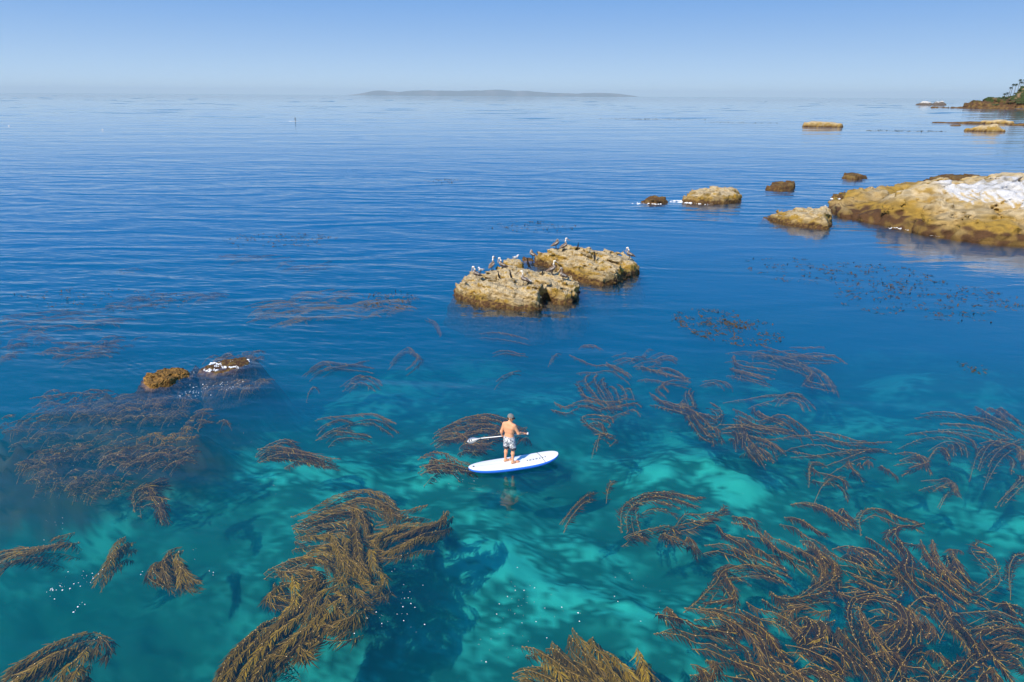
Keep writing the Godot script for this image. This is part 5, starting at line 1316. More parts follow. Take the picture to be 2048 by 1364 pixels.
		[-14.97, -25.44, -14.85, -25.42, -14.74, -25.42, -14.62, -25.45],
		[-14.52, -25.33, -14.44, -25.25, -14.35, -25.22, -14.24, -25.23],
		[-13.29, -25.36, -13.14, -25.37, -12.99, -25.39, -12.84, -25.42],
		[-13.66, -25.32, -13.54, -25.39, -13.41, -25.4, -13.28, -25.34],
		[-13.85, -25.07, -13.74, -25.16, -13.61, -25.2, -13.47, -25.17],
		[-14.45, -24.78, -14.33, -24.89, -14.2, -24.95, -14.04, -24.96],
		[-14.54, -25.14, -14.4, -25.07, -14.26, -24.98, -14.14, -24.88],
		[-14.84, -25.09, -14.68, -25.01, -14.52, -25.03, -14.39, -25.15],
		[-14.33, -25.39, -14.21, -25.4, -14.1, -25.43, -13.99, -25.48],
		[-13.96, -25.19, -13.84, -25.26, -13.76, -25.36, -13.73, -25.49],
		[-13.52, -25.67, -13.4, -25.67, -13.3, -25.64, -13.2, -25.58],
		[-14.59, -25.42, -14.48, -25.44, -14.36, -25.46, -14.25, -25.49],
	]},
	{label = "brown weed skirt below the wave washed ledge", depth = 0.26, tone = 1, fill = 0, blade = 0.2, spread = 0.2, strands = [
		[-13.24, -26.65, -13.16, -26.75, -13.07, -26.78, -12.95, -26.75],
		[-11.5, -26.55, -11.38, -26.69, -11.23, -26.74, -11.04, -26.71],
		[-12.46, -26.28, -12.34, -26.37, -12.19, -26.41, -12.04, -26.39],
		[-13.01, -26.21, -12.94, -26.3, -12.87, -26.39, -12.81, -26.48],
		[-11.36, -26.52, -11.26, -26.57, -11.18, -26.63, -11.09, -26.7],
		[-12, -26.42, -11.93, -26.48, -11.88, -26.55, -11.85, -26.63],
		[-12.14, -26.38, -12.04, -26.5, -11.93, -26.6, -11.79, -26.68],
		[-11.51, -26.72, -11.41, -26.71, -11.31, -26.72, -11.21, -26.75],
		[-13.34, -26.95, -13.18, -26.91, -13.03, -26.88, -12.87, -26.84],
		[-11.87, -26.93, -11.76, -26.96, -11.65, -26.98, -11.54, -27],
		[-11.88, -26.81, -11.76, -26.87, -11.63, -26.9, -11.5, -26.9],
		[-12.15, -26.2, -12.03, -26.26, -11.9, -26.31, -11.77, -26.35],
		[-11.45, -26.35, -11.3, -26.39, -11.15, -26.46, -11.02, -26.55],
		[-12.38, -26.74, -12.3, -26.7, -12.21, -26.68, -12.11, -26.66],
		[-12.27, -26.9, -12.19, -26.89, -12.11, -26.89, -12.03, -26.91],
		[-12.94, -26.43, -12.85, -26.46, -12.76, -26.46, -12.67, -26.43],
		[-12.84, -26.69, -12.72, -26.77, -12.59, -26.83, -12.45, -26.89],
		[-11.63, -26.52, -11.48, -26.49, -11.34, -26.51, -11.21, -26.57],
		[-12.22, -26.57, -12.17, -26.65, -12.11, -26.71, -12.02, -26.75],
		[-12.63, -27.1, -12.55, -27.04, -12.46, -27.02, -12.36, -27.05],
		[-12.83, -26.5, -12.75, -26.57, -12.66, -26.62, -12.56, -26.64],
		[-11.55, -26.7, -11.46, -26.67, -11.37, -26.65, -11.28, -26.65],
		[-12.04, -27.06, -11.88, -27.01, -11.73, -26.97, -11.58, -26.93],
		[-11.44, -26.46, -11.3, -26.43, -11.17, -26.4, -11.03, -26.35],
		[-11.34, -26.71, -11.23, -26.73, -11.12, -26.77, -11.02, -26.83],
		[-12.36, -26.45, -12.25, -26.45, -12.13, -26.45, -12.02, -26.43],
		[-12.34, -26.84, -12.2, -26.83, -12.07, -26.83, -11.93, -26.84],
		[-11.67, -26.78, -11.6, -26.86, -11.52, -26.94, -11.44, -27.02],
		[-13.11, -26.49, -12.98, -26.48, -12.88, -26.53, -12.81, -26.64],
		[-12.94, -26.28, -12.8, -26.37, -12.66, -26.47, -12.54, -26.59],
		[-11.8, -26.34, -11.69, -26.44, -11.57, -26.49, -11.43, -26.5],
		[-11.67, -26.99, -11.59, -26.98, -11.51, -26.99, -11.43, -27],
		[-12.4, -26.79, -12.25, -26.81, -12.11, -26.83, -11.96, -26.86],
		[-12.7, -26.58, -12.59, -26.61, -12.48, -26.63, -12.37, -26.65],
	]},
]
var ROCKS := [
	{name = "pelican_rock", label = "pale ochre twin slab rock with most of the pelicans, nearest the paddler", group = "rocks in the sea", cell = 0.075, steep = 8, style = 0, seed = 3, poly = PackedVector2Array([Vector2(-3.68, -40.54), Vector2(-3.11, -39.13), Vector2(-2.32, -38.2), Vector2(-0.99, -37.53), Vector2(0.44, -37.07), Vector2(1.35, -37.09), Vector2(1.66, -37.78), Vector2(1.8, -39.02), Vector2(2.02, -39.34), Vector2(2.33, -38.4), Vector2(3.06, -38.01), Vector2(3.68, -38.43), Vector2(3.99, -39.28), Vector2(3.95, -40.83), Vector2(3.34, -41.87), Vector2(1.15, -43.05), Vector2(-0.81, -43.39), Vector2(-2.73, -42.71)]),
		ctrl = [[-3.54, -40.66, 0.13], [-2.88, -40.11, 0.82], [-1.63, -39.26, 0.96], [-0.43, -38.76, 0.95], [1.04, -38.27, 0.91], [1.51, -38.39, 0.79], [-2.51, -38.93, 0.43], [-1, -38.13, 0.3], [0.74, -37.66, 0.3], [-2, -40.81, 0.86], [-0.45, -40.28, 0.82], [0.78, -40.08, 0.63], [1.53, -39.87, 0.53], [-2.21, -41.98, 0.78], [-1.27, -42.25, 0.95], [-0.15, -42.27, 1.05], [1.13, -42.18, 1.01], [2.37, -41.49, 0.97], [3.54, -40.36, 0.88], [3.87, -39.6, 0.53], [2, -40.33, 0.88]]},
	{name = "pelican_rock", label = "long ochre slab rock with the taller pelicans, behind the twin slab rock", group = "rocks in the sea", cell = 0.075, steep = 6, style = 0, seed = 8, poly = PackedVector2Array([Vector2(1.47, -49.2), Vector2(2.14, -47.65), Vector2(2.94, -46.05), Vector2(3.88, -44.68), Vector2(4.92, -43.39), Vector2(5.83, -42.78), Vector2(6.56, -43.43), Vector2(7.36, -44.36), Vector2(8.46, -44.93), Vector2(8.83, -45.91), Vector2(8.7, -47.36), Vector2(7.06, -48.4), Vector2(4.97, -49.3), Vector2(3.18, -50.07), Vector2(1.88, -50.37)]),
		ctrl = [[1.59, -49.37, 0.15], [2.36, -48.59, 0.63], [2.98, -47.98, 1.16], [3.75, -47.69, 1.23], [4.4, -46.96, 1.29], [5.12, -46.39, 1.31], [5.86, -45.84, 0.91], [7.07, -45.87, 1.05], [7.85, -46.03, 0.95], [8.5, -46.19, 0.81], [3.31, -46.35, 0.6], [4.57, -44.97, 0.62], [5.79, -43.8, 0.47], [7.25, -44.76, 0.62]]},
	{name = "rock_block", label = "small square rock block between the two pelican rocks", group = "rocks in the sea", cell = 0.09, steep = 7, style = 0, seed = 12, poly = PackedVector2Array([Vector2(-0.73, -44.71), Vector2(-0.16, -44.18), Vector2(0.71, -44.21), Vector2(0.86, -45.29), Vector2(0.53, -46.13), Vector2(-0.51, -46.11)]),
		ctrl = [[-0.5, -45.12, 0.9], [0.52, -45.15, 0.97], [0.01, -45.14, 1]]},
	{name = "sea_rock", label = "low weedy ledge tip joining the long pelican rock", group = "rocks in the sea", cell = 0.1, steep = 3, style = 2, seed = 13, poly = PackedVector2Array([Vector2(0.74, -49.51), Vector2(1.28, -48.88), Vector2(1.66, -49.21), Vector2(1.39, -50.19)]),
		ctrl = [[1.22, -49.52, 0.15]]},
	{name = "sea_cliff", label = "large yellow sea rock streaked with white bird droppings at the right edge", group = "rocks in the sea", cell = 0.17, steep = 3.5, style = 1, seed = 21, poly = PackedVector2Array([Vector2(33.64, -74.28), Vector2(33.84, -69.75), Vector2(34.96, -66.86), Vector2(35.86, -63.92), Vector2(36.87, -60.74), Vector2(38.16, -59.18), Vector2(39.83, -57.7), Vector2(42.46, -56.12), Vector2(46.53, -53.34), Vector2(53.5, -54.47), Vector2(69.76, -72.29), Vector2(65.9, -77.29), Vector2(59.04, -79.65), Vector2(54.79, -81.87), Vector2(49.2, -82.47), Vector2(43.29, -81.4), Vector2(37.62, -78.04)]),
		ctrl = [[34.61, -75.01, 0.32], [35.7, -72.68, 1.26], [37.58, -71.13, 2.2], [39.38, -69.64, 2.7], [40.78, -67.63, 3.26], [41.86, -66.53, 4.01], [43.89, -65.5, 4.14], [45.45, -64.23, 3.57], [46.96, -62.51, 3.97], [34.81, -68.58, 0.65], [36.56, -65.26, 0.86], [37.7, -62.21, 0.69], [38.86, -60.34, 0.8], [40.69, -59.03, 0.87], [43.35, -57.38, 1.11], [49.26, -71.55, 3.88], [52.31, -70.1, 4.1], [54.24, -65.85, 4.94], [61.69, -66.1, 4.96], [47.57, -74.81, 2.46], [42.98, -76.4, 1.53], [38.63, -66.42, 1.97], [40.01, -63.79, 2.14], [42.05, -61.86, 2.35], [44.76, -60.52, 2.56], [48.92, -56.3, 2.9]]},
	{name = "sea_rock", label = "wedge shaped tan rock with a flat cut right end, left of the large streaked rock", group = "rocks in the sea", cell = 0.14, steep = 5, style = 0, seed = 31, poly = PackedVector2Array([Vector2(25.12, -68.84), Vector2(25.83, -65.99), Vector2(27.41, -63.9), Vector2(29.21, -63.19), Vector2(30.35, -65.05), Vector2(31.24, -67.87), Vector2(29.43, -70.21), Vector2(26.84, -70.12)]),
		ctrl = [[25.38, -68.85, 0.15], [26.46, -67.71, 0.59], [28.13, -66.91, 1.07], [29.76, -65.57, 1.48], [30.11, -65.04, 1.04]]},
	{name = "sea_rock", label = "jagged brown rock with white surf at its left foot", group = "rocks in the sea", cell = 0.16, steep = 4.5, style = 0, seed = 32, poly = PackedVector2Array([Vector2(19.84, -80.44), Vector2(21.33, -78.53), Vector2(24.21, -78.65), Vector2(26.79, -80.32), Vector2(27.19, -83.67), Vector2(24.31, -85.31), Vector2(21.49, -83.86)]),
		ctrl = [[20.66, -81.7, 0.35], [22.05, -81.34, 1.04], [22.95, -81.38, 1.16], [23.72, -81.41, 0.81], [24.44, -81.44, 1.28], [25.75, -81.5, 1.51], [26.58, -81.12, 0.52]]},
	{name = "sea_rock", label = "low rust brown ledge left of the surf", group = "rocks in the sea", cell = 0.16, steep = 3, style = 2, seed = 33, poly = PackedVector2Array([Vector2(14.71, -79.43), Vector2(16.16, -78.32), Vector2(18.02, -79.57), Vector2(17.47, -81.98), Vector2(15.9, -81.5)]),
		ctrl = [[16.55, -80.3, 0.46], [17.43, -80.34, 0.4], [15.42, -79.86, 0.17]]},
	{name = "sea_rock", label = "small brown rock beyond the wedge shaped rock", group = "rocks in the sea", cell = 0.18, steep = 4, style = 2, seed = 34, poly = PackedVector2Array([Vector2(33.6, -92), Vector2(34.85, -90.53), Vector2(37.25, -91.65), Vector2(38.36, -94.88), Vector2(35.93, -95.31)]),
		ctrl = [[34.6, -92.56, 0.39], [36.84, -92.67, 0.79], [35.62, -92.61, 0.59]]},
	{name = "sea_rock", label = "low flat rock farthest out, above the small brown rock", group = "rocks in the sea", cell = 0.2, steep = 3, style = 2, seed = 35, poly = PackedVector2Array([Vector2(49.69, -105.75), Vector2(50.91, -103.83), Vector2(53.89, -105.97), Vector2(54.74, -109.48), Vector2(52.33, -109.35)]),
		ctrl = [[51.41, -106.51, 0.52], [52.58, -106.57, 0.52], [53.6, -106.63, 0.22]]},
	{name = "sea_rock", label = "awash red brown ledge behind the large streaked rock's left tip", group = "rocks in the sea", cell = 0.2, steep = 2, style = 2, seed = 36, poly = PackedVector2Array([Vector2(38.21, -83.28), Vector2(39.86, -82.92), Vector2(42.91, -84.77), Vector2(43.32, -87.05), Vector2(41.07, -86.95)]),
		ctrl = [[40.66, -84.68, 0.36], [42.12, -85.18, 0.3]]},
	{name = "sea_rock", label = "dark low rock hump directly behind the large streaked rock", group = "rocks in the sea", cell = 0.22, steep = 3, style = 2, seed = 37, poly = PackedVector2Array([Vector2(59.09, -99.89), Vector2(60.63, -96.5), Vector2(65.28, -96.72), Vector2(69.25, -102.86), Vector2(65.5, -104.59), Vector2(61.65, -103.1)]),
		ctrl = [[59.98, -99.94, 0.35], [62.78, -100.07, 0.91], [66.12, -100.24, 0.98]]},
	{name = "sea_rock", label = "flat topped brown slab alone in the distance", group = "rocks in the sea", cell = 0.6, steep = 6, style = 0, seed = 38, poly = PackedVector2Array([Vector2(121.6, -301.58), Vector2(127.08, -296.74), Vector2(135.79, -295.45), Vector2(137.56, -298.4), Vector2(132.29, -303.15), Vector2(124.64, -305.22)]),
		ctrl = [[123.53, -303.22, 1.59], [126.82, -301.8, 2.19], [130.94, -300.03, 1.99], [135.87, -297.89, 1.79]]},
	{name = "sea_rock", label = "distant wedge shaped brown rock near the right edge", group = "rocks in the sea", cell = 0.6, steep = 4, style = 0, seed = 39, poly = PackedVector2Array([Vector2(170.31, -270.4), Vector2(175.17, -265.14), Vector2(182.22, -263.57), Vector2(182.36, -268.61), Vector2(175.53, -273.12)]),
		ctrl = [[172.45, -271.05, 0.89], [176.21, -268.57, 1.96], [179.62, -266.31, 2.67], [181.16, -265.3, 0.89]]},
	{name = "sea_rock", label = "distant flat brown rock behind the distant wedge shaped rock", group = "rocks in the sea", cell = 0.8, steep = 4, style = 0, seed = 40, poly = PackedVector2Array([Vector2(231.4, -355.83), Vector2(237.08, -350.83), Vector2(243.92, -348.54), Vector2(244.92, -352.51), Vector2(235.71, -358.73)]),
		ctrl = [[235.24, -355.56, 1.4], [239.85, -352.45, 1.87], [242.61, -350.59, 1.4]]},
	{name = "reef_ledge", label = "dark awash reef line left of the distant flat rock", group = "rocks in the sea", cell = 0.9, steep = 2, style = 2, seed = 41, poly = PackedVector2Array([Vector2(209.6, -361.76), Vector2(218.57, -355.06), Vector2(229.75, -349.3), Vector2(231.16, -354.23), Vector2(216.42, -362.18)]),
		ctrl = [[217.75, -359.04, 0.47], [228.42, -352.45, 0.95]]},
	{name = "sea_rock", label = "distant low rock cut by the right edge", group = "rocks in the sea", cell = 0.8, steep = 3, style = 2, seed = 42, poly = PackedVector2Array([Vector2(229.58, -333.96), Vector2(234.07, -328.64), Vector2(241.32, -324.51), Vector2(244.32, -328.7), Vector2(234.33, -334.8)]),
		ctrl = [[233.33, -333.4, 0.66], [238.1, -328.92, 1.53]]},
	{name = "reef_ledge", label = "small dark awash reef patch before the distant rocks", group = "rocks in the sea", cell = 0.8, steep = 2, style = 2, seed = 43, poly = PackedVector2Array([Vector2(197.32, -324.75), Vector2(200.77, -321.76), Vector2(202.78, -323.11), Vector2(199.16, -325.34)]),
		ctrl = [[200.26, -323.8, 0.43]]},
	{name = "sea_stack", label = "white topped sea stack, left of the far pair", group = "far sea stacks", cell = 0.8, steep = 1, style = 3, seed = 44, poly = PackedVector2Array([Vector2(755.22, -1360.96), Vector2(762.95, -1351.39), Vector2(781.36, -1346.13), Vector2(784.06, -1356.69), Vector2(765.39, -1367.28)]),
		ctrl = [[763.91, -1364.67, 2.65], [772.01, -1355.75, 8.83], [776.99, -1352.93, 7.51]]},
	{name = "sea_stack", label = "pointed white topped sea stack, right of the far pair", group = "far sea stacks", cell = 0.8, steep = 1.1, style = 3, seed = 45, poly = PackedVector2Array([Vector2(792.83, -1378.97), Vector2(798.2, -1370.7), Vector2(818.17, -1364.09), Vector2(820.84, -1374.44), Vector2(801.84, -1385.6)]),
		ctrl = [[800.35, -1383.07, 3.14], [807.36, -1374.69, 7.16], [812.43, -1371.72, 11.17], [814.96, -1370.23, 8.5]]},
	{name = "reef_ledge", label = "long dark reef line reaching from the headland", group = "rocks in the sea", cell = 2, steep = 1.2, style = 2, seed = 46, poly = PackedVector2Array([Vector2(528.69, -956.9), Vector2(569.95, -924.39), Vector2(620.64, -890.56), Vector2(626.79, -900.44), Vector2(583.48, -929.67), Vector2(538.53, -956.26)]),
		ctrl = [[551.26, -943.77, 0.67], [580.41, -924.73, 1.51], [608.94, -904.7, 1.82]]},
	{name = "barnacled_rock", label = "knobbly orange brown rock top breaking the surface on the left reef", group = "rocks in the sea", cell = 0.05, steep = 2, style = 4, seed = 51, poly = PackedVector2Array([Vector2(-15.62, -26.5), Vector2(-15.19, -26.03), Vector2(-14.85, -25.88), Vector2(-14.33, -26.3), Vector2(-13.99, -27.24), Vector2(-14.32, -27.69), Vector2(-15.19, -27.68), Vector2(-15.76, -27.15)]),
		ctrl = [[-15.32, -26.45, 0.14], [-14.95, -26.72, 0.16], [-14.52, -27.17, 0.15], [-14.26, -27.35, 0.12]]},
	{name = "reef_ledge", label = "wave washed ledge with white foam on the left reef", group = "rocks in the sea", cell = 0.06, steep = 1.5, style = 2, seed = 52, poly = PackedVector2Array([Vector2(-13.7, -27.76), Vector2(-12.9, -27.42), Vector2(-12.19, -27.84), Vector2(-11.86, -28.75), Vector2(-12.32, -29.37), Vector2(-13.13, -29.1), Vector2(-13.68, -28.23)]),
		ctrl = [[-13.2, -27.88, 0.01], [-12.62, -28.37, 0.02], [-12.2, -28.93, 0.01]]},
	{name = "headland", label = "", group = "", cell = 1.6, steep = 1.6, style = 5, seed = 61, poly = PackedVector2Array([Vector2(633.81, -1027.81), Vector2(636.16, -1009.68), Vector2(650.46, -988.53), Vector2(684.23, -953.49), Vector2(743.98, -905.42), Vector2(785.44, -963.6), Vector2(728.29, -1015.3), Vector2(678.95, -1044.99), Vector2(657.15, -1044.07)]),
		ctrl = [[642.63, -1027, 1.27], [645.49, -1019.48, 3.5], [648.36, -1011.96, 6.04], [663.13, -1034.33, 6.04], [664.45, -1011.45, 10.47], [676.39, -1008.43, 13.31], [691.7, -1008.48, 17.72], [698.21, -992.88, 23.99], [719.25, -977.88, 33.96], [754.31, -952.89, 43.25], [644.99, -1005.58, 3.37], [660.84, -986.61, 5.72], [689.42, -960.76, 11.73], [723.18, -942.18, 18.35]]},
]
const BIRDS := [
	["pelican_bill_down", -2.24, -41.04, 195, 1, "pelican farthest left on the twin slab rock, bill tucked down"],
	["pelican_alert", -1.3, -42.85, 60, 1, "pelican with neck stretched, second from the left tip of the twin slab rock"],
	["pelican_bill_down", -0.66, -42.54, 190, 1, "pelican with white head, third from the left tip of the twin slab rock"],
	["pelican_alert", 0.7, -40.12, 175, 1, "grey pelican standing on the near edge of the twin slab rock"],
	["gull", 0.99, -40.53, 150, 1, "white gull beside the pelican on the near edge"],
	["pelican_resting", 1.48, -49.27, 160, 1, "brown pelican hunched behind the small square block"],
	["cormorant", 1, -42.71, 180, 1, "black cormorant beside the hunched brown pelican"],
	["pelican_alert", 2.45, -41.12, 10, 1, "pelican leaning right at the right end of the twin slab rock"],
	["pelican_upright", 3.07, -40.28, 200, 1, "brown pelican at the right tip of the twin slab rock"],
	["cormorant", -0.83, -40.65, 180, 0.75, "small dark cormorant in the middle of the twin slab rock, left of two"],
	["cormorant", -0.11, -40.47, 150, 0.8, "small dark cormorant in the middle of the twin slab rock, right of two"],
	["cormorant", 1.87, -41.26, 20, 0.6, "small dark cormorant on the rear slope of the twin slab rock"],
	["gull", -2.02, -42.66, 200, 1, "white gull behind the farthest left pelican"],
	["pelican_resting", 3.08, -47.9, 20, 1, "hunched brown pelican on the top of the long slab rock"],
	["pelican_alert", 3.68, -47.85, 30, 1, "tallest pelican with white head on the top of the long slab rock"],
	["pelican_bill_down", 8.01, -45.98, 180, 1, "pelican standing alone at the right end of the long slab rock"],
	["cormorant", 5.6, -45.78, 100, 0.9, "black cormorant upright in the middle of the long slab rock"],
	["cormorant", 4.6, -47.39, 60, 0.6, "small dark cormorant right of the tallest pelican"],
	["gull", 2.11, -50.25, 170, 1, "white gull on the left slope of the long slab rock"],
	["gull", 0.24, -45.25, 0, 1, "white gull on the small square block"],
]

# ------------------------------------------------------------------ helpers
func tag(o: Node, label := "", category := "", group := "", kind := "") -> Node:
	if label: o.set_meta("label", label)
	if category: o.set_meta("category", category)
	if group: o.set_meta("group", group)
	if kind: o.set_meta("kind", kind)
	return o

func numbered(called: String) -> String:
	names[called] = names.get(called, -1) + 1
	return called if names[called] == 0 else "%s_%03d" % [called, names[called]]

func base(called: String, where := Vector3.ZERO, turn := 0.0) -> Node3D:
	var o := Node3D.new()
	o.name = numbered(called)
	add_child(o)
	o.position = where
	o.rotation.y = turn
	return o

func piece(called: String, mesh: Mesh, material: Material, parent: Node) -> MeshInstance3D:
	var o := MeshInstance3D.new()
	o.mesh = mesh
	o.material_override = material
	o.name = numbered(called) if parent == self else called
	parent.add_child(o, true)
	return o

func lin(r: float, g: float, b: float, a := 1.0) -> Color:
	var c := Color(r, g, b).linear_to_srgb()
	c.a = a
	return c

func mat(key: String, color: Color, rough := 0.8, spec := 0.5) -> StandardMaterial3D:
	var m := StandardMaterial3D.new()
	m.resource_name = key
	m.albedo_color = color
	m.roughness = rough
	m.metallic_specular = spec
	mats[key] = m
	return m

func noise_texture(freq: float, seed_: int, size := 512, octaves := 4, low := 0.0, high := 1.0, type := FastNoiseLite.TYPE_SIMPLEX_SMOOTH) -> NoiseTexture2D:
	var n := FastNoiseLite.new()
	n.noise_type = type
	n.frequency = freq
	n.seed = seed_
	n.fractal_octaves = octaves
	var t := NoiseTexture2D.new()
	t.width = size
	t.height = size
	t.seamless = true
	t.noise = n
	if low != 0.0 or high != 1.0:
		var g := Gradient.new()
		g.colors = PackedColorArray([Color(low, low, low), Color(high, high, high)])
		t.color_ramp = g
	return t

func array_mesh(v: PackedVector3Array, n: PackedVector3Array, idx: PackedInt32Array, c := PackedColorArray()) -> ArrayMesh:
	var a := []
	a.resize(Mesh.ARRAY_MAX)
	a[Mesh.ARRAY_VERTEX] = v
	a[Mesh.ARRAY_NORMAL] = n
	a[Mesh.ARRAY_INDEX] = idx
	if c.size(): a[Mesh.ARRAY_COLOR] = c
	var m := ArrayMesh.new()
	m.add_surface_from_arrays(Mesh.PRIMITIVE_TRIANGLES, a)
	return m

func smooth_normals(v: PackedVector3Array, idx: PackedInt32Array) -> PackedVector3Array:
	var n := PackedVector3Array()
	n.resize(v.size())
	for i in range(0, idx.size(), 3):
		var f := (v[idx[i + 2]] - v[idx[i]]).cross(v[idx[i + 1]] - v[idx[i]])
		n[idx[i]] += f
		n[idx[i + 1]] += f
		n[idx[i + 2]] += f
	for i in n.size():
		n[i] = n[i].normalized() if n[i].length_squared() > 0.0 else Vector3.UP
	return n

func grid_index(rows: int, cols: int) -> PackedInt32Array:
	var idx := PackedInt32Array()
	for r in rows - 1:
		for c in cols - 1:
			var a := r * cols + c
			idx.append_array([a, a + cols, a + 1, a + 1, a + cols, a + cols + 1])
	return idx

# a tube of rings along points, radius for each; front faces clockwise
func tube(points: PackedVector3Array, radii: PackedFloat32Array, sides := 8, squash := 1.0) -> ArrayMesh:
	var v := PackedVector3Array()
	var n := PackedVector3Array()
	var idx := PackedInt32Array()
	var count := points.size()
	var up := Vector3.UP
	for i in count:
		var t := (points[mini(i + 1, count - 1)] - points[maxi(i - 1, 0)]).normalized()
		if absf(t.dot(up)) > 0.95: up = Vector3.RIGHT
		var s := t.cross(up).normalized()
		var w := s.cross(t).normalized()
		up = w
		for k in sides:
			var a := TAU * k / sides
			var d := s * cos(a) + w * sin(a) * squash
			v.append(points[i] + d * radii[i])
			n.append(d.normalized())
	for i in count - 1:
		for k in sides:
			var a := i * sides + k
			var b := i * sides + (k + 1) % sides
			idx.append_array([a, b, a + sides, b, b + sides, a + sides])
	for e in [0, count - 1]:
		var c := v.size()
		v.append(points[e])
		n.append((points[1] - points[0]).normalized() * -1.0 if e == 0 else (points[count - 1] - points[count - 2]).normalized())
		for k in sides:
			var a: int = e * sides + k
			var b: int = e * sides + (k + 1) % sides
			if e == 0: idx.append_array([c, b, a])
			else: idx.append_array([c, a, b])
	return array_mesh(v, n, idx)

# ------------------------------------------------------------------ bodies: tapered capsules joined by a smooth minimum, meshed as surface nets
# bone: [from, to, radius from, radius to, linear colour, flattening axis scale]
func body_mesh(bones: Array, cell: float, blend: float, cut_below := -INF, cut_above := INF) -> ArrayMesh:
	var lo := Vector3(INF, INF, INF)
	var hi := -lo
	for b in bones:
		var r: float = maxf(b[2], b[3]) + blend + 2.0 * cell
		lo = lo.min(b[0] - Vector3.ONE * r).min(b[1] - Vector3.ONE * r)
		hi = hi.max(b[0] + Vector3.ONE * r).max(b[1] + Vector3.ONE * r)
	var nx := int((hi.x - lo.x) / cell) + 2
	var ny := int((hi.y - lo.y) / cell) + 2
	var nz := int((hi.z - lo.z) / cell) + 2
	var d := PackedFloat32Array()
	d.resize(nx * ny * nz)
	d.fill(9.0)
	var near := PackedFloat32Array()
	near.resize(d.size())
	near.fill(9.0)
	var who := PackedByteArray()
	who.resize(d.size())
	for bi in bones.size():
		var b: Array = bones[bi]
		var p: Vector3 = b[0]
		var q: Vector3 = b[1]
		var reach: float = maxf(b[2], b[3]) + blend + 2.0 * cell
		var a0 := Vector3i(((p.min(q) - Vector3.ONE * reach - lo) / cell).floor()).clamp(Vector3i.ZERO, Vector3i(nx - 1, ny - 1, nz - 1))
		var a1 := Vector3i(((p.max(q) + Vector3.ONE * reach - lo) / cell).ceil()).clamp(Vector3i.ZERO, Vector3i(nx - 1, ny - 1, nz - 1))
		var pq := q - p
		var ll := maxf(pq.length_squared(), 1e-9)
		for z in range(a0.z, a1.z + 1):
			for y in range(a0.y, a1.y + 1):
				for x in range(a0.x, a1.x + 1):
					var w := lo + Vector3(x, y, z) * cell
					var t := clampf((w - p).dot(pq) / ll, 0.0, 1.0)
					var e: float = w.distance_to(p + pq * t) - lerpf(b[2], b[3], t)
					var i := (z * ny + y) * nx + x
					if e < near[i]:
						near[i] = e
						who[i] = bi
					var o := d[i]
					var h := maxf(blend - absf(o - e), 0.0) / blend
					d[i] = minf(o, e) - h * h * blend * 0.25
	if cut_below > -INF or cut_above < INF:
		for z in nz:
			for y in ny:
				var yy := lo.y + y * cell
				for x in nx:
					var i := (z * ny + y) * nx + x
					d[i] = maxf(d[i], maxf(cut_below - yy, yy - cut_above))
	var cells := PackedInt32Array()
	var made := nets(d, nx, ny, nz, lo, cell, cells)
	var c := PackedColorArray()
	for i in cells: c.append(bones[who[i]][4])
	return array_mesh(made[0], smooth_normals(made[0], made[1]), made[1], c)

# surface nets of a field on a grid: one vertex in each crossed cell, one quad round each crossed edge
func nets(d: PackedFloat32Array, nx: int, ny: int, nz: int, lo: Vector3, cell: float, cells: PackedInt32Array) -> Array:
	var v := PackedVector3Array()
	var at := {}
	var corner := [0, 1, nx, nx + 1, nx * ny, nx * ny + 1, nx * ny + nx, nx * ny + nx + 1]
	var offs := [Vector3(0, 0, 0), Vector3(1, 0, 0), Vector3(0, 1, 0), Vector3(1, 1, 0), Vector3(0, 0, 1), Vector3(1, 0, 1), Vector3(0, 1, 1), Vector3(1, 1, 1)]
	var edges := [[0, 1], [2, 3], [4, 5], [6, 7], [0, 2], [1, 3], [4, 6], [5, 7], [0, 4], [1, 5], [2, 6], [3, 7]]
	for z in nz - 1:
		for y in ny - 1:
			for x in nx - 1:
				var i := (z * ny + y) * nx + x
				if d[i] > 12.0 * cell or d[i] < -12.0 * cell: continue
				var inside := 0
				for k in 8:
					if d[i + corner[k]] < 0.0: inside += 1
				if inside == 0 or inside == 8: continue
				var sum := Vector3.ZERO
				var m := 0
				for e in edges:
					var f0 := d[i + corner[e[0]]]
					var f1 := d[i + corner[e[1]]]
					if (f0 < 0.0) != (f1 < 0.0):
						var o0: Vector3 = offs[e[0]]
						sum += o0.lerp(offs[e[1]], f0 / (f0 - f1))
						m += 1
				at[i] = v.size()
				v.append(lo + (Vector3(x, y, z) + sum / m) * cell)
				cells.append(i)
	var idx := PackedInt32Array()
	var steps := [1, nx, nx * ny]
	for i in at:
		for axis in 3:
			var s0: int = steps[axis]
			if i + s0 >= d.size(): continue
			var neg := d[i] < 0.0
			if neg == (d[i + s0] < 0.0): continue
			var s1: int = steps[(axis + 1) % 3]
			var s2: int = steps[(axis + 2) % 3]
			if not (at.has(i - s1) and at.has(i - s2) and at.has(i - s1 - s2)): continue
			var q0: int = at[i]
			var q1: int = at[i - s1]
			var q2: int = at[i - s1 - s2]
			var q3: int = at[i - s2]
			if neg: idx.append_array([q0, q2, q1, q0, q3, q2])
			else: idx.append_array([q0, q1, q2, q0, q2, q3])
	return [v, idx]

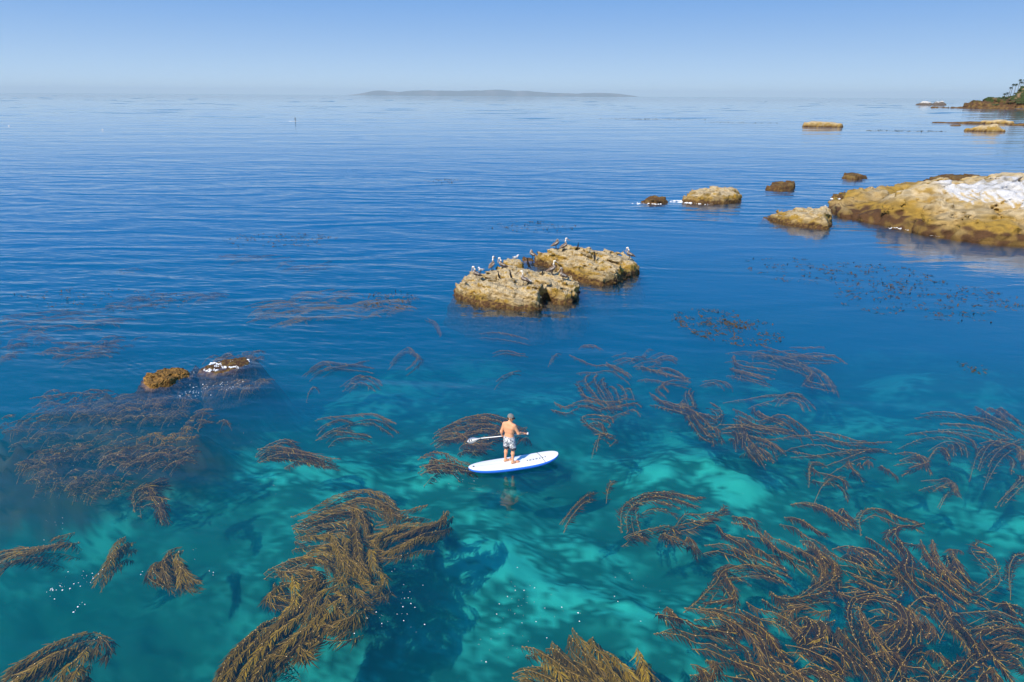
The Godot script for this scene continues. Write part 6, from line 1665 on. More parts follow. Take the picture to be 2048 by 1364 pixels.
# ------------------------------------------------------------------ sea
# ripple rings spreading from rocks: [x, z of one end, x, z of the other, wavelength, height, reach]
func ripple(x: float, z: float) -> float:
	var h := 0.0
	for s in RINGS:
		var a := Vector2(s[0], s[1])
		var b := Vector2(s[2], s[3])
		var p := Vector2(x, z)
		if absf(z - s[1]) > s[6] + 4.0 or absf(x - s[0]) > s[6] + 6.0: continue
		var r := p.distance_to(Geometry2D.get_closest_point_to_segment(p, a, b))
		if r > s[6]: continue
		var w := 1.0 - r / float(s[6])
		var patchy := 0.55 + 0.45 * noise_a.get_noise_2d(x * 0.9 + 40.0, z * 0.9)
		h += s[5] * w * sqrt(w) * patchy * sin(TAU * r / float(s[4]) + 1.5 * noise_a.get_noise_2d(x * 0.6, z * 0.6))
	return h

func wave(x: float, z: float, step: float) -> float:
	var n := noise_a.get_noise_2d(x * 0.05, z * 0.16)
	var warp := 5.0 * n
	var h := 0.0
	var d := -z
	# the kelp and the big rock keep the water between them calm
	var lee := 1.0 - 0.72 * smoothstep(2.0, 14.0, x) * smoothstep(70.0, 58.0, d) * smoothstep(16.0, 26.0, d)
	lee *= 1.0 - 0.6 * exp(-pow((x - 1.0) / 7.0, 2.0) - pow((d - 36.0) / 5.0, 2.0))
	h += 0.07 * noise_b.get_noise_2d(x * 0.035, z * 0.11) * clampf(d / 40.0, 0.15, 1.0) * lee * (1.0 + 1.0 * smoothstep(70.0, 400.0, d))
	if d > 120.0: h += 0.16 * noise_b.get_noise_2d(x * 0.012 + 5.0, z * 0.045) * smoothstep(120.0, 500.0, d) * smoothstep(5000.0, 1500.0, d)
	if step < 2.6: h += 0.024 * lee * clampf(d / 30.0, 0.5, 1.0) * sin(z * 0.95 + x * 0.14 + warp) * clampf(1.3 - step * 0.5, 0.0, 1.0)
	if step < 1.3: h += 0.011 * lee * (0.6 + n) * sin(z * 2.0 - x * 0.42 + 1.6 * warp) * clampf(1.3 - step, 0.0, 1.0)
	if step < 0.8:
		var calm := clampf(d / 34.0, 0.6, 1.0) * clampf(1.3 - step * 1.5, 0.0, 1.0) * lee
		calm *= 1.0 + 0.9 * smoothstep(3.0, -9.0, x) * smoothstep(60.0, 35.0, d)
		calm *= 1.0 + 0.6 * smoothstep(22.0, 32.0, d)
		h += 0.015 * calm * noise_b.get_noise_2d(x * 0.42 - z * 0.12, z * 1.15)
		h += 0.0075 * calm * noise_b.get_noise_2d(x * 1.0 - z * 0.5 + 31.0, z * 2.7)
		h += 0.003 * calm * noise_b.get_noise_2d(x * 2.4 - z * 1.2, z * 5.2 + 7.0)
	if d < 60.0 and d > 14.0: h += ripple(x, z)
	return h

func build_sea() -> void:
	var dist := PackedFloat32Array()
	var d := -14.0
	while d < 66000.0:
		dist.append(d)
		if d < 8.0: d += 1.0
		elif d < 60.0: d += 0.15
		else: d += 0.15 * pow(d / 60.0, 2.0)
	var cols := 421
	var v := PackedVector3Array()
	var n := PackedVector3Array()
	for r in dist.size():
		d = dist[r]
		var step := 0.15 if d < 60.0 else 0.15 * pow(d / 60.0, 2.0)
		for c in cols:
			var x := (d + 20.0) * 1.3 * (2.0 * c / (cols - 1) - 1.0)
			var h := wave(x, -d, step)
			var e := maxf(0.06, step * 0.5)
			n.append(Vector3(h - wave(x + e, -d, step), e, h - wave(x, -d + e, step)).normalized())
			v.append(Vector3(x, h, -d))
	var m := mat("sea_water_surface", Color(0.1, 0.35, 0.45, 0.0), 0.05, 0.5)
	m.transparency = BaseMaterial3D.TRANSPARENCY_ALPHA
	m.heightmap_enabled = true
	m.heightmap_texture = noise_texture(0.017, 4, 1024, 4)
	m.heightmap_scale = 0.42
	m.uv1_triplanar = true
	m.uv1_world_triplanar = true
	m.uv1_scale = Vector3(1.0 / 13.0, 1.0 / 9.0, 1.0 / 6.5)
	tag(piece("sea_surface", array_mesh(v, n, grid_index(dist.size(), cols)), m, self), "", "", "", "structure")
	# the water itself scatters blue-green light and dims what lies deep; farther out the blue takes over
	for w in WATER: # nearest z, density, linear colour
		var f := FogVolume.new()
		f.name = numbered("sea_water")
		add_child(f)
		tag(f, "", "", "", "structure")
		f.size = Vector3(150000, 60, 70000)
		f.position = Vector3(0, -30.07 - 0.004 * names["sea_water"], w[0] - 35000.0)
		var fm := FogMaterial.new()
		fm.density = w[1]
		fm.albedo = lin(w[2].x, w[2].y, w[2].z)
		f.material = fm

func seabed_height(x: float, z: float) -> float:
	var d := -z
	var h := -3.3 - 0.5 * noise_a.get_noise_2d(x * 0.12, z * 0.12) - 0.22 * noise_b.get_noise_2d(x * 0.6, z * 0.6)
	h -= 0.13 * maxf(d - 31.0 - 0.10 * x, 0.0)
	h -= 0.10 * maxf(-x - 6.0 , 0.0) * smoothstep(5.0, 16.0, d) * 0.6
	h -= 1.6 * smoothstep(-2.0, -11.0, x) * smoothstep(17.0, 10.0, d)
	for s in SHALLOWS: # [x, z, radius x, radius z, rise]
		var q := Vector2((x - s[0]) / s[2], (z - s[1]) / s[3]).length_squared()
		if q < 6.0: h += 0.45 * s[4] * exp(-q) * (0.7 + 0.6 * noise_b.get_noise_2d(x * 0.9, z * 0.9))
	h = maxf(h, -26.0)
	# the reef at the left
	for s in REEF: # [x, z, x, z, radius, rise]
		var p := Vector2(x, z)
		var q := p.distance_to(Geometry2D.get_closest_point_to_segment(p, Vector2(s[0], s[1]), Vector2(s[2], s[3]))) / float(s[4])
		if q < 2.2: h = lerpf(h, s[5] - 0.85 + 0.5 * noise_b.get_noise_2d(x * 0.8, z * 0.8) + 0.45 * noise_b.get_noise_2d(x * 2.3, z * 2.3) + 0.25 * noise_b.get_noise_2d(x * 6.0, z * 6.0), exp(-q * q * 1.2))
	return minf(h, -0.25)

func build_seabed() -> void:
	var dist := PackedFloat32Array()
	var d := -14.0
	while d < 66000.0:
		dist.append(d)
		if d < 6.0: d += 1.5
		elif d < 34.0: d += 0.14
		else: d += 0.14 * pow(d / 34.0, 2.0)
	var cols := 441
	var v := PackedVector3Array()
	var col := PackedColorArray()
	for r in dist.size():
		d = dist[r]
		for c in cols:
			var x := (d + 20.0) * 1.3 * (2.0 * c / (cols - 1) - 1.0)
			var h := seabed_height(x, -d)
			v.append(Vector3(x, h, -d))
			# pale sand and dark weedy stone, colours tinted teal for light the water absorbs
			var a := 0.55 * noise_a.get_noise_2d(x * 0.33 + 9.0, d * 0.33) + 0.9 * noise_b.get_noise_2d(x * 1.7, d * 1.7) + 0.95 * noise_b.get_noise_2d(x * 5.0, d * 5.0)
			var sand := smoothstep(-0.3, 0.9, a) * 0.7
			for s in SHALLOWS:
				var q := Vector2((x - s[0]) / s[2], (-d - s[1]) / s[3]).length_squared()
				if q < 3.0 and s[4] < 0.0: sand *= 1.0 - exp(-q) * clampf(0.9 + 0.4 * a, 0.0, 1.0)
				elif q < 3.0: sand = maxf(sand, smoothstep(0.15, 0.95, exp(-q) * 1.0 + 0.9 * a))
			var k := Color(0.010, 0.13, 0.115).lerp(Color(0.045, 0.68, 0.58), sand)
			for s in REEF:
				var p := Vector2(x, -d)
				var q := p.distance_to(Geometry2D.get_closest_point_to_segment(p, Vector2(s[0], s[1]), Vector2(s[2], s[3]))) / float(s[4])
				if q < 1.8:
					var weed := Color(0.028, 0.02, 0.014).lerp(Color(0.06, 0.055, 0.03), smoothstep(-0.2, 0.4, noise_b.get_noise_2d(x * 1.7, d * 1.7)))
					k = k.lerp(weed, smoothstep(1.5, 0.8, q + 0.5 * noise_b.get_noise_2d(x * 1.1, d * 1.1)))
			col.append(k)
	var idx := grid_index(dist.size(), cols)
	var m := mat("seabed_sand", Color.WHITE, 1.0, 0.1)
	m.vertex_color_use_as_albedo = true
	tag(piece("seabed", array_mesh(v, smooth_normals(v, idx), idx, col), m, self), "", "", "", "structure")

# ------------------------------------------------------------------ rocks
func rock_height(k: Dictionary, x: float, z: float) -> float:
	var p := Vector2(x, z)
	var poly: PackedVector2Array = k.poly
	var near := 1e9
	for i in poly.size():
		near = minf(near, p.distance_to(Geometry2D.get_closest_point_to_segment(p, poly[i], poly[(i + 1) % poly.size()])))
	var sd := near if Geometry2D.is_point_in_polygon(p, poly) else -near
	var s: float = k.size
	sd += 0.055 * s * noise_b.get_noise_2d(x * 2.2 / s + k.seed * 7.0, z * 2.2 / s) + 0.02 * s * noise_b.get_noise_2d(x * 7.0 / s, z * 7.0 / s + k.seed)
	var top := 0.0
	var weight := 0.0
	for c in k.ctrl:
		var q := p.distance_squared_to(Vector2(c[0], c[1])) + 0.004 * s * s
		var w := 1.0 / (q * q)
		top += w * c[2]
		weight += w
	top /= weight
	var tall: float = k.tall
	# tilted strata and lumps
	var along := x * 0.92 - z * 0.4
	var across := x * 0.4 + z * 0.92
	var r := 1.0 - absf(noise_b.get_noise_2d(along * 1.1 / s + k.seed, across * 5.5 / s))
	top += 0.20 * tall * (r * r - 0.75) + 0.12 * tall * noise_b.get_noise_2d(x * 9.0 / s, z * 9.0 / s + k.seed)
	if sd < 0.0: return maxf(sd * (1.5 if k.style == 4 or k.seed == 52 else 3.0), -2.4 - 0.05 * s)
	top = maxf(top, 0.04 * tall)
	return top * tanh(1.35 * sd * k.steep / maxf(top, 0.05))

func rock_color(k: Dictionary, p: Vector3, n: Vector3) -> Color:
	var s: float = k.size
	var u: float = s / 7.0 if s > 20.0 else 1.0
	var a := noise_b.get_noise_3d(p.x * 1.3 / u, p.y * 2.0 / u, p.z * 1.3 / u)
	var b := noise_a.get_noise_3d(p.x * 4.0 / u, p.y * 6.0 / u, p.z * 4.0 / u)
	var tall: float = k.tall
	var pale := Color(0.76, 0.60, 0.36)
	var ochre := Color(0.50, 0.31, 0.06)
	var tan_ := Color(0.52, 0.37, 0.17)
	var weed := Color(0.13, 0.07, 0.035)
	var c := ochre.lerp(tan_, smoothstep(-0.2, 0.3, a))
	if k.style == 0 or k.style == 1:
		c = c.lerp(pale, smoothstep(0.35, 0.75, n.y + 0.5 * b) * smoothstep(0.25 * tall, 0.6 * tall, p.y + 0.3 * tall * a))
		c = c.lerp(Color(0.15, 0.10, 0.03), smoothstep(0.2, 0.55, b + 0.4 * a) * 0.45)
		var beds := noise_b.get_noise_3d(p.x * 1.1 / u, p.y * 7.0 / u + p.x * 1.2 / u, p.z * 1.1 / u)
		c = c.lerp(Color(0.20, 0.13, 0.05), smoothstep(0.12, 0.4, beds) * 0.4)
	if k.style == 2:
		c = Color(0.16, 0.085, 0.035).lerp(Color(0.26, 0.17, 0.06), smoothstep(-0.1, 0.4, a + 0.5 * b))
	if k.style == 3:
		c = Color(0.16, 0.13, 0.11).lerp(Color(0.75, 0.74, 0.71), smoothstep(0.36 * tall, 0.55 * tall, p.y + 0.25 * tall * a))
	if k.style == 4:
		c = Color(0.40, 0.22, 0.06).lerp(Color(0.13, 0.07, 0.02), smoothstep(-0.1, 0.35, noise_a.get_noise_3d(p.x * 11.0, p.y * 11.0, p.z * 11.0)))
	if k.style == 5:
		c = Color(0.36, 0.24, 0.13).lerp(Color(0.20, 0.13, 0.09), smoothstep(-0.2, 0.3, b))
		c = c.lerp(Color(0.05, 0.075, 0.022), smoothstep(-0.25, 0.05, a + 0.35 * b) * smoothstep(2.5, 4.0, p.y))
	if k.style == 1: # bird droppings run down from the crest in streaks
		var streak := noise_b.get_noise_2d(p.x * 5.0, p.z * 0.25) * 0.9 + noise_a.get_noise_2d(p.x * 9.0, p.z * 0.5) * 0.45
		var line := 2.8 + 0.85 * streak + 0.5 * noise_b.get_noise_2d(p.x * 0.35 + 4.0, 3.0)
		var front := smoothstep(-72.0, -69.5, p.z + a)
		var dung := Color(0.82, 0.81, 0.80).lerp(Color(0.60, 0.55, 0.46), smoothstep(0.15, 0.6, b + 0.5 * streak))
		c = c.lerp(dung, smoothstep(line - 0.08, line + 0.10, p.y) * smoothstep(40.5, 42.0, p.x + a) * front)
	if k.style < 3 or k.style == 5:
		var edge := (0.16 * minf(tall, 2.0) + 0.10) * u if k.style != 1 else 0.85
		c = c.lerp(weed.lerp(Color(0.26, 0.16, 0.05), smoothstep(-0.1, 0.4, b)), smoothstep(edge * 1.25, edge * 0.7, p.y + edge * 0.9 * a + edge * 0.5 * b))
	# below the tide line brown weed covers the stone
	return c.lerp(Color(0.035, 0.026, 0.015).lerp(Color(0.075, 0.05, 0.022), smoothstep(-0.1, 0.3, b)), smoothstep(-0.02, -0.22, p.y + 0.12 * a))

# drops the loose crumbs that the noise leaves beside the rock
func largest_piece(count: int, idx: PackedInt32Array) -> PackedInt32Array:
	var root := PackedInt32Array(range(count))
	for i in range(0, idx.size(), 3):
		for k in 2:
			var a := idx[i + k]
			var b := idx[i + k + 1]
			while root[a] != a:
				root[a] = root[root[a]]
				a = root[a]
			while root[b] != b:
				root[b] = root[root[b]]
				b = root[b]
			if a != b: root[a] = b
	var tally := {}
	for i in count:
		var a := i
		while root[a] != a: a = root[a]
		root[i] = a
		tally[a] = tally.get(a, 0) + 1
	var best := 0
	for a in tally:
		if tally[a] > tally.get(best, 0): best = a
	var out := PackedInt32Array()
	for i in range(0, idx.size(), 3):
		if root[idx[i]] == best: out.append_array([idx[i], idx[i + 1], idx[i + 2]])
	return out

func build_rock(k: Dictionary) -> Node3D:
	var lo := Vector2(INF, INF)
	var hi := -lo
	for p in k.poly:
		lo = lo.min(p)
		hi = hi.max(p)
	k.size = (hi - lo).length() * 0.75
	k.tall = 0.0
	for c in k.ctrl: k.tall = maxf(k.tall, c[2])
	var pad: float = maxf(0.5, 0.10 * k.size) if k.style != 4 and k.seed != 52 else 1.2
	lo -= Vector2(pad, pad)
	hi += Vector2(pad, pad)
	var cell: float = k.cell
	var nx := int((hi.x - lo.x) / cell) + 2
	var nz := int((hi.y - lo.y) / cell) + 2
	var hs := PackedFloat32Array()
	var most := 0.0
	for j in nz:
		for i in nx:
			hs.append(rock_height(k, lo.x + i * cell, lo.y + j * cell))
			most = maxf(most, hs[hs.size() - 1])
	# a field over the heights, worn into beds and cracks by noise in tilted axes
	var big: float = 1.0 if k.size < 20.0 or k.style == 1 else k.size / 9.0
	var amp: float = (0.05 if k.style == 4 else 0.022 if k.seed == 52 else 0.11 if k.size > 3.0 else 0.05) * big * (2.4 if k.style == 1 else 1.0)
	var f: float = (6.0 if k.style == 4 else 0.8 if k.style == 1 else 2.0) / big
	var low := -minf(2.4, 1.2 + 0.1 * k.size)
	var ny := int((most + 2.0 * amp + 3.0 * cell - low) / cell) + 2
	var bed := Basis(Vector3(0.5, 0.0, 0.86).normalized(), 0.38 if k.style != 1 else -0.45)
	var d := PackedFloat32Array()
	d.resize(nx * ny * nz)
	for j in nz:
		for i in nx:
			var h := hs[j * nx + i]
			var gx := (hs[j * nx + mini(i + 1, nx - 1)] - hs[j * nx + maxi(i - 1, 0)]) / (2.0 * cell)
			var gz := (hs[mini(j + 1, nz - 1) * nx + i] - hs[maxi(j - 1, 0) * nx + i]) / (2.0 * cell)
			var sl := 1.0 / sqrt(1.0 + gx * gx + gz * gz)
			for y in ny:
				var p := Vector3(lo.x + i * cell, low + y * cell, lo.y + j * cell)
				var e := (p.y - h) * sl
				if absf(e) < 4.0 * amp + 6.0 * cell:
					var q := bed * p
					var beds := noise_b.get_noise_3d(q.x * f * 0.5, q.y * f * 3.2, q.z * f * 0.5)
					var block := noise_c.get_noise_3d(q.x * f * 0.55, q.y * f * 1.5, q.z * f * 0.8)
					var crack := smoothstep(0.10, 0.0, absf(noise_b.get_noise_3d(p.x * f * 0.45 + 50.0, p.y * f * 0.7, p.z * f * 0.45)))
					e += amp * (1.0 * beds + 1.15 * block + 0.6 * noise_a.get_noise_3d(p.x * f * 1.3, p.y * f * 1.3, p.z * f * 1.3) + 0.35 * noise_a.get_noise_3d(p.x * f * 3.6, p.y * f * 3.6, p.z * f * 3.6) + 0.6 * crack)
				d[(j * ny + y) * nx + i] = e
	var cells := PackedInt32Array()
	var made := nets(d, nx, ny, nz, Vector3(lo.x, low, lo.y), cell, cells)
	var v: PackedVector3Array = made[0]
	var idx: PackedInt32Array = made[1]
	idx = largest_piece(v.size(), idx)
	var n := smooth_normals(v, idx)
	var c := PackedColorArray()
	for i in v.size(): c.append(rock_color(k, v[i], n[i]))
	var m: StandardMaterial3D = mats["rock"] if k.size < 20.0 or k.style == 1 else mats["far_rock"]
	return piece(k.name, array_mesh(v, n, idx, c), m, self)

func build_rocks() -> void:
	for key in ["rock", "far_rock"]:
		var m := mat(key, Color.WHITE, 0.9, 0.3)
		m.vertex_color_use_as_albedo = true
		m.albedo_texture = noise_texture(0.03, 11, 512, 5, 0.72, 1.0)
		m.uv1_triplanar = true
		m.uv1_world_triplanar = true
		m.uv1_scale = Vector3.ONE * (0.55 if key == "rock" else 0.06)
		m.heightmap_enabled = true
		m.heightmap_texture = noise_texture(0.035, 12, 512, 5)
		m.heightmap_scale = 9.0 if key == "rock" else 60.0
	for k in ROCKS:
		var o := build_rock(k)
		rocks.append(k)
		if k.style == 5: tag(o, "", "", "", "structure")
		else: tag(o, k.label, "rock", k.group)

# ------------------------------------------------------------------ kelp
func spline(ctrl: PackedVector2Array, step: float) -> PackedVector2Array:
	var dense := PackedVector2Array()
	var c := ctrl.size()
	for i in c - 1:
		for k in 12:
			dense.append(ctrl[i].cubic_interpolate(ctrl[i + 1], ctrl[maxi(i - 1, 0)], ctrl[mini(i + 2, c - 1)], k / 12.0))
	dense.append(ctrl[c - 1])
	var out := PackedVector2Array([dense[0]])
	var left := step
	for i in dense.size() - 1:
		var p := dense[i]
		var l := p.distance_to(dense[i + 1])
		while l >= left:
			p = p.move_toward(dense[i + 1], left)
			l -= left
			out.append(p)
			left = step
		left -= l
	return out

# one frond: a stipe with gas bulbs and two rows of narrow blades
func frond(parent: Node3D, ctrl: PackedVector2Array, depth: float, tone: int, blade: float, dive: float, tone_scale: float) -> void:
	var origin := parent.position
	var step := 0.030
	var line := spline(ctrl, step)
	if line.size() < 5: return
	var count := line.size()
	var pts := PackedVector3Array()
	var radii := PackedFloat32Array()
	var wob := rng.randf() * 100.0
	var v := PackedVector3Array()
	var n := PackedVector3Array()
	var col := PackedColorArray()
	var idx := PackedInt32Array()
	var bv := PackedVector3Array()
	var bn := PackedVector3Array()
	var bidx := PackedInt32Array()
	var base_col: Color = [Color(0.100, 0.062, 0.004), Color(0.045, 0.025, 0.007)][tone]
	base_col = base_col.lerp(Color(0.27, 0.175, 0.008) if tone == 0 else Color(0.13, 0.075, 0.014), rng.randf() * 0.7) * rng.randf_range(0.75, 1.25) * tone_scale # fill fronds are scaled darker than the main ones
	for i in count:
		var s := float(i) / (count - 1)
		var y := -depth + 0.035 * noise_b.get_noise_2d(i * 0.12, wob) - dive * pow(1.0 - s, 3.0) * 1.2 - dive * 0.6 * pow(s, 6.0)
		y = minf(y, 0.0)
		var p := Vector3(line[i].x, y, line[i].y) - origin
		if i % 5 == 0 or i == count - 1:
			pts.append(p)
			radii.append(0.0065)
		var t2 := (line[mini(i + 1, count - 1)] - line[maxi(i - 1, 0)]).normalized()
		var t := Vector3(t2.x, 0.0, t2.y)
		var side := Vector3(-t2.y, 0.0, t2.x)
		var taper := minf(1.0, 0.45 + s * 5.0) * minf(1.0, 0.35 + (1.0 - s) * 4.0)
		for k in 2:
			var sg := 1.0 if k == 0 else -1.0
			var l := blade * taper * rng.randf_range(0.5, 1.1)
			var out := rng.randf_range(0.22, 0.85)
			var down := rng.randf_range(0.02, 0.40)
			var dir := (t * 0.8 + side * sg * out - Vector3.UP * down).normalized()
			var w := 0.005 + 0.034 * l
			var across := dir.cross(Vector3.UP.rotated(dir, rng.randf_range(-0.9, 0.9))).normalized()
			var bend := (t * rng.randf_range(-0.15, 0.5) - Vector3.UP * rng.randf_range(0.0, 0.25) + side * sg * rng.randf_range(-0.35, 0.15)) * l
			var p1 := p + dir * l * 0.45
			var p3 := p + dir * l + bend
			var up := across.cross(dir)
			if up.y < 0.0: up = -up
			var b := v.size()
			v.append_array([p, p1 + across * w, p1 - across * w, p3])
			n.append_array([up, (up + across * 0.4).normalized(), (up - across * 0.4).normalized(), up])
			var shade := base_col * rng.randf_range(0.7, 1.35)
			if rng.randf() < 0.05: shade = Color(0.34, 0.22, 0.015)
			shade.a = 1.0
			col.append_array([shade, shade, shade, shade])
			# wind each face so that its front looks the way its normals do
			if (p1 - across * w - p).cross(p1 + across * w - p).dot(up) > 0.0: idx.append_array([b, b + 1, b + 2, b + 1, b + 3, b + 2])
			else: idx.append_array([b, b + 2, b + 1, b + 1, b + 2, b + 3])
		# gas bulb at the foot of a blade
		if i % 4 == 1 and rng.randf() < 0.55:
			var c := p + side * rng.randf_range(-0.03, 0.03) + Vector3.UP * 0.012
			var r := rng.randf_range(0.010, 0.021)
			var ax := (t + side * rng.randf_range(-1.0, 1.0)).normalized()
			var sx := ax.cross(Vector3.UP)
			var q := bv.size()
			for o in [ax * r * 2.1, sx * r, Vector3.UP * r, -sx * r, -Vector3.UP * r, -ax * r * 2.1]:
				bv.append(c + o)
				bn.append(o.normalized())
			for m in 4:
				var m1 := 1 + m
				var m2 := 1 + (m + 1) % 4
				bidx.append_array([q, q + m2, q + m1, q + 5, q + m1, q + m2])
	var stipe := piece("frond", tube(pts, radii, 5), mats["kelp_stipe"], parent)
	tag(piece("blades", array_mesh(v, n, idx, col), mats["kelp_blade"], stipe), "", "", "", "stuff")
	if bidx.size(): tag(piece("gas_bulbs", array_mesh(bv, bn, fix_winding(bv, bn, bidx)), mats["kelp_bulb"], stipe), "", "", "", "stuff")

func build_kelp() -> void:
	var m := mat("kelp_blade", Color.WHITE, 0.45, 0.3)
	m.vertex_color_use_as_albedo = true
	m.backlight_enabled = true
	m.backlight = lin(0.30, 0.20, 0.05)
	mat("kelp_stipe", lin(0.27, 0.16, 0.016), 0.4, 0.5)
	mat("kelp_bulb", lin(0.34, 0.21, 0.035), 0.18, 0.6)
	for k in KELP:
		var strands := []
		for flat in k.strands: # x, z, x, z ...
			var c := PackedVector2Array()
			for i in range(0, flat.size(), 2): c.append(Vector2(flat[i], flat[i + 1]))
			strands.append(c)
		k.strands = strands
		var mid := Vector2.ZERO
		for s in k.strands: mid += s[s.size() / 2]
		mid /= k.strands.size()
		var o := base("floating_kelp", Vector3(mid.x, 0.0, mid.y))
		tag(o, k.label, "kelp", "kelp floating in the sea")
		for s in k.strands:
			frond(o, s, k.depth * rng.randf_range(0.6, 1.5), k.tone, k.blade, rng.randf_range(0.05, 0.45), rng.randf_range(0.8, 1.3))
			for f in k.fill:
				var c := PackedVector2Array()
				var sg := rng.randf_range(0.3, 1.0) * (1.0 if (f + s.size()) % 2 == 0 else -1.0)
				for i in s.size():
					var t: Vector2 = (s[mini(i + 1, s.size() - 1)] - s[maxi(i - 1, 0)]).normalized()
					c.append(s[i] + Vector2(-t.y, t.x) * sg * k.spread + Vector2(rng.randf_range(-0.07, 0.07), rng.randf_range(-0.07, 0.07)))
				if c.size() > 4 and rng.randf() < 0.5: c = c.slice(1)
				frond(o, c, k.depth + rng.randf_range(0.06, 0.30), k.tone, k.blade, rng.randf_range(0.1, 0.6), rng.randf_range(0.3, 0.9))

# loose leaf tips and bits that break the surface in thin drifts
func build_sprigs() -> void:
	for k in SPRIGS: # label, x, z, half x, half z, turn, count, leaf length
		var v := PackedVector3Array()
		var n := PackedVector3Array()
		var idx := PackedInt32Array()
		var col := PackedColorArray()
		for i in k[6]:
			var q := Vector2.from_angle(rng.randf() * TAU) * sqrt(rng.randf())
			var gap := noise_b.get_noise_2d(q.x * 3.0 + k[1], q.y * 5.0)
			if gap < -0.15: continue
			var c := Vector2(q.x * k[3], q.y * k[4]).rotated(k[5])
			for j in rng.randi_range(1, 4):
				var p := Vector3(c.x + rng.randf_range(-0.2, 0.2), rng.randf_range(-0.01, 0.04), c.y + rng.randf_range(-0.15, 0.15))
				var dir := Vector3(rng.randf_range(-1, 1), rng.randf_range(-0.05, 0.35), rng.randf_range(-1, 1)).normalized()
				var l: float = k[7] * rng.randf_range(0.4, 1.1)
				var across := dir.cross(Vector3.UP).normalized() * l * 0.16
				var b := v.size()
				v.append_array([p - dir * l * 0.5, p + across + Vector3.UP * 0.02, p - across, p + dir * l * 0.5])
				n.append_array([Vector3.UP, Vector3.UP, Vector3.UP, Vector3.UP])
				var s := Color(0.07, 0.045, 0.012).lerp(Color(0.16, 0.10, 0.02), rng.randf())
				col.append_array([s, s, s, s])
				idx.append_array([b, b + 1, b + 2, b + 1, b + 3, b + 2])
		if v.is_empty(): continue
		var st := SurfaceTool.new()
		var o := base("kelp_drift", Vector3(k[1], 0.0, k[2]))
		tag(o, k[0], "kelp", "thin kelp drifts")
		tag(piece("leaf_tips", array_mesh(v, n, fix_winding(v, n, idx), col), mats["kelp_blade"], o), "", "", "", "stuff")

func fix_winding(v: PackedVector3Array, n: PackedVector3Array, idx: PackedInt32Array) -> PackedInt32Array:
	for i in range(0, idx.size(), 3):
		var f := (v[idx[i + 2]] - v[idx[i]]).cross(v[idx[i + 1]] - v[idx[i]])
		if f.dot(n[idx[i]]) < 0.0:
			var t := idx[i + 1]
			idx[i + 1] = idx[i + 2]
			idx[i + 2] = t
	return idx

# ------------------------------------------------------------------ foam
func foam(called: String, label: String, spots: Array, group := "") -> void:
	# spots: [x, z, half x, half z, turn, count, size]
	var v := PackedVector3Array()
	var n := PackedVector3Array()
	var idx := PackedInt32Array()
	for k in spots:
		for i in k[5]:
			var q := Vector2.from_angle(rng.randf() * TAU) * sqrt(rng.randf())
			if k[5] > 30 and noise_b.get_noise_2d(q.x * 4.0 + k[0], q.y * 2.5 + k[1]) < -0.05: continue
			var c := Vector2(q.x * k[2], q.y * k[3]).rotated(k[4])
			var p := Vector3(k[0] + c.x, 0.0, k[1] + c.y)
			p.y = wave(p.x, p.z, 0.2) + 0.004
			var r: float = k[6] * pow(rng.randf(), 2.0) + k[6] * 0.25
			var b := v.size()
			v.append(p + Vector3.UP * r * 0.35)
			n.append(Vector3.UP)
			var a0 := rng.randf() * TAU
			var long := rng.randf_range(1.0, 1.9)
			for m in 6:
				var o := Vector2.from_angle(TAU * m / 6.0) * r * rng.randf_range(0.6, 1.1) * Vector2(long, 1.0)
				o = o.rotated(a0 * 0.25)
				v.append(p + Vector3(o.x, -0.008, o.y))
				n.append(Vector3(o.x, r * 0.7, o.y).normalized())
			for m in 6: idx.append_array([b, b + 1 + m, b + 1 + (m + 1) % 6])
	if v.is_empty(): return
	var o := piece(called, array_mesh(v, n, fix_winding(v, n, idx)), mats["foam"], self)
	tag(o, label, "foam", group, "stuff")

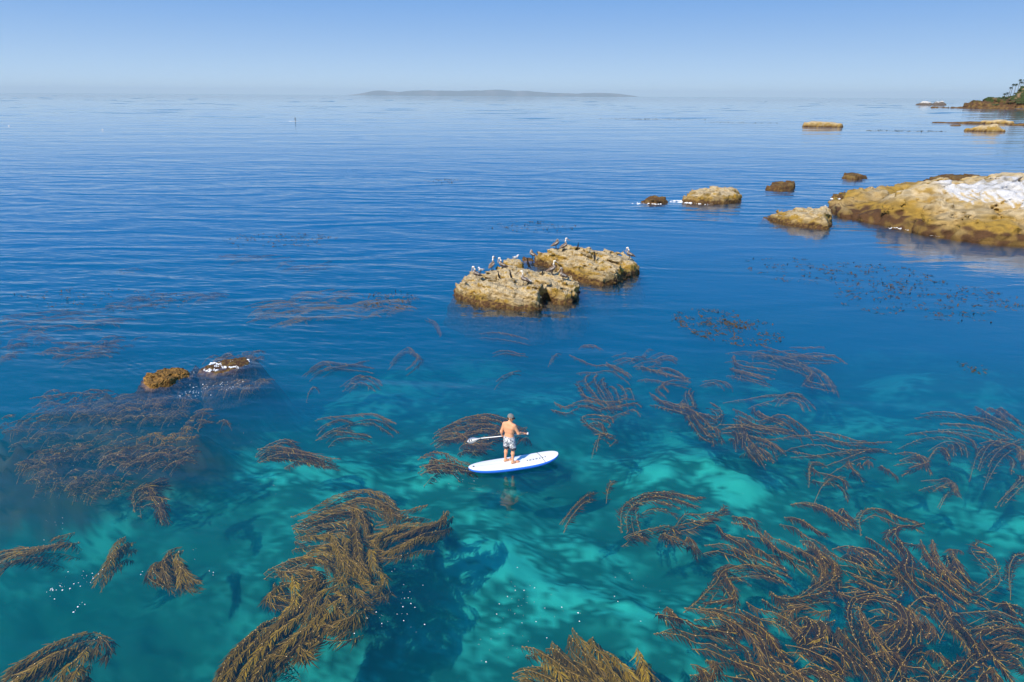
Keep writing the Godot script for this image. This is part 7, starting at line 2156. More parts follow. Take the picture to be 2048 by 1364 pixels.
# ------------------------------------------------------------------ birds
func make_birds() -> Dictionary:
	var m := mat("feathers", Color.WHITE, 0.8, 0.3)
	m.vertex_color_use_as_albedo = true
	var brown := Color(0.20, 0.15, 0.115)
	var grey := Color(0.36, 0.31, 0.27)
	var belly := Color(0.15, 0.11, 0.085)
	var white := Color(0.78, 0.72, 0.60)
	var bill := Color(0.42, 0.34, 0.26)
	var leg := Color(0.05, 0.045, 0.04)
	var V := func(x: float, y: float, z := 0.0) -> Vector3: return Vector3(x, y, z)
	var sets := {}
	# facing +x; body, neck, head and bill are one surface, wings and legs their own
	var trunk := [[V.call(-0.20, 0.30), V.call(0.06, 0.42), 0.095, 0.125, belly], [V.call(-0.20, 0.30), V.call(-0.40, 0.21), 0.06, 0.03, brown], [V.call(0.06, 0.42), V.call(0.13, 0.50), 0.12, 0.075, grey]]
	sets["pelican_alert"] = trunk + [[V.call(0.13, 0.50), V.call(0.08, 0.66), 0.06, 0.042, grey], [V.call(0.08, 0.66), V.call(0.11, 0.84), 0.042, 0.040, white], [V.call(0.11, 0.86), V.call(0.17, 0.87), 0.052, 0.045, white], [V.call(0.19, 0.86), V.call(0.36, 0.74), 0.030, 0.022, bill], [V.call(0.36, 0.74), V.call(0.45, 0.66), 0.022, 0.012, bill]]
	sets["pelican_upright"] = trunk + [[V.call(0.13, 0.50), V.call(0.10, 0.70), 0.06, 0.045, brown], [V.call(0.10, 0.70), V.call(0.10, 0.82), 0.045, 0.04, brown], [V.call(0.10, 0.83), V.call(0.15, 0.85), 0.05, 0.045, grey], [V.call(0.17, 0.84), V.call(0.30, 0.66), 0.028, 0.02, bill], [V.call(0.30, 0.66), V.call(0.36, 0.58), 0.02, 0.012, bill]]
	sets["pelican_bill_down"] = trunk + [[V.call(0.13, 0.50), V.call(0.07, 0.64), 0.06, 0.045, brown], [V.call(0.07, 0.64), V.call(0.14, 0.79), 0.045, 0.04, white], [V.call(0.15, 0.81), V.call(0.21, 0.81), 0.052, 0.045, white], [V.call(0.23, 0.79), V.call(0.26, 0.58), 0.030, 0.022, bill], [V.call(0.26, 0.58), V.call(0.26, 0.46), 0.022, 0.012, bill]]
	sets["pelican_resting"] = trunk + [[V.call(0.13, 0.50), V.call(0.05, 0.56), 0.07, 0.055, brown], [V.call(0.05, 0.56), V.call(0.08, 0.64), 0.055, 0.05, brown], [V.call(0.09, 0.65), V.call(0.14, 0.65), 0.05, 0.045, grey], [V.call(0.15, 0.64), V.call(0.20, 0.48), 0.028, 0.02, bill], [V.call(0.20, 0.48), V.call(0.20, 0.40), 0.02, 0.012, bill]]
	var black := Color(0.022, 0.021, 0.022)
	sets["cormorant"] = [[V.call(-0.06, 0.20), V.call(0.02, 0.40), 0.08, 0.075, black], [V.call(-0.06, 0.18), V.call(-0.20, 0.05), 0.045, 0.02, black], [V.call(0.02, 0.42), V.call(0.04, 0.56), 0.05, 0.03, black], [V.call(0.04, 0.56), V.call(0.05, 0.66), 0.03, 0.028, black], [V.call(0.05, 0.67), V.call(0.09, 0.68), 0.034, 0.028, black], [V.call(0.10, 0.68), V.call(0.19, 0.67), 0.016, 0.010, bill]]
	var snow := Color(0.78, 0.77, 0.75)
	sets["gull"] = [[V.call(-0.10, 0.18), V.call(0.07, 0.21), 0.06, 0.065, snow], [V.call(-0.10, 0.18), V.call(-0.24, 0.18), 0.04, 0.015, snow], [V.call(0.08, 0.22), V.call(0.12, 0.31), 0.045, 0.035, snow], [V.call(0.12, 0.32), V.call(0.15, 0.325), 0.04, 0.035, snow], [V.call(0.17, 0.32), V.call(0.23, 0.31), 0.014, 0.009, Color(0.5, 0.35, 0.05)]]
	var made := {}
	for key in sets:
		var o := Node3D.new()
		o.name = key
		var pelican: bool = key.begins_with("pelican")
		piece("body", body_mesh(sets[key], 0.016, 0.05), m, o)
		for sg in [-1.0, 1.0]:
			var w: Array
			if pelican: w = [[Vector3(0.07, 0.46, 0.105 * sg), Vector3(-0.12, 0.37, 0.115 * sg), 0.045, 0.05, grey], [Vector3(-0.12, 0.37, 0.115 * sg), Vector3(-0.36, 0.25, 0.05 * sg), 0.05, 0.022, brown]]
			elif key == "cormorant": w = [[Vector3(0.03, 0.42, 0.07 * sg), Vector3(-0.10, 0.14, 0.05 * sg), 0.032, 0.02, Color(0.035, 0.03, 0.028)]]
			else: w = [[Vector3(0.06, 0.23, 0.055 * sg), Vector3(-0.24, 0.20, 0.03 * sg), 0.028, 0.014, Color(0.30, 0.31, 0.33)]]
			piece("wing", body_mesh(w, 0.014, 0.03), m, o)
			var lx := 0.0 if key != "cormorant" else -0.02
			var lz: float = (0.055 if pelican else 0.035) * sg
			var ly := 0.34 if pelican else 0.16
			piece("leg", body_mesh([[Vector3(lx, ly, lz), Vector3(lx + 0.01, 0.02, lz), 0.018, 0.014, leg], [Vector3(lx + 0.01, 0.012, lz), Vector3(lx + 0.09, 0.008, lz + 0.02 * sg), 0.014, 0.016, leg], [Vector3(lx + 0.01, 0.012, lz), Vector3(lx + 0.09, 0.008, lz - 0.02 * sg), 0.014, 0.016, leg]], 0.010, 0.015), m, o)
		made[key] = o
	return made

func top_of_rocks(x: float, z: float) -> float:
	var y := -1.0
	for k in rocks:
		if k.size < 12.0 and absf(k.poly[0].x - x) < 12.0 and absf(k.poly[0].y - z) < 14.0: y = maxf(y, rock_height(k, x, z))
	return y

func build_birds() -> void:
	var made := make_birds()
	for b in BIRDS: # kind, x, z, facing in degrees, scale, label
		var o: Node3D = made[b[0]].duplicate()
		o.name = numbered(b[0].split("_")[0])
		add_child(o)
		o.position = Vector3(b[1], top_of_rocks(b[1], b[2]) - 0.02, b[2])
		o.rotation.y = deg_to_rad(b[3])
		o.scale = Vector3.ONE * b[4]
		tag(o, b[5], b[0].split("_")[0] if b[0] != "cormorant" else "cormorant", "sea birds resting on the rocks")
	for k in made: made[k].free()

# ------------------------------------------------------------------ paddleboard, paddle and paddlers
func board_plan(s: float) -> float:
	return sqrt(maxf(1.0 - pow(s, 4.0), 0.0)) if s > 0.0 else sqrt(maxf(1.0 - pow(-s, 7.0), 0.0)) * (1.0 - 0.38 * pow(-s, 2.2))

func board_rocker(s: float) -> float:
	return 0.13 * maxf(s, 0.0) ** 2.6 + 0.05 * maxf(-s, 0.0) ** 2.6

func board_mesh(length: float, width: float, thick: float, part: int) -> ArrayMesh:
	# part 0: white deck, 1: blue rails and hull; long axis x, nose at +x
	var rows := 49
	var section := [Vector2(-1, 0), Vector2(-0.8, 0.10), Vector2(-0.5, 0.16), Vector2(0, 0.19), Vector2(0.5, 0.16), Vector2(0.8, 0.10), Vector2(1, 0)]
	if part == 1: section = [Vector2(-1, 0), Vector2(-1.06, -0.06), Vector2(-1.09, -0.25), Vector2(-1.06, -0.5), Vector2(-0.92, -0.72), Vector2(-0.6, -0.84), Vector2(0, -0.88), Vector2(0.6, -0.84), Vector2(0.92, -0.72), Vector2(1.06, -0.5), Vector2(1.09, -0.25), Vector2(1.06, -0.06), Vector2(1, 0)]
	var ring := section.size()
	var v := PackedVector3Array()
	for i in rows:
		var s := -cos(PI * i / (rows - 1))
		var plan := board_plan(s)
		for q in section:
			v.append(Vector3(s * length * 0.5 * (1.0 + 0.012 * (absf(q.x) - 1.0)), board_rocker(s) + thick * 0.8 + q.y * thick * (0.45 + 0.55 * plan), q.x * maxf(width * 0.46 * plan, 0.003)))
	var idx := PackedInt32Array()
	for i in rows - 1:
		for k in ring - 1:
			var a := i * ring + k
			idx.append_array([a, a + ring, a + 1, a + 1, a + ring, a + ring + 1])
	# the deck looks up and the hull down, whichever way the rows run
	var n := smooth_normals(v, idx)
	if (n[24 * ring + ring / 2].y < 0.0) == (part == 0):
		for i in range(0, idx.size(), 3):
			var t := idx[i + 1]
			idx[i + 1] = idx[i + 2]
			idx[i + 2] = t
		n = smooth_normals(v, idx)
	return array_mesh(v, n, idx)

func box(size: Vector3, at := Vector3.ZERO, turn := 0.0) -> ArrayMesh:
	var st := SurfaceTool.new()
	var b := BoxMesh.new()
	b.size = size
	st.append_from(b, 0, Transform3D(Basis(Vector3.UP, turn), at))
	return st.commit()

func build_paddleboard() -> void:
	var white := mat("board_white", lin(0.80, 0.81, 0.82), 0.35, 0.5)
	var blue := mat("board_blue", lin(0.03, 0.16, 0.72), 0.3, 0.5)
	var dark := mat("board_print", lin(0.03, 0.03, 0.035), 0.5)
	var grey := mat("board_stringer", lin(0.38, 0.37, 0.36), 0.5)
	var o := base("paddleboard", BOARD, BOARD_TURN)
	tag(o, "white paddleboard with blue hull under the standing man", "paddleboard")
	piece("deck", board_mesh(3.05, 0.80, 0.17, 0), white, o)
	piece("hull", board_mesh(3.05, 0.80, 0.17, 1), blue, o)
	for z in [-0.19, 0.0, 0.19]:
		var pts := PackedVector3Array()
		var rr := PackedFloat32Array()
		for i in 19:
			var x := -1.36 + i * 0.15
			var s := x / 1.525
			var reach := 0.95 - absf(z) * 0.4
			if absf(s) > reach: continue
			pts.append(Vector3(x, deck_height(x, z) + 0.001, z))
			rr.append(0.005)
		piece("stringer", tube(pts, rr, 6, 0.4), grey, o)
	var strap := PackedVector3Array()
	var sr := PackedFloat32Array()
	for i in 13:
		var z := -0.36 + i * 0.06
		strap.append(Vector3(0.93 + z * 0.10, deck_height(0.93, z) + 0.008, z))
		sr.append(0.008)
	piece("leash_strap", tube(strap, sr, 6), dark, o)
	var at := 0.42
	for w in [0.035, 0.075, 0.05, 0.075, 0.06, 0.045, 0.06]:
		piece("deck_print", box(Vector3(w, 0.006, 0.045), Vector3(at + w * 0.5, deck_height(at, 0.08) + 0.003, 0.075)), dark, o)
		at += w + 0.045
	piece("leash_plug", tube(PackedVector3Array([Vector3(-1.36, deck_height(-1.36, 0.0) - 0.01, 0), Vector3(-1.36, deck_height(-1.36, 0.0) + 0.008, 0)]), PackedFloat32Array([0.03, 0.03]), 12), dark, o)

func deck_height(x: float, z: float) -> float:
	var s := clampf(x / 1.525, -1.0, 1.0)
	var plan := board_plan(s)
	var c := clampf(absf(z) / maxf(0.80 * 0.46 * plan, 0.01), 0.0, 1.0)
	return board_rocker(s) + 0.17 * 0.8 + 0.17 * (0.45 + 0.55 * plan) * 0.19 * (1.0 - pow(c, 2.2))

# the man's own axes: x = his right, y up, -z = where he faces; feet at y = 0
const HAND_R := Vector3(0.46, 1.03, -0.36)
const HAND_L := Vector3(-0.27, 0.90, -0.05)

func hand_bones(at: Vector3, along: Vector3, palm: Vector3, side: float, skin: Color) -> Array:
	# fingers wrap a shaft that runs along ALONG; PALM points from the wrist to the shaft
	var out := []
	var curl := palm.cross(along).normalized()
	out.append([at - palm * 0.075, at - palm * 0.028 + along * 0.012, 0.026, 0.028, skin])
	for i in 4:
		var k := at + along * (0.032 - i * 0.021) - palm * 0.020
		var l: float = [0.92, 1.0, 0.96, 0.78][i]
		var p1 := k + (palm * 0.030 + curl * 0.020) * l
		var p2 := p1 + (palm * 0.018 - curl * 0.018) * l
		var p3 := p2 + (-palm * 0.020 - curl * 0.014) * l
		out.append_array([[k, p1, 0.010, 0.0095, skin], [p1, p2, 0.0095, 0.009, skin], [p2, p3, 0.009, 0.008, skin]])
	var t0 := at - palm * 0.045 + along * 0.025
	out.append([t0, t0 + along * 0.028 + palm * 0.018 - curl * 0.012, 0.012, 0.011, skin])
	out.append([t0 + along * 0.028 + palm * 0.018 - curl * 0.012, t0 + along * 0.030 + palm * 0.045 - curl * 0.004, 0.011, 0.009, skin])
	return out

func man_bones(skin: Color) -> Array:
	var b := []
	var hip_r := Vector3(0.095, 0.90, 0.0)
	var hip_l := Vector3(-0.095, 0.90, 0.0)
	var knee_r := Vector3(0.135, 0.50, -0.035)
	var knee_l := Vector3(-0.125, 0.50, -0.045)
	var ank_r := Vector3(0.150, 0.085, 0.03)
	var ank_l := Vector3(-0.140, 0.085, 0.02)
	for q in [[hip_r, knee_r, ank_r, 1.0], [hip_l, knee_l, ank_l, -1.0]]:
		b.append([q[0], q[1], 0.090, 0.056, skin])
		b.append([q[1], q[1].lerp(q[2], 0.32) + Vector3(0, 0, 0.018), 0.054, 0.056, skin])
		b.append([q[1].lerp(q[2], 0.32) + Vector3(0, 0, 0.018), q[2], 0.055, 0.035, skin])
		var toe: Vector3 = q[2] + Vector3(0.10, -0.055, -0.15)
		b.append([q[2] + Vector3(-0.01, -0.045, 0.03), q[2] + Vector3(0.03, -0.04, -0.05), 0.036, 0.038, skin])
		b.append([q[2] + Vector3(0.03, -0.045, -0.05), toe, 0.036, 0.026, skin])
		for t in 5: b.append([toe + Vector3(-0.028 + 0.013 * t, 0.0, 0.0), toe + Vector3(-0.012 + 0.016 * t, -0.006, -0.045 + 0.007 * absf(t - (1.0 if q[3] < 0.0 else 3.0))), 0.014, 0.011, skin])
	b.append([Vector3(-0.055, 0.95, 0.01), Vector3(0.055, 0.95, 0.01), 0.115, 0.115, skin])
	b.append([Vector3(-0.045, 1.06, 0.0), Vector3(0.045, 1.06, 0.0), 0.112, 0.112, skin])
	b.append([Vector3(-0.07, 1.20, 0.0), Vector3(0.07, 1.20, 0.0), 0.115, 0.115, skin])
	b.append([Vector3(-0.10, 1.32, 0.005), Vector3(0.10, 1.32, 0.005), 0.110, 0.110, skin])
	b.append([Vector3(-0.15, 1.42, 0.01), Vector3(0.15, 1.42, 0.01), 0.070, 0.070, skin])
	b.append([Vector3(-0.07, 1.47, 0.012), Vector3(0.07, 1.47, 0.012), 0.055, 0.055, skin])
	b.append([Vector3(0.0, 1.46, 0.008), Vector3(0.015, 1.57, -0.025), 0.058, 0.054, skin])
	var sh_r := Vector3(0.195, 1.405, -0.005)
	var sh_l := Vector3(-0.195, 1.405, 0.005)
	var el_r := Vector3(0.315, 1.14, -0.06)
	var el_l := Vector3(-0.275, 1.13, 0.03)
	var wr_r := HAND_R + Vector3(-0.085, 0.030, 0.045)
	var wr_l := HAND_L + Vector3(-0.02, 0.085, 0.06)
	b.append([sh_r, el_r, 0.062, 0.042, skin])
	b.append([el_r, el_r.lerp(wr_r, 0.3), 0.044, 0.043, skin])
	b.append([el_r.lerp(wr_r, 0.3), wr_r, 0.042, 0.026, skin])
	b.append([sh_l, el_l, 0.062, 0.042, skin])
	b.append([el_l, el_l.lerp(wr_l, 0.3), 0.044, 0.043, skin])
	b.append([el_l.lerp(wr_l, 0.3), wr_l, 0.042, 0.026, skin])
	return b

func join(meshes: Array) -> ArrayMesh:
	var st := SurfaceTool.new()
	for m in meshes: st.append_from(m, 0, Transform3D())
	return st.commit()

func build_man() -> void:
	var skin := Color(0.70, 0.34, 0.19)
	var ms := mat("skin", Color.WHITE, 0.55, 0.4)
	ms.vertex_color_use_as_albedo = true
	ms.subsurf_scatter_enabled = true
	ms.subsurf_scatter_strength = 0.08
	var o := base("person", MAN, MAN_TURN)
	o.scale = Vector3.ONE * 0.96
	tag(o, "shirtless man in cap and patterned board shorts standing on the white paddleboard", "person")
	# head: turned to his right and tipped down
	var shaft := (HAND_R - HAND_L).normalized()
	var turn := Basis(Vector3.UP, -1.15) * Basis(Vector3.RIGHT, -0.28)
	var hc := Vector3(0.022, 1.655, -0.035)
	var hp := func(x: float, y: float, z: float) -> Vector3: return hc + turn * Vector3(x, y, z)
	var red := Color(0.56, 0.26, 0.16)
	var lip := Color(0.42, 0.16, 0.12)
	var hair := Color(0.05, 0.032, 0.02)
	var head := [
		[hp.call(0, 0.045, 0.015), hp.call(0, 0.03, -0.015), 0.088, 0.085, skin], [hp.call(0, -0.01, -0.03), hp.call(0, -0.075, -0.055), 0.070, 0.045, skin],
		[hp.call(0.035, -0.06, -0.02), hp.call(-0.035, -0.06, -0.02), 0.040, 0.040, skin], [hp.call(0, 0.02, -0.095), hp.call(0, -0.025, -0.118), 0.012, 0.016, red],
		[hp.call(-0.035, 0.030, -0.092), hp.call(0.035, 0.030, -0.092), 0.016, 0.016, skin], [hp.call(-0.022, -0.062, -0.098), hp.call(0.022, -0.062, -0.098), 0.009, 0.009, lip],
		[hp.call(0.088, 0.015, 0.01), hp.call(0.090, -0.030, 0.005), 0.016, 0.012, red], [hp.call(-0.088, 0.015, 0.01), hp.call(-0.090, -0.030, 0.005), 0.016, 0.012, red],
		[hp.call(0.033, 0.008, -0.090), hp.call(0.036, 0.008, -0.090), 0.010, 0.010, Color(0.05, 0.04, 0.04)], [hp.call(-0.033, 0.008, -0.090), hp.call(-0.036, 0.008, -0.090), 0.010, 0.010, Color(0.05, 0.04, 0.04)],
		[hp.call(0.03, -0.015, 0.068), hp.call(-0.03, -0.015, 0.068), 0.040, 0.040, hair]]
	var hr := hand_bones(HAND_R, shaft, Vector3(0.55, -0.35, -0.75).normalized(), 1.0, red)
	var hl := hand_bones(HAND_L, shaft, Vector3(0.15, -0.75, -0.6).normalized(), -1.0, red)
	var parts := [body_mesh(man_bones(skin), 0.012, 0.05), body_mesh(head, 0.006, 0.022), body_mesh(hr, 0.004, 0.008), body_mesh(hl, 0.004, 0.008)]
	piece("body", join(parts), ms, o)
	# shorts: loose legs to the knee
	var cloth := mat("shorts_cloth", Color.WHITE, 0.9, 0.2)
	cloth.albedo_texture = noise_texture(0.05, 21, 256, 3, 0.0, 1.0, FastNoiseLite.TYPE_CELLULAR)
	var g := Gradient.new()
	g.offsets = PackedFloat32Array([0.0, 0.35, 0.45, 0.62, 1.0])
	g.colors = PackedColorArray([lin(0.05, 0.055, 0.08), lin(0.18, 0.19, 0.24), lin(0.60, 0.60, 0.62), lin(0.76, 0.76, 0.76), lin(0.80, 0.80, 0.80)])
	(cloth.albedo_texture as NoiseTexture2D).color_ramp = g
	cloth.uv1_triplanar = true
	cloth.uv1_scale = Vector3.ONE * 1.3
	var w := Color.WHITE
	var sb := [[Vector3(-0.06, 0.95, 0.012), Vector3(0.06, 0.95, 0.012), 0.128, 0.128, w], [Vector3(-0.055, 0.88, 0.02), Vector3(0.055, 0.88, 0.02), 0.135, 0.135, w],
		[Vector3(0.095, 0.88, 0.0), Vector3(0.138, 0.50, -0.025), 0.112, 0.105, w], [Vector3(-0.095, 0.88, 0.0), Vector3(-0.128, 0.50, -0.035), 0.112, 0.105, w]]
	piece("shorts", body_mesh(sb, 0.012, 0.03, 0.52, 1.005), cloth, o)
	var hem := mat("shorts_hem", lin(0.06, 0.065, 0.085), 0.9, 0.2)
	piece("shorts_hem", body_mesh([[Vector3(0.115, 0.70, -0.012), Vector3(0.138, 0.50, -0.025), 0.1135, 0.109, w], [Vector3(-0.112, 0.70, -0.018), Vector3(-0.128, 0.50, -0.035), 0.1135, 0.109, w]], 0.010, 0.02, 0.508, 0.60), hem, o)
	# cap
	var capm := mat("cap_cloth", lin(0.20, 0.205, 0.19), 0.9, 0.2)
	var cap := body_mesh([[hp.call(0, 0.052, 0.016), hp.call(0, 0.045, -0.012), 0.101, 0.099, w]], 0.006, 0.02)
	var crown := clip_above(cap, hp.call(0, 0.035, 0), turn * Vector3(0, 1, 0.12).normalized())
	var c := piece("cap", crown, capm, o)
	var billm := mat("cap_bill", lin(0.012, 0.013, 0.018), 0.7, 0.3)
	var bv := PackedVector3Array()
	var bi := PackedInt32Array()
	for i in 9:
		var a := -1.15 + 2.3 * i / 8.0
		for r in 3:
			var q := Vector3(sin(a) * (0.092 + 0.010 * r), 0.050 - 0.006 * r - 0.012 * absf(sin(a)), -cos(a) * (0.085 + 0.040 * r * maxf(cos(a * 0.9), 0.05)))
			bv.append(hc + turn * q)
	for i in 8:
		for r in 2:
			var a := i * 3 + r
			bi.append_array([a, a + 1, a + 3, a + 1, a + 4, a + 3])
	var under := bv.size()
	for i in under: bv.append(bv[i] - turn * Vector3(0, 0.004, 0))
	for i in range(0, 8 * 2 * 6, 3): bi.append_array([bi[i] + under, bi[i + 2] + under, bi[i + 1] + under])
	var bn := smooth_normals(bv, bi)
	if bn[4].y < 0.0:
		for i in range(0, bi.size(), 3):
			var t := bi[i + 1]
			bi[i + 1] = bi[i + 2]
			bi[i + 2] = t
		bn = smooth_normals(bv, bi)
	piece("bill", array_mesh(bv, bn, bi), billm, c)
	# paddle: held level across the front, blade behind his left
	var p := base("paddle", MAN, MAN_TURN)
	p.scale = Vector3.ONE * 0.96
	tag(p, "white paddle held level at hip height by the standing man", "paddle")
	var white := mat("paddle_white", lin(0.82, 0.81, 0.80), 0.35, 0.5)
	var tip := HAND_R + shaft * 0.045
	var neck := HAND_L - shaft * 0.80
	piece("shaft", tube(PackedVector3Array([neck, HAND_L, HAND_R, tip]), PackedFloat32Array([0.015, 0.0145, 0.0145, 0.015]), 10), white, p)
	var across := shaft.cross(Vector3.UP).normalized()
	piece("grip", tube(PackedVector3Array([tip - across * 0.055, tip - across * 0.03, tip, tip + across * 0.03, tip + across * 0.055]), PackedFloat32Array([0.022, 0.034, 0.036, 0.034, 0.022]), 10), white, p)
	var drop := (-shaft + Vector3(0, -0.16, 0)).normalized()
	var face := Vector3(0.12, 0.75, 0.62)
	face = (face - drop * face.dot(drop)).normalized()
	var bl := PackedVector3Array()
	var br := PackedFloat32Array()
	for i in 13:
		var s := i / 12.0
		bl.append(Vector3(0.46 * s, 0.0, 0.0))
		br.append(lerpf(0.016, 0.105, smoothstep(0.0, 0.6, s)) * sqrt(maxf(1.0 - pow(maxf(s - 0.68, 0.0) / 0.322, 2.0), 0.0)) + 0.002)
	var o2 := piece("blade", tube(bl, br, 14, 0.14), white, p)
	o2.set_meta("label", "white oval blade with two black marks")
	o2.transform = Transform3D(Basis(drop, face, drop.cross(face)), neck)
	var dark: StandardMaterial3D = mats["board_print"]
	piece("collar", tube(PackedVector3Array([neck + shaft * 0.02, neck + shaft * 0.045]), PackedFloat32Array([0.019, 0.019]), 10), dark, p)
	for q in [[0.30, 0.055], [0.375, 0.075]]:
		piece("print", box(Vector3(0.04, 0.004, q[1]), Vector3(q[0], 0.0150, 0.0)), dark, o2)

func clip_above(m: ArrayMesh, p: Vector3, n: Vector3) -> ArrayMesh:
	var a := m.surface_get_arrays(0)
	var v: PackedVector3Array = a[Mesh.ARRAY_VERTEX]
	var idx: PackedInt32Array = a[Mesh.ARRAY_INDEX]
	var keep := PackedInt32Array()
	for i in range(0, idx.size(), 3):
		if (v[idx[i]] - p).dot(n) > 0.0 and (v[idx[i + 1]] - p).dot(n) > 0.0 and (v[idx[i + 2]] - p).dot(n) > 0.0: keep.append_array([idx[i], idx[i + 1], idx[i + 2]])
	return array_mesh(v, a[Mesh.ARRAY_NORMAL], keep)

func build_far_paddler() -> void:
	var o := base("paddleboard", FAR_BOARD, 0.1)
	tag(o, "white paddleboard far out on the open sea at upper left", "paddleboard")
	piece("deck", board_mesh(3.3, 0.8, 0.17, 0), mats["board_white"], o)
	piece("hull", board_mesh(3.3, 0.8, 0.17, 1), mats["board_white"], o)
	var dark := Color(0.05, 0.045, 0.05)
	var p := base("person", FAR_BOARD + Vector3(0.2, 0.15, 0.0), 1.2)
	tag(p, "tiny dark figure standing on the far paddleboard at upper left", "person")
	var b := man_bones(dark)
	b.append([Vector3(0.0, 1.60, -0.02), Vector3(0.0, 1.69, -0.02), 0.075, 0.085, Color(0.12, 0.08, 0.06)])
	piece("body", body_mesh(b, 0.03, 0.05), mats["skin"], p)
	var q := base("paddle", p.position, 1.2)
	tag(q, "dark paddle held by the tiny far figure", "paddle")
	piece("shaft", tube(PackedVector3Array([HAND_R, HAND_R + Vector3(0.1, -1.0, -0.1)]), PackedFloat32Array([0.02, 0.02]), 6), mats["board_print"], q)
	piece("blade", tube(PackedVector3Array([HAND_R + Vector3(0.1, -1.0, -0.1), HAND_R + Vector3(0.12, -1.2, -0.12), HAND_R + Vector3(0.13, -1.4, -0.13)]), PackedFloat32Array([0.03, 0.09, 0.05]), 8, 0.3), mats["board_print"], q)
	for k in FLOATING_GULLS:
		var g := base("gull", Vector3(k[0], 0.0, k[1]))
		tag(g, k[2], "gull", "gulls floating far out")
		var snow := Color(0.78, 0.77, 0.75)
		piece("body", body_mesh([[Vector3(-0.2, 0.08, 0), Vector3(0.15, 0.12, 0), 0.10, 0.12, snow], [Vector3(0.15, 0.15, 0), Vector3(0.24, 0.33, 0), 0.07, 0.06, snow], [Vector3(0.24, 0.33, 0), Vector3(0.36, 0.31, 0), 0.05, 0.015, Color(0.4, 0.3, 0.05)]], 0.03, 0.05), mats["feathers"], g)

# ------------------------------------------------------------------ headland trees and the far island
func build_headland_plants() -> void:
	var bark := mat("palm_bark", lin(0.13, 0.10, 0.075), 0.9)
	var leafm := mat("palm_leaf", lin(0.035, 0.055, 0.02), 0.7)
	var head: Dictionary
	for k in rocks:
		if k.style == 5: head = k
	for k in PALMS: # x, z, height, lean, label
		var y := rock_height(head, k[0], k[1]) - 0.3
		var o := base("palm_tree", Vector3(k[0], y, k[1]))
		tag(o, k[4], "palm tree", "palms on the headland")
		var pts := PackedVector3Array()
		var rr := PackedFloat32Array()
		for i in 6:
			var s := i / 5.0
			pts.append(Vector3(k[3] * s * s, k[2] * s, 0.0))
			rr.append(lerpf(0.34, 0.2, s))
		piece("trunk", tube(pts, rr, 7), bark, o)
		var v := PackedVector3Array()
		var n := PackedVector3Array()
		var idx := PackedInt32Array()
		var tip := pts[5]
		for i in 34:
			var a := rng.randf() * TAU
			var lift := rng.randf_range(-0.5, 1.2)
			var l := rng.randf_range(2.4, 3.5)
			var dir := Vector3(cos(a), 0, sin(a))
			var prev := tip
			for j in 4:
				var s := (j + 1) / 4.0
				var q := tip + dir * l * s * cos(lift * 0.6) + Vector3.UP * (l * s * sin(lift) * 0.8 - l * 0.75 * s * s)
				var side := dir.cross(Vector3.UP) * (0.32 if j < 3 else 0.12)
				var b := v.size()
				v.append_array([prev + side, prev - side, q + side * 0.8, q - side * 0.8])
				n.append_array([Vector3.UP, Vector3.UP, Vector3.UP, Vector3.UP])
				idx.append_array([b, b + 1, b + 2, b + 1, b + 3, b + 2])
				prev = q
		piece("crown", array_mesh(v, n, fix_winding(v, n, idx)), leafm, o)
	var shrubm := mat("shrub_leaf", lin(0.05, 0.075, 0.022), 0.8)
	for k in SHRUBS: # x, z, radius, label
		var y := rock_height(head, k[0], k[1])
		var o := base("shrub", Vector3(k[0], y, k[1]))
		tag(o, k[3], "shrub", "shrubs on the headland")
		var v := PackedVector3Array()
		var n := PackedVector3Array()
		var idx := PackedInt32Array()
		for i in 420:
			var q: Vector3 = Vector3(rng.randfn(), absf(rng.randfn()), rng.randfn()).normalized() * pow(rng.randf(), 0.4) * k[2]
			q.y *= 0.55
			q *= 0.8 + 0.35 * noise_b.get_noise_3d(q.x * 0.5 + k[0], q.y * 0.5, q.z * 0.5)
			var u := Vector3(rng.randfn(), rng.randfn(), rng.randfn()).normalized() * 0.42
			var w := u.cross(Vector3(rng.randfn(), rng.randfn(), rng.randfn())).normalized() * 0.34
			var b := v.size()
			v.append_array([q - u, q + w, q - w, q + u])
			var f: Vector3 = (q * Vector3(1, 2, 1) + Vector3.UP).normalized()
			n.append_array([f, f, f, f])
			idx.append_array([b, b + 1, b + 2, b + 1, b + 3, b + 2])
		piece("foliage", array_mesh(v, n, fix_winding(v, n, idx)), shrubm, o)

func build_island() -> void:
	var v := PackedVector3Array()
	var col := PackedColorArray()
	var cols := 161
	var rows := 15
	var line := PackedFloat32Array(ISLAND)
	for r in rows:
		var q := r / float(rows - 1)
		for c in cols:
			var s := c / float(cols - 1)
			var f := s * (line.size() - 1)
			var h := lerpf(line[int(f)], line[mini(int(f) + 1, line.size() - 1)], f - int(f))
			var x := lerpf(ISLAND_X.x, ISLAND_X.y, s)
			h *= pow(sin(PI * clampf(q, 0.0, 1.0)), 0.7) * (1.0 + 0.12 * noise_b.get_noise_2d(x * 0.0012, q * 6.0))
			v.append(Vector3(x, h - 3.0, ISLAND_Z - 12000.0 * (q - 0.5)))
			col.append(Color(0.05, 0.06, 0.045).lerp(Color(0.16, 0.14, 0.11), smoothstep(0.1, 0.5, noise_b.get_noise_2d(x * 0.0007, q * 3.0)) if s > 0.06 else 1.0))
	var idx := grid_index(rows, cols)
	var m := mat("island_ground", Color.WHITE, 1.0, 0.1)
	m.vertex_color_use_as_albedo = true
	tag(piece("island_hills", array_mesh(v, smooth_normals(v, idx), idx, col), m, self), "", "", "", "structure")

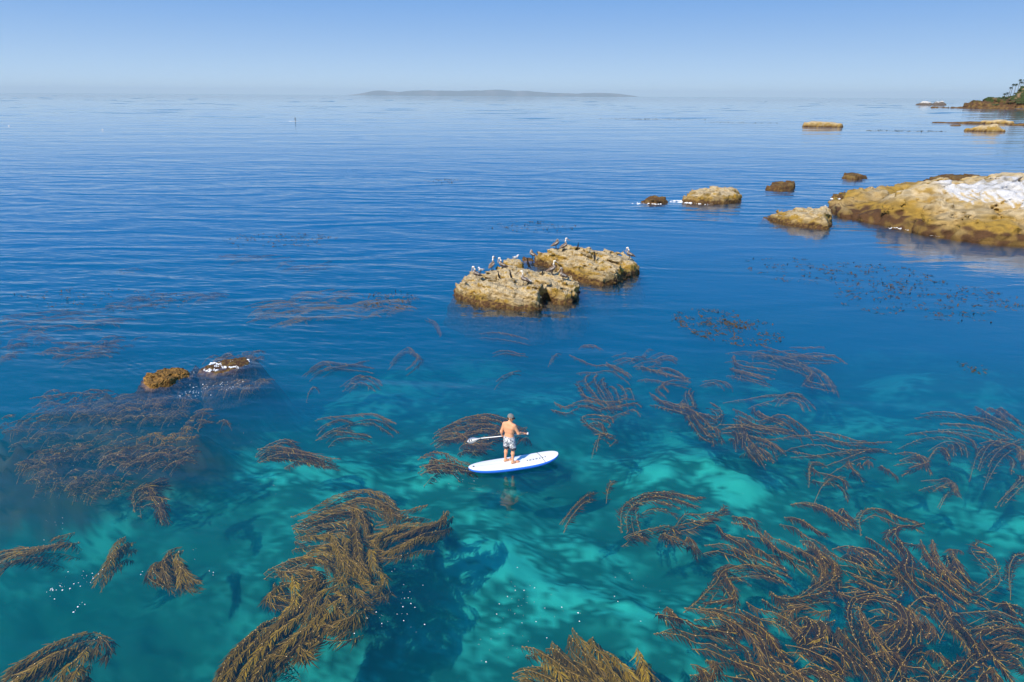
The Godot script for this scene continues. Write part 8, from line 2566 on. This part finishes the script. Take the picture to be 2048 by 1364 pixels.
# ------------------------------------------------------------------ the scene
func _ready() -> void:
	rng.seed = 7
	noise_a.seed = 1
	noise_a.noise_type = FastNoiseLite.TYPE_SIMPLEX_SMOOTH
	noise_a.frequency = 1.0
	noise_a.fractal_type = FastNoiseLite.FRACTAL_NONE
	noise_b.seed = 2
	noise_b.noise_type = FastNoiseLite.TYPE_SIMPLEX_SMOOTH
	noise_b.frequency = 0.5
	noise_b.fractal_octaves = 3
	noise_c.seed = 3
	noise_c.noise_type = FastNoiseLite.TYPE_CELLULAR
	noise_c.cellular_return_type = FastNoiseLite.RETURN_CELL_VALUE
	noise_c.frequency = 1.0
	noise_c.fractal_type = FastNoiseLite.FRACTAL_NONE
	var cam := Camera3D.new()
	cam.name = "drone_camera"
	add_child(cam)
	cam.position = Vector3(0, 11.4, 0)
	cam.rotation_degrees = Vector3(-19.74, 0, 0.34)
	cam.fov = 2.0 * rad_to_deg(atan(682.0 / 1365.0))
	cam.near = 0.1
	cam.far = 200000.0
	var around := WorldEnvironment.new()
	around.name = "environment"
	add_child(around)
	var e := Environment.new()
	around.environment = e
	e.background_mode = Environment.BG_SKY
	e.sky = Sky.new()
	var s := ProceduralSkyMaterial.new()
	s.sky_top_color = lin(0.032, 0.225, 0.66)
	s.sky_horizon_color = lin(0.53, 0.71, 0.85)
	s.sky_curve = 0.062
	s.ground_horizon_color = lin(0.53, 0.71, 0.85)
	s.ground_bottom_color = lin(0.05, 0.16, 0.25)
	e.sky.sky_material = s
	e.tonemap_mode = Environment.TONE_MAPPER_LINEAR
	e.tonemap_exposure = 1.15
	e.sdfgi_enabled = true
	e.ssao_enabled = true
	e.ssil_enabled = true
	e.fog_enabled = true
	e.fog_density = 0.000012
	e.fog_light_color = Color(0.90, 0.97, 1.0)
	e.volumetric_fog_enabled = true
	e.volumetric_fog_density = 0.0
	var sun := DirectionalLight3D.new()
	sun.name = "sun"
	add_child(sun)
	sun.light_energy = 1.6
	sun.light_angular_distance = 0.5
	sun.light_color = Color(1.0, 0.955, 0.87)
	sun.shadow_enabled = true
	sun.look_at_from_position(Vector3(-0.63, 1.0, 0.78), Vector3.ZERO)
	mat("foam", lin(0.82, 0.84, 0.85), 0.7, 0.3)

	build_sea()
	build_seabed()
	build_rocks()
	build_island()
	build_headland_plants()
	build_kelp()
	build_sprigs()
	build_paddleboard()
	build_man()
	build_birds()
	build_far_paddler()
	for k in FOAM: foam(k[0], k[1], k[2], "foam on the water")
